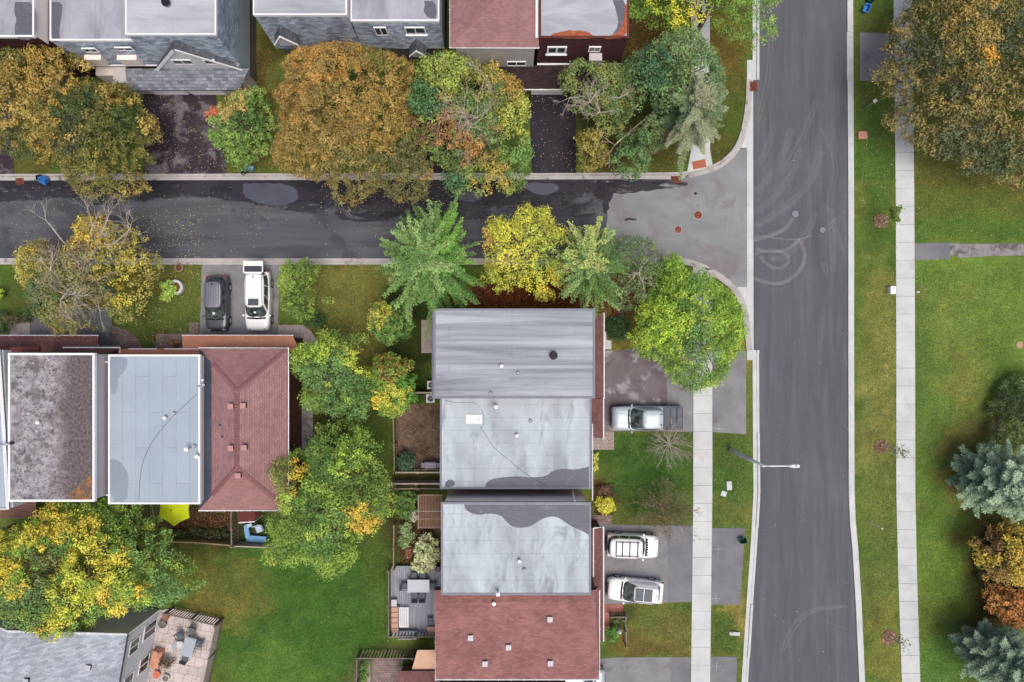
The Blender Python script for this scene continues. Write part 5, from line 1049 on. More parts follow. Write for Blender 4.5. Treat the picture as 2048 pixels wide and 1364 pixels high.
for px, py, rot, lb, w_, h_ in ((1398, 329, R(12), 'rust red tactile plate set in the sidewalk end', 1.1, .65), (1724, 271, 0, 'square of orange filter cloth over the kerb inlet', .72, .62)):
    x, y, _ = W(px, py); m = MB().rect((x, y), rot, w_, h_, .055, .075)
    for a in range(-4, 5):
        for b_ in range(-2, 3):
            dx, dy = a * w_ / 10, b_ * h_ / 6; m.cyl((x + dx * math.cos(rot) - dy * math.sin(rot), y + dx * math.sin(rot) + dy * math.cos(rot)), .025, .075, .085, 6)
    if py == 271: m = MB().rect((x, y), rot, w_, h_, .12, .15).rect((x - .05, y), .1, w_ * .6, h_ * .7, .15, .165)
    tag(obj('tactile_plate' if py == 329 else 'inlet_cover', m, plain('rust_red_plate' if py == 329 else 'orange_cloth', lin((164, 98, 78)) if py == 329 else lin((190, 138, 120)), .8, var=.2, scale=8), origin=(x, y, 0)), lb, 'tactile plate' if py == 329 else 'drain cover')
def bin_(px, py, mat, label, w_=.5, d_=.4, h_=.38, rot=0, tip=0, name='recycling_bin', cat='recycling bin', z=0., inner='black'):
    x, y, _ = W(px, py); t = thing(name, label, cat, (x, y, z), None, rot, local=True); m = MB(); a, b_ = (w_ / 2 * .82, d_ / 2 * .82), (w_ / 2, d_ / 2)
    lo = [(-a[0], -a[1], 0), (a[0], -a[1], 0), (a[0], a[1], 0), (-a[0], a[1], 0)]; hi = [(-b_[0], -b_[1], h_), (b_[0], -b_[1], h_), (b_[0], b_[1], h_), (-b_[0], b_[1], h_)]
    k = .03; li = [(p[0] * .9, p[1] * .88, .03) for p in lo]; h2 = [(p[0] * .9, p[1] * .88, h_) for p in hi]
    for i in range(4): j = (i + 1) % 4; m.quad(lo[i], lo[j], hi[j], hi[i]); m.quad(hi[i], hi[j], h2[j], h2[i]); m.quad(h2[i], h2[j], li[j], li[i])
    m.quad(*lo[::-1]); m.quad(*li); r_ = MB(); edge(r_, (-b_[0] - .02, -b_[1] - .02, b_[0] + .02, b_[1] + .02), h_ - .03, h_ + .015, .04)
    T = Matrix.Translation((0, 0, .02 + (d_ / 2 * math.sin(abs(tip))))) @ Matrix.Rotation(tip, 4, 'X'); obj('tub', m.xf(T), M[mat], t); obj('bin_rim', r_.xf(T), M[mat], t); obj('handle', MB().box(-w_ / 2 - .06, -.07, h_ - .08, -w_ / 2 - .015, .07, h_ - .04).xf(T), M[mat], t)
    return t
M['blue'] = plain('blue_plastic', lin((66, 126, 196)), .45, var=.1); M['green'] = plain('dark_green_plastic', lin((36, 78, 66)), .5); M['bluedark'] = plain('navy_plastic', lin((40, 52, 72)), .5)
bin_(96, 358, 'blue', 'tipped blue recycling box at the kerb on the far left', .62, .5, .45, R(-30), R(50)); bin_(84, 357, 'black', 'black bin half hidden behind the tipped blue box', .4, .35, .4, R(10))
bin_(503, 338, 'blue', 'blue recycling box with pale lid beside the dark blue one', .5, .42, .38, R(-20)); bin_(490, 342, 'bluedark', 'dark blue box leaning at the kerb left of the pale lidded one', .5, .42, .4, R(30), R(25))
bin_(277, 342, 'black', 'open black box at the kerb left of the wet driveway', .42, .5, .4, R(20), R(20)); bin_(1729, 19, 'blue', 'blue recycling box on the grass at the top of the road', .42, .62, .4, R(-20), R(15)); bin_(1737, 2, 'green', 'dark green bin at the very top beside the blue box', .5, .5, .45, R(-10))
bin_(1483, 1081, 'green', 'open dark green bin standing at the kerb of the lower driveway', .52, .42, .4, R(8), R(-20), z=.04)
x, y, _ = W(503, 336, .4); m = MB().box(-.17, -.14, 0, .17, .14, .05).xf(Matrix.Translation((x, y, .42)) @ Matrix.Rotation(R(-20), 4, 'Z')); tag(obj('box_lid', m, plain('pale_blue_lid', lin((140, 180, 226)), .4), origin=(x, y, .42)), 'pale blue lid lying on the blue recycling box', 'lid')
for px, py, w_, h_, rt_, lb in ((1458, 971, .42, .72, 4, 'white flat slab on the grass near the lamp, the taller upper one'), (1447, 987, .46, .42, -18, 'white flat slab on the grass near the lamp, the small lower one')):
    x, y, _ = W(px, py); m = MB().rect((x, y), R(rt_), w_, h_, .0, .1); tag(obj('stone_slab', m, M['conc'], bevel=.02, origin=(x, y, 0)), lb, 'stone slab')
x, y, _ = W(1467, 1266); bd = thing('curb_sign', 'pale fallen board at the kerb with a dark stick beside it', 'board', (x, y, 0)); obj('board', MB().rect((x + .05, y), R(-3), .85, .28, .1, .16), M['conc'], bd, bevel=.01); obj('stick', MB().path([(x - .6, y + .55, .05), (x - .35, y + .15, .12), (x - .1, y + .08, .2)], .025, 5), M['bark'], bd)
x, y, _ = W(2039, 690); tag(obj('access_cover', MB().cyl((x, y), .28, 0, .04, 24), plain('tan_cover', lin((170, 138, 116)), .8), origin=(x, y, 0)), 'round tan cover set in the lawn at the right edge', 'access cover')
x, y, _ = W(1836, 584); tag(obj('stone', MB().dome((x, y, 0), .15, .1, .08, 9, 3), M['kerb'], origin=(x, y, 0)), 'small pale stone beside the right sidewalk', 'stone')
# stone ring planter and wicker ring
x, y, _ = W(355, 575); pn = thing('planter', 'round white stone planter with a leafy plant spilling to the left', 'planter', (x, y, 0)); obj('stone_ring', MB().ring((x, y), .4, .62, 0, .42, 36), M['kerb'], pn, bevel=.03); obj('soil', MB().cyl((x, y), .41, .02, .33, 24), speck('reddish_soil', lin((128, 78, 58)), lin((96, 60, 48)), 5, 30), pn)
x, y, _ = W(361, 536); wr = thing('wicker_basket', 'round brown wicker basket on the lawn by the kerb', 'basket', (x, y, 0)); obj('basket_side', MB().ring((x, y), .26, .34, 0, .22, 24), M['bark'], wr); obj('basket_rim', MB().ring((x, y), .24, .37, .22, .27, 24), M['wood_green'], wr); obj('dead_plant', MB().dome((x, y, .03), .25, .25, .1, 10, 3), M['rust'], wr)
# lime parasol
x, y, _ = W(346, 1019, 2.4); ps = thing('parasol', 'lime green hexagonal parasol below the blue grey roof', 'parasol', (x, y, 0)); M['lime'] = plain('lime_fabric', lin((178, 190, 34)), .8, var=.05); m = MB(); rb_ = MB()
pt = [(x + 1.38 * math.cos(R(62 * 0 + 28 + 60 * k)), y + 1.38 * math.sin(R(28 + 60 * k)), 2.15) for k in range(6)]
for k in range(6):
    a, b_ = pt[k], pt[(k + 1) % 6]; mid = tuple((a[i] + b_[i]) / 2 * (1 if i == 2 else 1) for i in range(3)); mid = (mid[0] + (x - mid[0]) * .07, mid[1] + (y - mid[1]) * .07, 2.2); m.quad((x, y, 2.65), a, mid); m.quad((x, y, 2.65), mid, b_); m.quad(a, (a[0], a[1], 2.08), (mid[0], mid[1], 2.12), mid); rb_.path([(x, y, 2.6), (a[0], a[1], 2.12)], .012, 4)
obj('canopy', m, M['lime'], ps); obj('ribs', rb_, M['metal'], ps); obj('pole', MB().cyl((x, y), .025, 0, 2.7, 8), M['metal'], ps); obj('finial', MB().dome((x, y, 2.66), .05, .05, .06, 8, 3), M['black'], ps)
# bench, blue chairs behind the plum house
x, y, _ = W(505, 1030, .5); sb = thing('garden_swing', 'dark red garden swing seat peeking out below the plum roof', 'swing seat', (x, y, 0)); M['maroon'] = plain('maroon_fabric', lin((96, 50, 52)), .8); obj('swing_canopy', MB().quad((x - .7, y + .6, 1.9), (x - .62, y - .35, 1.65), (x + .62, y - .22, 1.7), (x + .7, y + .6, 1.9)), M['maroon'], sb); obj('seat', MB().box(x - .55, y - .2, .42, x + .55, y + .3, .52), M['maroon'], sb, bevel=.03)
obj('frame', MB().path([(x - .72, y - .1, 0), (x - .66, y - .3, 1.68), (x + .66, y - .2, 1.72), (x + .72, y - .1, 0)], .025, 6).path([(x - .66, y - .36, 1.66), (x + .64, y - .24, 1.7)], .02, 5), M['white_metal'], sb)
def chair(label, px, py, z, rot, mat, back=.5, w_=.55, arms=True, grp=None, frame='trim_dark', name='garden_chair'):
    x, y, _ = W(px, py, z + .4); t = thing(name, label, 'chair', (x, y, z), grp, rot, local=True)
    obj('seat', MB().box(-w_ / 2, -.25, .4, w_ / 2, .25, .44), M[mat], t, bevel=.015)
    m = MB().box(-w_ / 2, -.03, 0, w_ / 2, .02, back); m.xf(Matrix.Translation((0, -.26, .44)) @ Matrix.Rotation(R(18), 4, 'X')); obj('backrest', m, M[mat], t, bevel=.015)
    for sx in (-1, 1):
        for sy in (-1, 1): obj('leg', MB().path([(sx * (w_ / 2), sy * .24, .42), (sx * (w_ / 2 + .02), sy * .27, 0)], .016, 5), M[frame], t)
        if arms: obj('armrest', MB().path([(sx * (w_ / 2 + .01), -.33, .66), (sx * (w_ / 2 + .02), .22, .64), (sx * (w_ / 2 + .01), .24, .42)], .02, 5), M[frame], t)
    return t
M['sky'] = plain('sky_blue_fabric', lin((112, 160, 204)), .8, var=.18, scale=6); M['paleblue'] = plain('pale_blue_fabric', lin((168, 184, 206)), .8); M['sling'] = plain('grey_sling', lin((92, 98, 108)), .7); M['slingpale'] = plain('pale_sling', lin((190, 190, 192)), .6)
chair('pale blue garden chair beside the blue covered lounger', 519, 1058, 0, R(200), 'paleblue', .5, .6)
x, y, _ = W(513, 1078, .3); lg = thing('garden_lounger', 'blue covered corner lounger near the bottom of the fenced yard', 'lounger', (x, y, 0)); obj('seat_pad', MB().rect((x, y), R(-4), 1.6, .55, .2, .38), M['sky'], lg, bevel=.06); obj('back_pad', MB().rect((x - .75, y + .65), R(98), 1.1, .4, .2, .5), M['sky'], lg, bevel=.1); obj('cushion', MB().rect((x - .55, y + 1.15), R(20), .5, .3, .35, .5), M['paleblue'], lg, bevel=.05); obj('frame', MB().rect((x, y), R(-4), 1.5, .5, 0, .2).rect((x - .75, y + .65), R(98), 1.0, .35, 0, .2), M['trim_dark'], lg)
# deck left of the yellow tree
x0, y0, _ = W(0, 1037, 1.2); x1, y1, _ = W(72, 1006, 1.2); dk = thing('deck', 'raised brown wooden deck below the mottled roof', 'deck', ((x0 + x1) / 2, y0, 0)); m = MB()
M['deckbrown'] = speck('brown_deck_wood', lin((140, 108, 96)), lin((118, 88, 78)), 2, 25, .8, (1, 6, 1))
k = y0
while k < y1 + .8: m.box(x0 - 1.5, k, 1.12, x1, k + .13, 1.2); k += .15
obj('planks', m, M['deckbrown'], dk)
for xx in (x0 + .4, x1 - .3): obj('leg', MB().box(xx - .06, y0 + .1, 0, xx + .06, y0 + .22, 1.12), M['wood_green'], dk)
# grey deck with furniture
M['deckgrey'] = speck('grey_deck_wood', lin((150, 154, 164)), lin((130, 134, 144)), 1.5, 25, .75, (5, .4, 1), fine=.12)
x0, y0, _ = W(781, 1272, .5); x1, y1, _ = W(884, 1132, .5); dk = thing('deck', 'grey plank deck with garden furniture beside the stained roof house', 'deck', ((x0 + x1) / 2, (y0 + y1) / 2, 0)); m = MB(); k = x0
while k < x1: m.box(k, y0, .44, k + .135, y1, .5); k += .15
obj('planks', m, M['deckgrey'], dk); obj('deck_frame', MB().box(x0 + .05, y0 + .05, .05, x1 - .05, y1 - .05, .36), M['wood'], dk)
fence([(782, 1134), (782, 1200), (782, 1268)], 1.1, 'slatted deck railing along the lawn side of the grey deck', 'wood', z=.5, gap=.25); fence([(784, 1262), (884, 1262)], 1.1, 'slatted deck railing along the bottom of the grey deck', 'wood', z=.5, gap=.26)
x, y, _ = W(837, 1172, 1.2); tb = thing('garden_table', 'rectangular frosted glass table on the grey deck', 'table', (x, y, .5)); obj('tabletop', MB().box(x - .87, y - .5, 1.2, x + .87, y + .5, 1.23), M['frost'] if 'frost' in M else M.setdefault('frost', glassy('frosted_glass', lin((152, 162, 172)), .25)), tb, bevel=.05); obj('table_rim', edge(MB(), (x - .88, y - .51, x + .88, y + .51), 1.18, 1.235, .05), M['slingpale'], tb)
for sx in (-1, 1):
    for sy in (-1, 1): obj('leg', MB().cyl((x + sx * .75, y + sy * .4), .03, .5, 1.2, 8), M['trim_grey'], tb)
c1_ = chair('dark grey sling chair at the left end of the glass table', 811, 1172, .5, R(-90), 'sling', .5, .5, grp='chairs round the glass table')
def cdup(px, py, rot, lab):
    x, y, _ = W(px, py, .9); return dup(c1_, (x, y, .5), rot, lab)
cdup(863, 1172, R(90), 'dark grey sling chair at the right end of the glass table'); cdup(828, 1152, R(180), 'dark grey sling chair above the glass table, left one'); cdup(846, 1152, R(180), 'dark grey sling chair above the glass table, right one'); cdup(830, 1191, R(0), 'dark grey sling chair below the glass table, left one'); cdup(845, 1191, R(0), 'dark grey sling chair below the glass table, right one')
x, y, _ = W(808, 1235, .9); ct = thing('coffee_table', 'white slatted coffee table on the grey deck', 'coffee table', (x, y, .5)); m = MB()
for k in range(5): m.box(x - .38 + k * .16, y - .78, .87, x - .38 + k * .16 + .1, y + .78, .9)
m.box(x - .4, y - .8, .83, x + .38, y - .74, .87).box(x - .4, y + .74, .83, x + .38, y + .8, .87); obj('tabletop', m, M['white_metal'], ct)
for sx in (-.34, .32):
    for sy in (-.72, .72): obj('leg', MB().cyl((x + sx, y + sy), .025, .5, .84, 6), M['white_metal'], ct)
x, y, _ = W(790, 1240, .9); sf = thing('garden_sofa', 'garden sofa with tan cushions along the deck railing', 'sofa', (x, y, .5)); obj('frame', MB().box(x - .34, y - 1.1, .5, x + .3, y + 1.1, .78), M['trim_grey'], sf); M['tan'] = plain('tan_cushion', lin((186, 150, 132)), .9)
for k in range(5): obj('cushion', MB().box(x - .3, y - 1.08 + k * .43, .78, x + .26, y - .68 + k * .43, .93), M['tan'], sf, bevel=.04)
x, y, _ = W(788, 1206, .9); tag(obj('storage_box', MB().box(x - .2, y - .25, .5, x + .2, y + .25, .9).box(x - .22, y - .27, .9, x + .22, y + .27, .94), M['slingpale'], origin=(x, y, .5)), 'small pale storage box at the top end of the sofa', 'box')
x, y, _ = W(816, 1268, 1.0); bn = thing('garden_bench', 'grey bench across the bottom of the grey deck', 'bench', (x, y, .5)); obj('seat', MB().box(x - .75, y - .2, .85, x + .75, y + .22, .92), M['deckgrey'], bn); obj('backrest', MB().box(x - .75, y - .3, .92, x + .75, y - .22, 1.35), M['deckgrey'], bn)
for sx in (-.7, .7): obj('leg', MB().box(x + sx - .04, y - .25, .5, x + sx + .04, y + .2, .85), M['deckgrey'], bn)
x, y, _ = W(860, 1243, .9); st = thing('side_table', 'dark square side table near the house wall on the deck', 'side table', (x, y, .5)); obj('tabletop', MB().box(x - .22, y - .3, .9, x + .22, y + .3, .94), M['sling'], st); obj('leg', MB().box(x - .06, y - .06, .5, x + .06, y + .06, .9), M['sling'], st)
x, y, _ = W(862, 1262, .8); tag(obj('ottoman', MB().box(x - .3, y - .3, .5, x + .35, y + .35, .85), M['tan'], bevel=.06, origin=(x, y, .5)), 'tan ottoman in the bottom right corner of the deck', 'ottoman')
x, y, _ = W(876, 1138, .8); po = thing('plant_pot', 'black round pot in the upper right corner of the grey deck', 'pot', (x, y, .5)); obj('pot', MB().cyl((x, y), .18, .5, .85, 18, .24), M['black'], po); obj('soil', MB().cyl((x, y), .2, .85, .86, 16), M['bark'], po)
# pergola
x0, y0, _ = W(836, 1057, 2.4); x1, y1, _ = W(886, 989, 2.4); pg = thing('pergola', 'brown slatted wooden pergola beside the stained roof', 'pergola', ((x0 + x1) / 2, (y0 + y1) / 2, 0)); m = MB(); k = x0 + .05
while k < x1: m.box(k, y0, 2.32, k + .07, y1, 2.4); k += .12
obj('slats', m, M['deckbrown'], pg); obj('beam', MB().box(x0, y0 + .02, 2.2, x1, y0 + .12, 2.318).box(x0, y1 - .12, 2.2, x1, y1 - .02, 2.318).box(x0, (y0 + y1) / 2, 2.2, x1, (y0 + y1) / 2 + .1, 2.318).box(x0 + .0, y0 - .02, 2.402, x0 + .05, y1, 2.46).box(x0, (y0 + y1) / 2, 2.402, x1, (y0 + y1) / 2 + .06, 2.44).box(x0, (y0 + y1) / 2 - .6, 2.402, x1, (y0 + y1) / 2 - .56, 2.43), M['wood_pale'], pg)
for yy in (y0 + .06, y1 - .06): obj('post', MB().box(x0 + .03, yy - .05, 0, x0 + .13, yy + .05, 2.2), M['deckbrown'], pg)
# air conditioners and covered barbecue
for px, py, lb in ((861, 797, 'air conditioner with a round black fan below the streaked roof corner'), (863, 770, 'grey air conditioner half under the streaked roof edge')):
    x, y, _ = W(px, py, .8); ac = thing('air_conditioner', lb, 'air conditioner', (x, y, 0)); obj('case', MB().box(x - .36, y - .34, .05, x + .36, y + .34, .8), M['slingpale'], ac, bevel=.03); obj('fan_grille', MB().ring((x, y), .2, .27, .8, .83, 24).cyl((x, y), .09, .8, .82, 14), M['trim_grey'], ac); obj('fan', MB().cyl((x, y), .2, .79, .803, 20), M['black'], ac)
x, y, _ = W(861, 931, .8); bq = thing('barbecue', 'barbecue under a pale grey cover on the paved patio', 'barbecue', (x, y, 0)); obj('cover', MB().box(x - .5, y - .26, .1, x + .5, y + .28, .9), plain('grey_cover', lin((140, 134, 148)), .7), bq, bevel=.1); obj('side_shelf', MB().box(x - .75, y - .2, .7, x - .5, y + .2, .75).box(x + .5, y - .2, .7, x + .75, y + .2, .75), M['trim_grey'], bq)
x, y, _ = W(817, 1108, .1); tag(obj('stepping_stone', MB().rect((x, y), R(5), .55, .75, .0, .06), M['paver_red'], origin=(x, y, 0)), 'square pink stepping stone in the dark planting bed', 'stepping stone')
# furniture on the angled house's patio
x, y, _ = W(376, 1295, .85); tb = thing('patio_table', 'glass patio table with pale rim on the stone patio', 'table', (x, y, .12)); obj('tabletop', MB().rect((x, y), R(75), 1.5, .85, .8, .83), M['frost'], tb, bevel=.05); obj('table_rim', MB().rect((x, y), R(75), 1.56, .91, .77, .798), M['slingpale'], tb)
for sx in (-.6, .6):
    for sy in (-.33, .33): obj('leg', MB().cyl((x + sx * math.cos(R(75)) - sy * math.sin(R(75)), y + sx * math.sin(R(75)) + sy * math.cos(R(75))), .025, .12, .78, 6), M['trim_grey'], tb)
chair('white plastic chair on the left of the patio table', 360, 1290, .12, R(-95), 'slingpale', .5, .6, frame='slingpale'); chair('dark sling chair at the upper end of the patio table', 384, 1261, .12, R(165), 'sling', .5, .55); chair('dark sling chair on the right of the patio table', 398, 1288, .12, R(80), 'sling', .5, .55); chair('dark folded chair at the lower end of the patio table', 371, 1315, .12, R(-20), 'sling', .4, .55); chair('grey sling chair at the upper left of the patio table', 361, 1272, .12, R(215), 'sling', .45, .5)
x, y, _ = W(313, 1317, .5); tp_ = thing('covered_furniture', 'furniture wrapped in a striped terracotta cover by the white wall', 'covered furniture', (x, y, .12)); M['terra'] = shingles('striped_terracotta', lin((196, 128, 104)), lin((168, 96, 78)), 'xy', 3, .12, .03, cm=lin((214, 176, 150)), rot=R(-20)); obj('cover', MB().rect((x, y), R(75), 1.5, .8, .12, .75), M['terra'], tp_, bevel=.12); obj('cover_top', MB().rect((x + .1, y + .45), R(60), .6, .5, .7, .95), M['terra'], tp_, bevel=.1)
for px, py, r_, mt, lb in ((331, 1235, .28, 'redpot', 'red round ball pot at the top corner of the stone patio'), (325, 1248, .34, 'green', 'dark green round tub below the red pot'), (313, 1349, .3, 'orangepot', 'orange round bucket on the stone patio'), (331, 1357, .32, 'slingpale', 'pale square tub beside the orange bucket')):
    if mt == 'redpot': M[mt] = plain('red_glaze', lin((176, 70, 58)), .5)
    if mt == 'orangepot': M[mt] = plain('orange_plastic', lin((196, 112, 84)), .5)
    x, y, _ = W(px, py, .4); t = thing('plant_pot', lb, 'pot', (x, y, .12)); obj('pot', MB().cyl((x, y), r_ * .75, .12, .42, 20, r_), M[mt], t); obj('soil', MB().cyl((x, y), r_ * .8, .42, .425, 16), M[mt] if mt == 'orangepot' else M['bark'], t)
x, y, _ = W(1006 + 0, 0)[:3]
x, y, _ = W(1239, 1260, .4); gn = thing('garden_statue', 'grey stone garden ornament among the shrubs behind the railing', 'statue', (x, y, 0)); obj('plinth', MB().rect((x, y - .2), R(-15), .35, .35, 0, .3), M['conc'], gn, bevel=.03); obj('statue_body', MB().path([(x - .05, y + .05, .0), (x, y, .5), (x + .04, y - .05, .8)], [.16, .13, .06], 8), M['kerb'], gn, smooth=True)
# ================================================================ FOLIAGE
def unit(v): return v / (np.linalg.norm(v, axis=1, keepdims=True) + 1e-9)
def leaves(name, P, U, Vv, L, Wd, cols, parent, mat='leaf'):
    """rhombic leaf blades"""
    n = len(P); L = np.broadcast_to(L, (n,))[:, None]; Wd = np.broadcast_to(Wd, (n,))[:, None]
    off = np.array(parent['_o']) if parent is not None else 0
    P = P - off; v = np.empty((n, 4, 3)); v[:, 0] = P - U * L / 2; v[:, 1] = P + Vv * Wd / 2 + U * L * .05; v[:, 2] = P + U * L / 2; v[:, 3] = P - Vv * Wd / 2 + U * L * .05
    me = bpy.data.meshes.new(name); fastmesh(me, v.reshape(-1, 3), np.arange(n * 4).reshape(n, 4)); setcol(me, np.repeat(np.clip(cols, 0, 1), 4, 0))
    me.materials.append(M[mat]); o = bpy.data.objects.new(name, me); COL.objects.link(o)
    if parent is not None: o.parent = parent; o['_o'] = parent['_o']
    return o
PAL = {}
def pal(*cs): return np.array([lin(c) for c in cs])
def pick(P, palette, patches, rngv):
    """leaf colour by clump: palette by slow noise, then coloured patches (photo spots)"""
    n = len(P); s = F / (CH - P[:, 2]); px = P[:, 0] * s + 1024; py = 682 - P[:, 1] * s
    k = fbm(P[:, 0] * .45 + 11, P[:, 1] * .45 + 5, 3); k = (np.clip((k - .3) / .4, 0, .999) * .75 + rngv.random(n) * .25) * len(palette)
    c = palette[np.clip(k.astype(int), 0, len(palette) - 1)].copy()
    for (a, b, r, col, *w_) in patches:
        d = np.hypot(px - a, py - b) / r + (fbm(P[:, 0] * .8 + a, P[:, 1] * .8 + b, 3) - .5) * 1.1
        hit = (d < 1) & (rngv.random(n) < (w_[0] if w_ else .9)); c[hit] = np.array(lin(col))
    w_ = np.clip((c[:, 0] / c[:, 1] - 1.1) / .6, 0, 1)[:, None] * (c[:, 2:3] > .03); c = c * (1 - w_ * [.2, .1, .06])
    lum = (c @ [.3, .6, .1])[:, None]
    c = (c * .8 + lum * .2 * np.array([1.12, 1.05, .5])) * 1.62
    return c * np.minimum(1, .78 / c.max(1))[:, None]
def limbs(root, base, tips, h, r0, mat='bark', nm='trunk'):
    """tapered trunk with limbs that reach into the crown"""
    b = Vector(base); top = Vector((base[0], base[1], h)); obj(nm, MB().path([b, b.lerp(top, .5) + Vector((.05, .05, 0)), top], [r0, r0 * .75, r0 * .45], 10), M[mat], root, smooth=True)
    m = MB()
    for tpt in tips:
        tv = Vector(tpt); s0 = b.lerp(top, random.uniform(.45, .95)); mid = s0.lerp(tv, .5) + Vector((random.uniform(-.3, .3), random.uniform(-.3, .3), random.uniform(.1, .5)))
        m.path([s0, mid, tv], [r0 * .4, r0 * .25, .02], 5, False)
    obj('branches', m, M[mat], root, smooth=True)
def twigs(mb, p, d, L, r, depth, spread=.6, nmin=3, up=.0, rr=random):
    """recursive bare branching"""
    p = Vector(p); d = Vector(d).normalized(); pts = [p]; k = 3
    for i in range(k):
        d = (d + Vector((rr.uniform(-.2, .2), rr.uniform(-.2, .2), rr.uniform(-.12, .12) + up))).normalized(); pts.append(pts[-1] + d * L / k)
    mb.path(pts, [r, r * .85, r * .7, r * .5], 4 if depth < 3 else 5, False)
    if depth <= 0: return
    for i in range(nmin):
        q = pts[rr.choice([1, 2, 3, 3])]; nd = (d + Vector((rr.uniform(-1, 1), rr.uniform(-1, 1), rr.uniform(-.6, .6))) * spread).normalized()
        twigs(mb, q, nd, L * rr.uniform(.5, .8), r * .55, depth - 1, spread, nmin, up, rr)

def tree(name, label, cat, outline, zt, zb, palette, patches=(), cr=.6, leaf=(.22, .12), per=60, seed=1, dens=1., jit=.3, gap=0., spray=0., grp=None, droop=0., fill=.75, trunk=.25, zm=None, cshape=.75, edge_soft=.35, bark='bark', tn=14, bares=()):
    """broadleaf crown: leaf clumps spread over a domed crown whose plan is the outline (photo pixels at height zm)"""
    rg = np.random.default_rng(seed); zm = zm if zm is not None else zb + (zt - zb) * .45
    poly = [W(x, y, zm)[:2] for x, y in outline]; pa = np.array(poly); cx, cy = pa[:, 0].mean(), pa[:, 1].mean()
    x0, y0 = pa.min(0); x1, y1 = pa.max(0); sp = cr * .92 / math.sqrt(dens)
    n = int((x1 - x0) * (y1 - y0) / sp ** 2 * 3.2); qx = rg.uniform(x0, x1, n); qy = rg.uniform(y0, y1, n)
    k = inpoly(qx, qy, poly); qx, qy = qx[k], qy[k]; d = edgedist(qx, qy, poly); k = d > cr * edge_soft; qx, qy, d = qx[k], qy[k], d[k]
    # thin to roughly even spacing
    cell = {}; keep = []
    for i in range(len(qx)):
        a, b = int(qx[i] / sp), int(qy[i] / sp); ok = True
        for da in (-1, 0, 1):
            for db in (-1, 0, 1):
                for j in cell.get((a + da, b + db), ()):
                    if (qx[i] - qx[j]) ** 2 + (qy[i] - qy[j]) ** 2 < (sp * .8) ** 2: ok = False
        if ok: cell.setdefault((a, b), []).append(i); keep.append(i)
    qx, qy, d = qx[keep], qy[keep], d[keep]; Rm = max(d.max(), 1e-3); u = np.clip(d / Rm, 0, 1)
    prof = (1 - (1 - u) ** 2.3) ** cshape
    lump = fbm(qx * .38 + seed, qy * .38, 3) - .5; lump2 = fbm(qx * .9 + seed * 3, qy * .9, 2) - .5
    z = zb + (zt - zb) * np.clip(prof * (.88) + lump * .55 * prof + lump2 * .3 * prof, 0.02, 1.15)
    if gap > 0:
        g = fbm(qx * .55 + 77, qy * .55 + seed * 5, 3); k = g > np.quantile(g, gap); qx, qy, z, u, d = qx[k], qy[k], z[k], u[k], d[k]
    C = np.stack([qx, qy, z], 1)
    # an inner layer below, sparser, so gaps show darker foliage
    k = rg.random(len(C)) < fill; C2 = C[k].copy(); C2[:, 2] = zb + (C2[:, 2] - zb) * rg.uniform(.3, .75, k.sum()); C2[:, :2] += rg.normal(0, cr * .3, (k.sum(), 2))
    nC = len(C); CC = np.concatenate([C, C2]); rad = cr * rg.uniform(.7, 1.25, len(CC))
    bases = pick(CC, palette, patches, rg)
    bases = bases * rg.uniform(.75, 1.25, (len(CC), 1))
    m = (per * np.concatenate([np.ones(nC), np.full(len(C2), .6)])).astype(int); idx = np.repeat(np.arange(len(CC)), m); N = len(idx)
    dr = unit(rg.normal(0, 1, (N, 3)) + [0, 0, .35]); rr = rad[idx] * rg.random(N) ** .4
    outd = unit(np.stack([CC[idx, 0] - cx, CC[idx, 1] - cy, np.zeros(N)], 1))
    P = CC[idx] + dr * rr[:, None] * [1, 1, .62] + outd * (rr * spray * rg.random(N))[:, None]; P[:, 2] -= droop * rr
    nrm = unit(dr * .9 + [0, 0, .45] + rg.normal(0, .45, (N, 3)))
    U = rg.normal(0, 1, (N, 3)) + dr * .5 + outd * spray * 2.; U = unit(U - nrm * (U * nrm).sum(1, keepdims=True)); Vv = np.cross(nrm, U)
    cols = bases[idx] * rg.uniform(1 - jit, 1 + jit, (N, 1)) * (1 + rg.normal(0, .05, (N, 3)))
    P[:, 2] = np.maximum(P[:, 2], .08)
    base = (cx, cy, 0); t = thing(name, label, cat, base, grp)
    leaves('crown', P, U, Vv, leaf[0] * rg.uniform(.7, 1.3, N), leaf[1] * rg.uniform(.7, 1.3, N), cols, t)
    if trunk:
        ids = rg.choice(len(C), min(tn, len(C)), False); limbs(t, base, [C[i] - [0, 0, cr * .5] for i in ids], zb + (zt - zb) * .55, trunk, bark)
    if bares:
        bm = MB(); rr_ = random.Random(seed)
        for (px, py, z_, n_, L_) in bares:
            p = Vector(W(px, py, z_)); o = Vector((cx, cy, z_ - 2.5)); 
            bm.path([o, o.lerp(p, .6) + Vector((0, 0, .4)), p], [.07, .05, .035], 5, False)
            for q in range(max(3, int(n_ * .75))):
                a = rr_.uniform(0, 6.28); twigs(bm, p, (math.cos(a), math.sin(a), .35), L_, .019, 3, .65, 3, 0, rr_)
        obj('bare_branches', bm, M['bark_pale'], t)
    return t

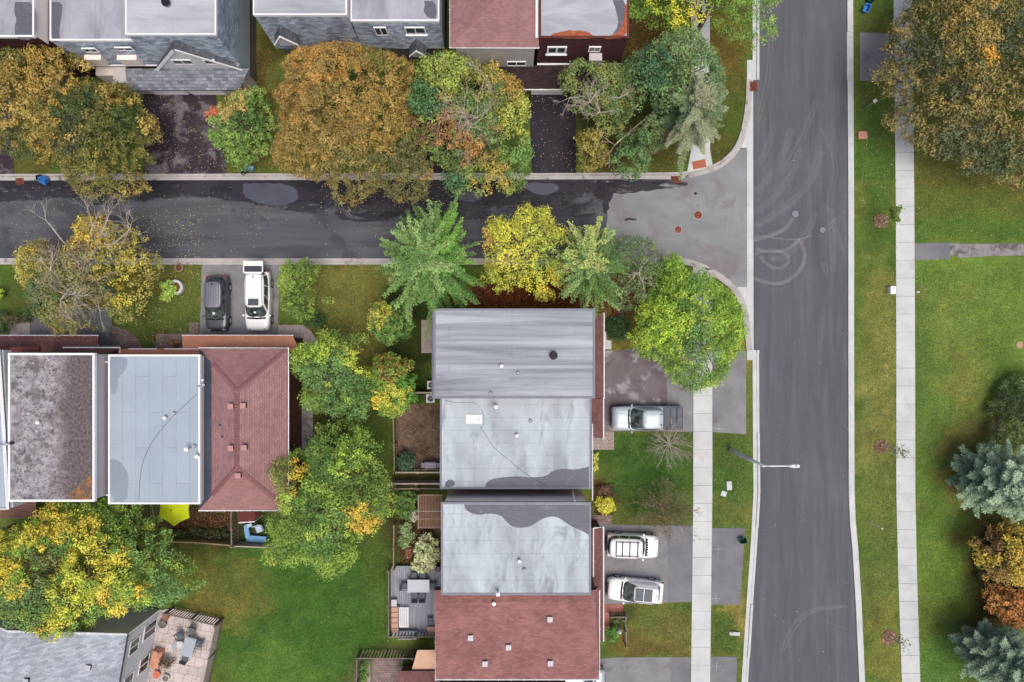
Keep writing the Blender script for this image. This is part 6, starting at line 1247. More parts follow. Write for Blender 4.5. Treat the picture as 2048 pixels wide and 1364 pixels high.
def rays(name, label, cat, centre, outline, z0, z1, palette, patches=(), nb=60, leaf=(.16, .05), dens=26, twig=.35, seed=1, slope=.25, mat='leaf', grp=None, rt=.2, jit=.18, bark='bark', shrink=.25, tier=1., side=1., droop=0., fan=.0, grow_=1.16):
    """crown of straight branches that radiate from the stem, each feathered with side twigs"""
    rg = np.random.default_rng(seed); zc = (z0 + z1) / 2; c = np.array(W(*centre, zc)); base = (c[0], c[1], 0); t = thing(name, label, cat, base, grp)
    poly = [W(x, y, zc)[:2] for x, y in outline]; pa = np.array(poly) - c[:2]; ang = np.arctan2(pa[:, 1], pa[:, 0]); rd = np.hypot(pa[:, 0], pa[:, 1]) * grow_; o = np.argsort(ang); ang, rd = ang[o], rd[o]
    rad = lambda a: np.interp(a, np.r_[ang[-1] - 2 * np.pi, ang, ang[0] + 2 * np.pi], np.r_[rd[-1], rd, rd[0]])
    Ps = []; Us = []; Cs = []; bm = MB()
    for i in range(nb):
        f = (i + .5) / nb; a = (i * 2.39996 + rg.normal(0, .4)); bend = rg.normal(0, .22); a = (a + np.pi) % (2 * np.pi) - np.pi
        zs = z0 + (z1 - z0) * f ** tier; Lb = rad(a) * (1 - f) ** .38 * rg.uniform(.5, 1.1) + shrink * f; Lb = max(Lb, .25)
        el = slope + f * .5; n = max(4, int(Lb / .1)); s = np.linspace(.12, 1, n); d = np.array([math.cos(a), math.sin(a)]); pz = zs + Lb * (s * math.sin(el) * .6 - droop * s ** 2)
        bx = c[0] + np.cos(a + bend * s) * s * Lb; by = c[1] + np.sin(a + bend * s) * s * Lb
        bm.path([(c[0], c[1], zs - .1), (bx[n // 2], by[n // 2], pz[n // 2]), (bx[-1], by[-1], pz[-1])], [.05, .03, .012], 4, False)
        colb = pick(np.array([[bx[n // 2], by[n // 2], pz[n // 2]]]), palette, patches, rg)[0] * rg.uniform(.85, 1.15)
        for j in range(n):
            tl = twig * (1.15 - s[j]) * side + .08
            for sd_ in (-1, 1):
                aa = a + sd_ * (R(52) + rg.uniform(-.25, .25)); td = np.array([math.cos(aa), math.sin(aa), rg.uniform(-.15, .25)]); k = max(2, int(dens * tl)); q = rg.random(k) * tl
                P = np.array([bx[j], by[j], pz[j]]) + td * q[:, None] + rg.normal(0, .025 + fan, (k, 3)); sg = rg.choice([-1, 1], k)[:, None]
                U = unit(td * .8 + np.array([-td[1], td[0], 0]) * sg * .7 + rg.normal(0, .3, (k, 3))); Ps.append(P); Us.append(U); Cs.append(colb * rg.uniform(1 - jit, 1 + jit, (k, 1)) * (1 + .12 * (s[j] - .5)))
    P = np.concatenate(Ps); U = np.concatenate(Us); C = np.concatenate(Cs); N = len(P); nr = unit(rg.normal(0, .55, (N, 3)) + [0, 0, .9]); Vv = unit(np.cross(nr, U))
    P[:, 2] = np.maximum(P[:, 2], .08)
    leaves('crown', P, U, Vv, leaf[0] * rg.uniform(.7, 1.3, N), leaf[1] * rg.uniform(.7, 1.3, N), C, t, mat)
    obj('branches', bm, M[bark], t); obj('trunk', MB().path([base, (c[0], c[1], z1)], [rt, .03], 8), M[bark], t, smooth=True)
    return t

GOLD = pal((156, 126, 54), (142, 116, 50), (164, 134, 62), (126, 110, 50), (106, 102, 48), (94, 96, 46))
BIGL = dict(cr=.46, leaf=(.2, .085), per=70)
tree('ash_tree', 'large golden olive tree at the far left over the side road kerb', 'tree', [(-90, 110), (0, 84), (45, 80), (95, 72), (128, 84), (146, 98), (172, 118), (182, 148), (232, 154), (254, 172), (262, 202), (292, 230), (300, 262), (285, 300), (262, 322), (272, 352), (262, 385), (232, 398), (196, 386), (170, 396), (128, 376), (112, 352), (104, 328), (62, 318), (24, 306), (-20, 300), (-90, 280)],
     8.5, 3, GOLD, [(230, 290, 70, (92, 96, 42)), (140, 210, 45, (66, 84, 44)), (40, 300, 40, (84, 92, 50)), (130, 280, 28, (72, 78, 48), .7), (200, 350, 60, (118, 112, 50), .6), (90, 150, 60, (164, 128, 52), .6), (250, 240, 30, (70, 88, 40))], seed=3, gap=.03, **BIGL)
tree('ash_tree', 'huge orange brown tree beside the side road', 'tree', [(548, 110), (590, 80), (640, 68), (700, 66), (760, 80), (800, 92), (822, 110), (818, 150), (810, 190), (826, 240), (832, 280), (850, 300), (858, 340), (850, 375), (822, 398), (780, 386), (740, 372), (700, 390), (672, 402), (652, 384), (640, 352), (600, 345), (560, 336), (528, 318), (530, 280), (544, 240), (536, 200), (528, 164), (556, 150)],
     9.5, 3.2, pal((160, 122, 58), (148, 114, 54), (168, 130, 66), (138, 110, 54), (124, 104, 50)), [(790, 350, 90, (98, 98, 58)), (700, 370, 70, (118, 108, 56), .8), (600, 320, 60, (136, 112, 52), .6), (760, 250, 50, (136, 112, 48), .6), (780, 90, 50, (110, 104, 42), .7), (650, 100, 80, (176, 124, 52), .6), (560, 200, 40, (128, 100, 44), .6)], seed=5, gap=.02, cr=.44, leaf=(.19, .075), per=72)
tree('maple_tree', 'maple turning from green to orange with bare grey twigs in its middle', 'tree', [(826, 112), (860, 92), (900, 86), (944, 94), (962, 118), (990, 108), (1006, 130), (1034, 140), (1052, 170), (1066, 205), (1056, 245), (1072, 285), (1062, 330), (1050, 360), (1020, 384), (990, 372), (960, 382), (935, 376), (905, 388), (884, 366), (876, 320), (850, 300), (826, 290), (808, 245), (806, 190), (820, 150)],
     8., 3., pal((98, 122, 58), (108, 126, 56), (86, 112, 56), (126, 124, 58)), [(845, 200, 42, (66, 108, 66)), (908, 370, 24, (60, 106, 66)), (1030, 160, 40, (164, 126, 54)), (900, 140, 46, (122, 140, 56), .7), (900, 255, 34, (166, 114, 66)), (940, 300, 34, (160, 108, 56), .8), (840, 260, 30, (128, 92, 60), .8), (1000, 290, 46, (142, 120, 52), .7), (985, 360, 34, (150, 132, 54), .8), (1040, 300, 34, (92, 130, 62), .9), (1030, 230, 40, (138, 146, 56), .8), (1000, 120, 22, (176, 146, 52))],
     seed=8, gap=.08, cr=.48, leaf=(.15, .13), per=62, bares=[(925, 225, 8, 9, 1.0), (955, 235, 7.8, 9, 1.), (945, 285, 7.2, 10, 1.1), (970, 155, 7, 7, .8), (940, 255, 8, 6, 1.)])
tree('maple_tree', 'green tree with pale bare twigs overhanging the dark driveway', 'tree', [(1106, 160), (1130, 126), (1160, 114), (1185, 124), (1230, 118), (1262, 130), (1275, 170), (1262, 215), (1250, 250), (1230, 262), (1205, 255), (1180, 240), (1160, 215), (1136, 205), (1130, 235), (1104, 238), (1094, 215), (1110, 200)],
     6.5, 2.6, pal((98, 116, 62), (112, 124, 62), (84, 108, 60), (124, 128, 66)), [(1120, 220, 30, (78, 108, 62))], seed=9, gap=.16, cr=.42, leaf=(.15, .12), per=55, bares=[(1180, 205, 6.2, 10, 1.), (1200, 225, 6.2, 8, .9), (1240, 195, 6., 6, .7), (1140, 195, 5.5, 6, .9)])
tree('maple_tree', 'small olive gold tree right of the dark driveway', 'tree', [(1152, 262), (1180, 256), (1205, 262), (1212, 290), (1224, 318), (1208, 338), (1180, 342), (1158, 330), (1148, 300)], 4., 1.5, pal((118, 108, 46), (132, 120, 50), (104, 100, 44)), seed=10, gap=.08, cr=.38, leaf=(.15, .11), per=50, trunk=.12)
tree('maple_tree', 'dark green tree filling the corner garden by the side road', 'tree', [(1240, 140), (1262, 100), (1290, 82), (1330, 62), (1370, 48), (1410, 56), (1424, 80), (1446, 110), (1462, 148), (1450, 190), (1400, 190), (1340, 240), (1330, 290), (1306, 300), (1310, 330), (1278, 346), (1240, 340), (1226, 300), (1250, 280), (1236, 230), (1250, 190)],
     8.5, 3., pal((78, 112, 64), (68, 102, 60), (90, 120, 70), (84, 108, 58)), [(1300, 130, 40, (52, 92, 62)), (1390, 90, 40, (104, 128, 82), .7), (1280, 280, 40, (72, 98, 50), .7), (1420, 130, 30, (86, 120, 76), .7)], seed=11, gap=.12, cr=.5, leaf=(.16, .13), per=60, bares=[(1230, 290, 4.5, 4, 1.)])
rays('pine_tree', 'greyish green pine at the right edge of the corner garden', 'tree', (1390, 225), [(1330, 200), (1345, 172), (1380, 150), (1420, 160), (1450, 190), (1444, 225), (1446, 260), (1425, 300), (1395, 318), (1360, 338), (1325, 330), (1312, 300), (1322, 262), (1316, 230)], 2., 8., pal((98, 122, 88), (112, 134, 98), (88, 112, 80), (120, 128, 102)), [(1330, 280, 26, (110, 96, 80))], nb=110, leaf=(.2, .045), dens=34, twig=.5, seed=12, mat='needle')
tree('locust_tree', 'bright yellow green tree at the top over the kerb', 'tree', [(1262, -40), (1262, 10), (1290, 30), (1320, 40), (1350, 60), (1372, 50), (1400, 56), (1418, 40), (1440, 60), (1470, 70), (1500, 62), (1530, 90), (1556, 70), (1575, 30), (1570, -10), (1560, -60), (1400, -120), (1280, -90)],
     8., 3., pal((104, 140, 46), (90, 130, 44), (124, 152, 48), (78, 116, 48)), [(1380, 10, 40, (196, 190, 32)), (1320, 0, 40, (160, 172, 36), .7), (1480, 50, 40, (92, 128, 54), .7)], seed=13, gap=.1, cr=.5, leaf=(.2, .07), per=60, spray=.3)
tree('ash_tree', 'very large brown olive tree in the upper right corner', 'tree', [(1822, 20), (1850, -20), (1900, -80), (2060, -120), (2200, -40), (2230, 120), (2200, 300), (2120, 360), (2060, 350), (2030, 345), (2000, 332), (1960, 320), (1930, 300), (1890, 290), (1850, 262), (1826, 250), (1806, 225), (1816, 190), (1796, 158), (1786, 132), (1804, 105), (1802, 72)],
     9.5, 3.5, pal((122, 108, 56), (106, 98, 56), (94, 92, 56), (136, 114, 56), (82, 86, 54)), [(1960, 20, 60, (150, 122, 58), .6), (1990, 105, 16, (208, 150, 32)), (1940, 300, 70, (82, 90, 62), .8), (1850, 110, 40, (78, 84, 56), .7), (2030, 70, 40, (76, 86, 60), .8), (2020, 320, 40, (74, 94, 62), .8), (1990, 190, 60, (136, 116, 60), .5)], seed=14, gap=.02, dens=1.2, cr=.55, leaf=(.24, .09), per=70, spray=.2, edge_soft=.3)
tree('ash_tree', 'olive and gold tree with pale bare limbs below the side road', 'tree', [(24, 500), (50, 470), (90, 480), (120, 488), (140, 470), (142, 428), (165, 415), (200, 432), (240, 440), (270, 455), (292, 490), (318, 515), (310, 540), (285, 560), (290, 590), (250, 630), (270, 640), (230, 642), (200, 638), (170, 650), (130, 668), (90, 672), (66, 640), (60, 615), (30, 590), (18, 545)],
     7., 2.4, pal((138, 132, 58), (150, 136, 62), (118, 122, 60), (128, 116, 66), (104, 112, 58)), [(175, 470, 44, (182, 154, 52)), (240, 520, 50, (158, 148, 54), .8), (70, 500, 30, (162, 146, 56), .7), (75, 590, 34, (72, 96, 54), .8), (205, 565, 30, (92, 108, 52), .7), (240, 585, 26, (196, 180, 40), .9), (130, 500, 40, (118, 92, 66), .7), (120, 560, 60, (122, 118, 74), .6)],
     seed=15, gap=.12, cr=.45, leaf=(.16, .1), per=52, bares=[(185, 450, 6.4, 10, 1.1), (215, 440, 6.4, 8, 1.), (258, 460, 6.2, 9, 1.), (100, 540, 6.8, 11, 1.1), (165, 550, 7., 9, 1.1), (150, 590, 6.6, 12, 1.2), (120, 600, 6.2, 8, 1.), (92, 440, 5.6, 3, .8), (190, 560, 6.6, 7, 1.), (200, 620, 5.6, 5, 1.)])
tree('small_tree', 'small leafy green tree with a red tip beside the wet driveway', 'tree', [(405, 225), (416, 212), (432, 205), (470, 178), (500, 168), (526, 172), (538, 200), (540, 250), (528, 300), (500, 322), (470, 340), (455, 330), (440, 305), (418, 285), (402, 255)],
     5.2, 1.6, pal((106, 138, 62), (92, 128, 54), (122, 146, 70)), [(460, 200, 40, (160, 138, 74), .8), (415, 222, 14, (206, 92, 52)), (500, 240, 30, (72, 108, 52), .8)], seed=16, gap=.08, cr=.42, leaf=(.16, .09), per=58, trunk=.14)
tree('small_tree', 'slender green tree to the right of the white van', 'tree', [(560, 528), (572, 516), (590, 522), (606, 514), (630, 520), (640, 545), (652, 560), (648, 590), (650, 605), (628, 604), (618, 632), (600, 642), (580, 630), (562, 618), (556, 590), (552, 555)], 4.6, 1.6, pal((122, 148, 54), (108, 136, 50), (96, 124, 46)), [(590, 600, 26, (88, 118, 44), .8)], seed=17, gap=.1, cr=.36, leaf=(.15, .08), per=52, trunk=.1, spray=.3)
GK = pal((100, 136, 70), (84, 122, 58), (114, 148, 84), (76, 112, 54))
rays('ginkgo_tree', 'spiky bright green ginkgo overhanging the side road', 'tree', (858, 524), [(764, 478), (775, 455), (795, 440), (812, 428), (836, 424), (866, 402), (896, 414), (914, 422), (922, 448), (950, 452), (946, 490), (944, 520), (958, 560), (956, 592), (935, 612), (905, 608), (896, 650), (868, 640), (850, 668), (838, 640), (826, 655), (812, 620), (790, 610), (764, 590), (770, 560), (752, 530), (768, 510)], 2.2, 9.4, GK, [(910, 490, 50, (92, 146, 52), .8), (900, 570, 50, (76, 124, 52), .8)], nb=210, leaf=(.15, .09), dens=26, twig=.24, seed=18, rt=.22, side=1.1, fan=.03)
tree('honey_locust', 'bright yellow tree between the two ginkgos', 'tree', [(964, 450), (985, 430), (1010, 425), (1030, 418), (1052, 398), (1068, 410), (1104, 406), (1110, 440), (1134, 456), (1146, 500), (1140, 550), (1116, 580), (1088, 604), (1070, 590), (1040, 575), (1020, 565), (1000, 596), (988, 570), (966, 556), (974, 520), (966, 500), (960, 470)],
     7.2, 2.4, pal((190, 184, 42), (172, 174, 44), (152, 160, 48), (196, 190, 60)), [(1100, 570, 24, (200, 180, 50)), (972, 475, 14, (206, 164, 66)), (1110, 520, 40, (128, 150, 56), .8), (1020, 470, 30, (198, 196, 44), .7)], seed=19, gap=.05, cr=.44, leaf=(.17, .08), per=54, spray=.25)
rays('ginkgo_tree', 'second ginkgo with yellowish tips above the streaked roof', 'tree', (1178, 530), [(1120, 470), (1150, 446), (1180, 440), (1205, 440), (1225, 462), (1240, 490), (1258, 520), (1250, 560), (1240, 600), (1228, 622), (1200, 615), (1168, 605), (1150, 618), (1142, 590), (1120, 580), (1108, 545), (1112, 500)], 2.2, 8., GK, [(1150, 500, 50, (142, 158, 84), .8), (1140, 600, 30, (150, 160, 80))], nb=170, leaf=(.15, .09), dens=26, twig=.26, seed=20, fan=.03)
tree('small_tree', 'thin grey green tree with silver bare top near the corner', 'tree', [(1222, 480), (1262, 464), (1300, 472), (1326, 498), (1334, 540), (1318, 580), (1296, 612), (1256, 622), (1230, 600), (1218, 540)], 5.5, 2., pal((98, 116, 78), (86, 108, 66), (112, 124, 88)), [(1262, 500, 30, (86, 116, 58), .7)], seed=21, gap=.12, cr=.38, leaf=(.15, .07), per=46, trunk=.13, bares=[(1278, 545, 6., 9, .55), (1285, 565, 5.8, 5, .6)])
tree('locust_tree', 'bright green feathery tree over the lower sidewalk corner', 'tree', [(1330, 505), (1352, 500), (1372, 512), (1382, 540), (1420, 536), (1445, 565), (1475, 585), (1498, 620), (1502, 670), (1490, 710), (1470, 720), (1462, 762), (1430, 776), (1392, 786), (1370, 778), (1345, 765), (1330, 730), (1300, 715), (1270, 700), (1266, 670), (1280, 650), (1284, 610), (1300, 585), (1320, 560)],
     7.5, 2.8, pal((116, 152, 40), (102, 140, 40), (132, 160, 40), (86, 124, 42)), [(1400, 690, 40, (96, 136, 74), .7), (1395, 560, 30, (104, 144, 50), .6), (1320, 640, 40, (146, 176, 40), .7), (1450, 650, 40, (112, 150, 42), .7)], seed=22, gap=.03, dens=1.35, cr=.44, leaf=(.19, .075), per=60, spray=.3)
tree('round_tree', 'rounded dark green and yellow maple left of the streaked roof', 'tree', [(738, 620), (755, 604), (780, 602), (805, 612), (826, 628), (832, 650), (820, 672), (795, 690), (770, 690), (750, 676), (736, 655)], 5., 1.8, pal((82, 118, 50), (72, 108, 46), (94, 124, 52)), [(755, 625, 26, (150, 150, 50)), (800, 670, 30, (62, 104, 42), .8)], seed=23, cr=.36, leaf=(.14, .13), per=60, cshape=.55, trunk=.12)
LG = pal((118, 148, 50), (104, 136, 48), (88, 120, 50), (132, 156, 52))
tree('locust_tree', 'feathery green tree between the plum roof and the round tree', 'tree', [(562, 712), (585, 690), (620, 680), (642, 650), (664, 660), (680, 672), (720, 668), (740, 690), (742, 740), (748, 790), (735, 830), (712, 846), (690, 852), (665, 838), (640, 832), (600, 818), (592, 790), (600, 768), (572, 742)],
     7., 2.4, LG, [(650, 740, 50, (92, 134, 70), .8), (690, 800, 56, (84, 126, 66), .8), (720, 720, 30, (158, 172, 46), .7), (620, 690, 40, (142, 172, 46), .7)], seed=24, gap=.08, cr=.46, leaf=(.18, .075), per=60, spray=.25)
tree('round_tree', 'globe shaped tree with yellow flush left of the streaked roof house', 'tree', [(745, 715), (772, 700), (800, 712), (822, 732), (834, 765), (832, 800), (815, 826), (786, 838), (760, 832), (745, 815), (736, 780), (738, 745)], 5.5, 1.8, pal((104, 138, 48), (118, 142, 46), (92, 130, 46)), [(785, 740, 40, (122, 116, 44), .8), (762, 800, 18, (206, 184, 42)), (825, 780, 36, (74, 130, 42), .9), (790, 790, 26, (152, 156, 46), .7)], seed=25, cr=.36, leaf=(.14, .13), per=60, cshape=.55, trunk=.13)
tree('locust_tree', 'tall feathery green tree with two golden patches above the lawn', 'tree', [(622, 860), (660, 850), (700, 858), (736, 868), (758, 900), (762, 935), (784, 965), (776, 1000), (780, 1030), (752, 1060), (740, 1075), (716, 1080), (700, 1130), (678, 1160), (645, 1176), (622, 1150), (600, 1128), (575, 1145), (548, 1140), (540, 1150), (512, 1120), (528, 1080), (520, 1050), (552, 1030), (540, 990), (524, 950), (520, 930), (556, 905), (600, 900)],
     9.5, 3., LG, [(596, 940, 18, (224, 192, 48)), (588, 970, 18, (224, 188, 46)), (575, 985, 10, (222, 190, 50)), (725, 1036, 32, (226, 182, 54)), (552, 960, 36, (128, 136, 64), .8), (640, 1060, 50, (84, 122, 54), .7), (640, 930, 30, (76, 112, 50), .7), (545, 1130, 14, (196, 170, 48), .8), (700, 900, 50, (128, 160, 50), .6), (610, 1010, 30, (78, 118, 48), .7)], seed=26, gap=.04, cr=.48, leaf=(.19, .085), per=62, spray=.3)
tree('locust_tree', 'big yellow and green tree in the lower left over the pale roof', 'tree', [(-80, 1070), (0, 1070), (40, 1060), (58, 1020), (95, 1010), (140, 1012), (190, 1008), (240, 1012), (262, 1044), (292, 1058), (318, 1078), (336, 1110), (345, 1130), (362, 1170), (380, 1185), (372, 1205), (335, 1215), (300, 1225), (260, 1232), (215, 1245), (170, 1262), (150, 1290), (120, 1310), (95, 1322), (72, 1300), (30, 1270), (0, 1240), (-80, 1200)],
     10, 3.4, pal((112, 142, 46), (92, 128, 48), (134, 152, 44), (78, 114, 52)), [(100, 1055, 44, (206, 184, 44)), (165, 1065, 30, (202, 184, 44)), (180, 1120, 46, (176, 172, 42), .85), (140, 1190, 60, (160, 166, 42), .8), (250, 1120, 20, (210, 190, 46)), (290, 1170, 20, (222, 190, 44)), (205, 1195, 22, (220, 184, 46)), (240, 1225, 24, (206, 184, 50)), (20, 1160, 40, (204, 186, 38), .9), (20, 1090, 30, (190, 184, 48), .8), (80, 1130, 40, (112, 118, 70), .7), (110, 1280, 40, (170, 166, 46), .8), (300, 1100, 60, (96, 134, 62), .8), (330, 1190, 40, (82, 122, 66), .8), (50, 1220, 50, (84, 112, 62), .7), (80, 1245, 14, (196, 164, 52), .8)], seed=27, gap=.02, dens=1.15, cr=.5, leaf=(.2, .09), per=62, spray=.25)
# right hand garden
BS = pal((120, 146, 126), (106, 134, 114), (134, 160, 140), (110, 138, 116))
SPR = dict(grow_=.97, nb=190, leaf=(.14, .05), dens=46, twig=.72, mat='needle', rt=.22, side=1.15, fan=.02)
rays('blue_spruce', 'blue grey spruce on the right edge, the upper one', 'tree', (2010, 965), [(1930, 960), (1932, 920), (1955, 895), (1990, 890), (2020, 900), (2080, 900), (2110, 960), (2090, 1030), (2050, 1060), (2010, 1042), (1975, 1052), (1945, 1035), (1925, 1000)], 1., 7., BS, seed=30, **SPR)
rays('blue_spruce', 'blue grey spruce in the lower right corner', 'tree', (2020, 1325), [(1928, 1300), (1945, 1268), (1975, 1250), (2010, 1255), (2050, 1240), (2100, 1270), (2120, 1330), (2100, 1400), (2040, 1430), (1975, 1410), (1935, 1370), (1930, 1330)], 1., 7.4, BS, seed=31, **SPR)
tree('juniper', 'dark green juniper above the blue spruce on the right edge', 'shrub', [(1994, 866), (1998, 820), (2014, 782), (2042, 752), (2090, 750), (2150, 800), (2130, 900), (2060, 905), (2010, 895), (1985, 885)], 3.4, .4, pal((78, 98, 58), (92, 112, 66), (64, 82, 52)), seed=32, cr=.34, leaf=(.22, .04), per=60, trunk=.08, spray=.4)
tree('maple_tree', 'yellow olive tree between the two blue spruces', 'tree', [(1968, 1075), (1990, 1055), (2030, 1045), (2080, 1060), (2110, 1110), (2080, 1170), (2040, 1180), (2010, 1165), (1980, 1170), (1972, 1140), (1955, 1110)], 5.5, 2., pal((166, 142, 44), (150, 134, 44), (176, 148, 58)), [(1975, 1080, 30, (134, 96, 58), .8), (2000, 1160, 30, (150, 112, 50), .8)], seed=33, cr=.4, leaf=(.14, .12), per=55)
tree('maple_tree', 'rust orange small tree above the lower blue spruce', 'tree', [(1968, 1200), (1985, 1175), (2020, 1172), (2070, 1190), (2090, 1240), (2050, 1262), (2015, 1258), (1995, 1235), (1970, 1222)], 4., 1.4, pal((190, 116, 56), (176, 106, 52), (200, 134, 64)), seed=34, cr=.36, leaf=(.14, .11), per=50, trunk=.1)
def shrub(label, outline, h, palette, patches=(), seed=1, cr=.26, leaf=(.11, .08), per=44, name='shrub', gap=.0, cat='shrub', **k):
    return tree(name, label, cat, outline, h, .25, palette, patches, cr=cr, leaf=leaf, per=per, seed=seed, gap=gap, trunk=.04, tn=5, zm=h * .5, **k)
def circ(x, y, rx, ry=None, n=12, w=.12):
    ry = ry or rx; rd = random.Random(int(x * 7 + y)); return [(x + rx * (1 + rd.uniform(-w, w)) * math.cos(6.2832 * k / n), y + ry * (1 + rd.uniform(-w, w)) * math.sin(6.2832 * k / n)) for k in range(n)]
DG = pal((44, 76, 48), (54, 88, 54), (38, 66, 44)); MG = pal((74, 112, 48), (88, 124, 56), (64, 100, 44))
shrub('dark glossy round shrub right of the streaked roof', circ(1236, 655, 24, 27), 1.3, DG, seed=40)
shrub('pinkish brown low shrub above the dark round one', circ(1248, 612, 16, 20), .8, pal((130, 100, 84), (112, 88, 70)), seed=41, gap=.2)
shrub('round bright yellow shrub in front of the stained roof house', circ(1212, 1010, 21, 17, w=.05), 1.1, pal((204, 196, 40), (190, 184, 44), (214, 204, 70)), seed=42)
shrub('purple brown shrub above the round yellow one', circ(1205, 980, 15, 11), .9, pal((134, 96, 82), (112, 78, 66)), seed=43)
shrub('cream variegated shrub over the top of the grey deck', [(828, 1100), (838, 1076), (858, 1068), (872, 1080), (880, 1100), (876, 1125), (858, 1146), (836, 1148), (818, 1138), (828, 1120)], 2.4, pal((176, 182, 142), (160, 170, 124), (190, 192, 160)), seed=44, leaf=(.13, .09))
shrub('mid green fern like shrub below the thin fence', [(790, 985), (815, 978), (836, 990), (832, 1020), (818, 1040), (796, 1036), (788, 1010)], 1.6, MG, seed=45)
shrub('grey green spreading shrub along the mossy fence', [(800, 1048), (818, 1040), (832, 1060), (826, 1085), (812, 1098), (800, 1092)], 1.2, pal((120, 146, 98), (104, 130, 84)), seed=46)
shrub('small pinkish white bush beside the pergola', circ(829, 1030, 8, 14), 1.3, pal((178, 166, 156), (150, 150, 130)), seed=47, cr=.2)
shrub('dark blue green shrub in the corner of the paved patio', circ(812, 925, 20, 22), 1.4, pal((56, 88, 66), (66, 100, 74), (46, 76, 58)), seed=48)
shrub('bright green leafy shrub among the front railing', circ(1224, 1265, 14, 17), 1., pal((72, 132, 52), (58, 112, 46)), seed=49)
shrub('olive shrub at the top of the railed front bed', circ(1238, 1238, 14, 9), .9, pal((92, 112, 66), (78, 96, 54)), seed=50, gap=.2)
shrub('dark shrub row at the left edge below the olive tree', [(-10, 620), (18, 628), (50, 632), (58, 610), (78, 600), (84, 624), (60, 642), (22, 650), (18, 668), (-10, 668)], 1.6, pal((54, 78, 46), (70, 92, 54), (94, 86, 60)), seed=51)
shrub('lime green bush at the far left edge of the lawn', circ(2, 588, 14, 14), 1.2, pal((150, 184, 46), (130, 170, 44)), seed=52)
shrub('small dark green shrub below the slender tree', circ(630, 640, 22, 16), 1.2, pal((48, 78, 36), (60, 92, 42)), seed=53)
shrub('small mixed plant beside the front door pavers', circ(350, 686, 16, 9), .7, pal((112, 116, 62), (84, 100, 50), (150, 110, 70)), seed=54, gap=.15)
shrub('pale yellow plants in the narrow bed beside the cabled roof', [(1187, 905), (1194, 908), (1196, 942), (1186, 944)], .8, pal((176, 180, 84), (140, 156, 84)), seed=55, cr=.16, per=30)
shrub('leafy plant spilling out of the white stone planter', [(316, 566), (334, 556), (346, 562), (356, 578), (350, 590), (338, 602), (318, 600), (328, 584)], .9, pal((146, 176, 70), (128, 162, 64), (160, 178, 90)), seed=56, cr=.2, leaf=(.13, .07), gap=.12, per=34)
shrub('green plant with long leaves in the small paved yard', circ(812, 1326, 12, 8), .9, pal((130, 166, 60), (100, 140, 56)), seed=57, cr=.2, leaf=(.3, .06), per=30)
shrub('dark hedge at the lower left of the small paved yard', [(722, 1322), (738, 1318), (740, 1364), (760, 1380), (722, 1380)], .9, MG, seed=58, gap=.2)
shrub('brown leafed shrub among the furniture on the stone patio', circ(332, 1322, 14, 16), 1., pal((134, 104, 84), (110, 84, 66)), seed=59, gap=.15)
shrub('dark clipped hedge in the fenced leafy yard', [(340, 1060), (380, 1056), (455, 1058), (460, 1075), (400, 1078), (340, 1072)], .6, pal((44, 58, 32), (56, 70, 38)), seed=60, gap=.15)
shrub('dark undergrowth between the right hand trees', [(1985, 1060), (2010, 1040), (2060, 1050), (2060, 1240), (2010, 1250), (1975, 1230), (1985, 1190), (1960, 1160), (1958, 1120)], 1.6, pal((52, 62, 38), (70, 74, 44), (84, 66, 42)), seed=61, cr=.4, leaf=(.16, .1), gap=.05)
# bare shrubs and saplings
def bare(label, px, py, r, h, n, seed, mat='bark_pale', name='bare_tree', pal_=None, lc=0):
    x, y, _ = W(px, py, h * .6); t = thing(name, label, 'tree', (x, y, 0)); rr = random.Random(seed); m = MB(); obj('trunk', MB().path([(x, y, 0), (x + .05, y, h * .45)], [.08, .05], 7), M[mat], t)
    for k in range(n):
        a = 6.2832 * k / n + rr.uniform(-.3, .3); e = rr.uniform(.15, 1.2); twigs(m, (x + .03, y, h * rr.uniform(.25, .5)), (math.cos(a) * math.cos(e), math.sin(a) * math.cos(e), math.sin(e)), r * rr.uniform(.4, .62), .02, 3, .5, 3, 0, rr)
    obj('branches', m, M[mat], t)
    if lc:
        rg = np.random.default_rng(seed); v = np.array(m.v); P = v[rg.integers(0, len(v), lc)] + rg.normal(0, .05, (lc, 3)); U = unit(rg.normal(0, 1, (lc, 3))); nr = unit(rg.normal(0, .6, (lc, 3)) + [0, 0, 1]); Vv = unit(np.cross(nr, U)); leaves('crown', P, U, Vv, .1, .05, pal_[rg.integers(0, len(pal_), lc)] * rg.uniform(.8, 1.2, (lc, 1)), t)
    return t
bare('bare pale tree on the grass just below the silver pickup', 1342, 890, 1.9, 3.2, 34, 70)
bare('bare brown tree with a few leaves above the white off-roader', 1325, 1022, 2.6, 3.4, 34, 71, 'bark', pal_=pal((138, 122, 84), (118, 106, 72)), lc=3200)
M['mulch'] = speck('wood_mulch', lin((122, 94, 76)), lin((84, 64, 52)), 5, 22, .95, c3=lin((172, 146, 120)), t3=(.54, .6), s3=8, fine=.4)
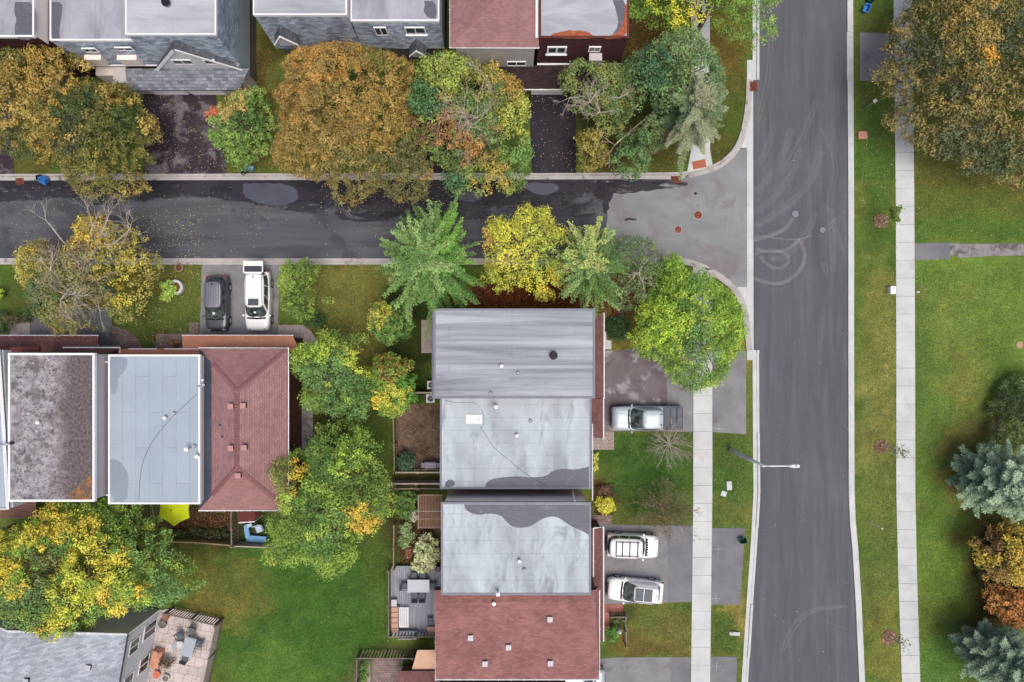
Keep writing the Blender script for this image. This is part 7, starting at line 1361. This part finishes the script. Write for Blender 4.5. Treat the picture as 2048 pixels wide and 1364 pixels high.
for i, (px, py, tx, ty, lab, n_, pc) in enumerate([(1762, 442, 1794, 428, 'young staked tree with green leaves in a mulch ring, the uppermost', 760, pal((128, 148, 66), (110, 134, 56))), (1762, 893, 1800, 900, 'young thin tree in a mulch ring halfway down the strip', 150, pal((140, 146, 104), (120, 130, 90))), (1778, 1275, 1806, 1288, 'young bare tree in a mulch ring near the bottom of the strip', 70, pal((100, 104, 74), (84, 90, 62)))]):
    x, y, _ = W(px, py); t = thing('young_tree', lab, 'tree', (x, y, 0), 'young trees on the grass strip'); m = MB(); pts = [(x + (.62 + random.uniform(-.07, .07)) * math.cos(a), y + (.62 + random.uniform(-.07, .07)) * math.sin(a)) for a in np.linspace(0, 6.28, 22)[:-1]]
    obj('mulch', m.prism(pts, .001, .05, False), M['mulch'], t); xt, yt_, _ = W(tx, ty, 3.); rr = random.Random(i + 5); b = MB(); obj('stem', MB().path([(x, y, 0), ((x + xt) / 2, (y + yt_) / 2, 1.7), (xt, yt_, 3.)], [.035, .025, .012], 6), M['bark_pale'], t)
    for k in range(9): a = rr.uniform(0, 6.28); f = rr.uniform(.7, 1.1); twigs(b, (x + (xt - x) * f, y + (yt_ - y) * f, 3 * f), (math.cos(a), math.sin(a), .5), .45, .012, 1, .6, 3, 0, rr)
    obj('branches', b, M['bark_pale'], t); obj('stake', MB().path([(x - .25, y - .2, 0), (x - .22, y - .2, 1.2)], .025, 5).path([(x + .28, y + .15, 0), (x + .25, y + .15, 1.2)], .025, 5), M['wood_pale'], t)
    rg = np.random.default_rng(i); v = np.array(b.v); P = v[rg.integers(0, len(v), n_)] + rg.normal(0, .09, (n_, 3)); U = unit(rg.normal(0, 1, (n_, 3))); nr = unit(rg.normal(0, .6, (n_, 3)) + [0, 0, 1]); leaves('crown', P, U, unit(np.cross(nr, U)), .18, .09, pc[rg.integers(0, 2, n_)] * rg.uniform(.8, 1.2, (n_, 1)), t)
# low russet ground cover below the yellow tree
def scatter(name, regions, leafs, cols, z, seed, kind='stuff', mat='leaf', up=.8):
    rg = np.random.default_rng(seed); Ps = []; Cs = []
    for poly, n, zz in regions:
        p = np.array(poly); lo, hi = p.min(0), p.max(0); q = rg.uniform(lo, hi, (int(n * 1.6) + 4, 2)); q = q[inpoly(q[:, 0], q[:, 1], poly)][:n]; w_ = np.array([W(a, b, zz) for a, b in q]); w_[:, 2] = zz + rg.random(len(w_)) * z; Ps.append(w_)
    P = np.concatenate(Ps); N = len(P); nr = unit(rg.normal(0, 1 - up, (N, 3)) + [0, 0, 1]); U = rg.normal(0, 1, (N, 3)); U = unit(U - nr * (U * nr).sum(1, keepdims=True)); Vv = np.cross(nr, U)
    o = leaves(name, P, U, Vv, leafs[0] * rg.uniform(.6, 1.4, N), leafs[1] * rg.uniform(.6, 1.4, N), cols[rg.integers(0, len(cols), N)] * rg.uniform(.75, 1.2, (N, 1)), None, mat); o['kind'] = kind; return o
scatter('ground_cover', [([(950, 570), (1215, 570), (1215, 617), (950, 617)], 9000, .05), ([(1225, 590), (1262, 590), (1262, 630), (1225, 630)], 900, .05)], (.16, .1), pal((132, 66, 38), (112, 58, 36), (150, 90, 44), (92, 56, 34)), .35, 80, up=.4)
scatter('bed_cover', [([(328, 1012), (470, 1012), (470, 1075), (345, 1070)], 3600, .05), ([(800, 1040), (884, 1060), (884, 1128), (800, 1128)], 1800, .03), ([(1190, 968), (1228, 968), (1228, 1030), (1190, 1030)], 700, .03)], (.14, .09), pal((104, 70, 44), (86, 60, 42), (126, 88, 50), (66, 50, 40)), .15, 81, up=.5)
PL = pal((206, 196, 150), (196, 176, 112), (184, 150, 84), (214, 208, 178))
scatter('fallen_leaves', [([(0, 365), (460, 365), (560, 420), (480, 515), (300, 515), (0, 480)], 260, .02), ([(270, 430), (400, 430), (400, 516), (290, 516)], 260, .02), ([(290, 190), (360, 190), (455, 345), (290, 345)], 300, .04), ([(640, 365), (900, 365), (900, 430), (640, 430)], 160, .03), ([(1062, 190), (1152, 190), (1152, 345), (1064, 345)], 120, .04),
     ([(290, 530), (402, 530), (402, 690), (260, 690)], 260, .03), ([(1722, 170), (1788, 170), (1788, 420), (1722, 420)], 130, .03), ([(1832, 270), (2048, 270), (2048, 480), (1832, 480)], 240, .03), ([(500, 365), (1200, 365), (1200, 510), (500, 510)], 90, .02), ([(1508, 300), (1705, 300), (1705, 1364), (1508, 1364)], 40, .012), ([(640, 530), (770, 530), (760, 700), (640, 700)], 90, .03), ([(480, 1100), (780, 1100), (700, 1364), (450, 1364)], 40, .03), ([(1250, 870), (1385, 870), (1385, 1045), (1200, 1045)], 60, .03)], (.07, .05), PL, .01, 82, up=.95)
scatter('fallen_leaves', [([(510, 80), (550, 110), (545, 345), (510, 345)], 900, .03), ([(1258, 30), (1330, 30), (1330, 120), (1258, 120)], 900, .03), ([(1425, 60), (1490, 60), (1490, 180), (1425, 180)], 500, .03), ([(305, 1225), (440, 1245), (415, 1364), (290, 1364)], 130, .13), ([(60, 300), (250, 300), (250, 348), (60, 348)], 400, .03), ([(1160, 250), (1440, 250), (1370, 345), (1160, 345)], 900, .03), ([(1960, 1040), (2048, 1040), (2048, 1260), (1960, 1260)], 500, .03)], (.11, .07), pal((126, 88, 42), (104, 70, 38), (150, 104, 50), (84, 62, 36)), .02, 83, up=.9)
scatter('straw', [([(1722, 540), (1790, 540), (1795, 1364), (1742, 1364)], 2600, .01), ([(1832, 540), (2000, 540), (1930, 1000), (1836, 1000)], 2200, .01), ([(1250, 1215), (1382, 1208), (1376, 1310), (1252, 1310)], 500, .01), ([(640, 535), (770, 535), (760, 700), (650, 700)], 700, .01), ([(1470, 870), (1492, 870), (1488, 1052), (1470, 1052)], 160, .01)], (.13, .03), pal((150, 150, 96), (138, 138, 84), (128, 124, 76)), .03, 88, up=.6)
# grass tufts: coarse blades that break up the lawns
def tufts(regions, seed, cols, size=(.12, .03)):
    return scatter('grass', regions, size, cols, .05, seed, up=.25)
tufts([([(1722, 0), (1790, 0), (1802, 1364), (1740, 1364)], 9000, .01), ([(1832, 250), (2048, 250), (2048, 480), (1832, 480)], 7000, .01), ([(1832, 525), (2048, 525), (1940, 1364), (1842, 1364)], 16000, .01)], 90, pal((110, 124, 62), (70, 108, 44), (142, 136, 84), (60, 96, 40)))
tufts([([(350, 1095), (780, 1000), (775, 1290), (700, 1364), (430, 1364)], 15000, .01), ([(1200, 868), (1386, 868), (1386, 1045), (1200, 1045)], 4500, .01), ([(1426, 870), (1492, 870), (1488, 1052), (1426, 1052)], 1800, .01)], 91, pal((50, 96, 36), (38, 82, 32), (72, 110, 48), (60, 100, 40)))
tufts([([(300, 530), (402, 530), (400, 640), (320, 690), (260, 640)], 3000, .01), ([(640, 530), (770, 530), (760, 780), (640, 700)], 3800, .01), ([(1252, 1208), (1382, 1206), (1376, 1310), (1252, 1310)], 2400, .01), ([(1422, 1212), (1478, 1212), (1472, 1308), (1422, 1308)], 1200, .01), ([(1426, 60), (1490, 60), (1490, 270), (1430, 320)], 3000, .01)], 92, pal((92, 106, 52), (70, 96, 42), (124, 116, 72), (56, 84, 38)))
for o in COL.objects:
    if '_o' in o: del o['_o']
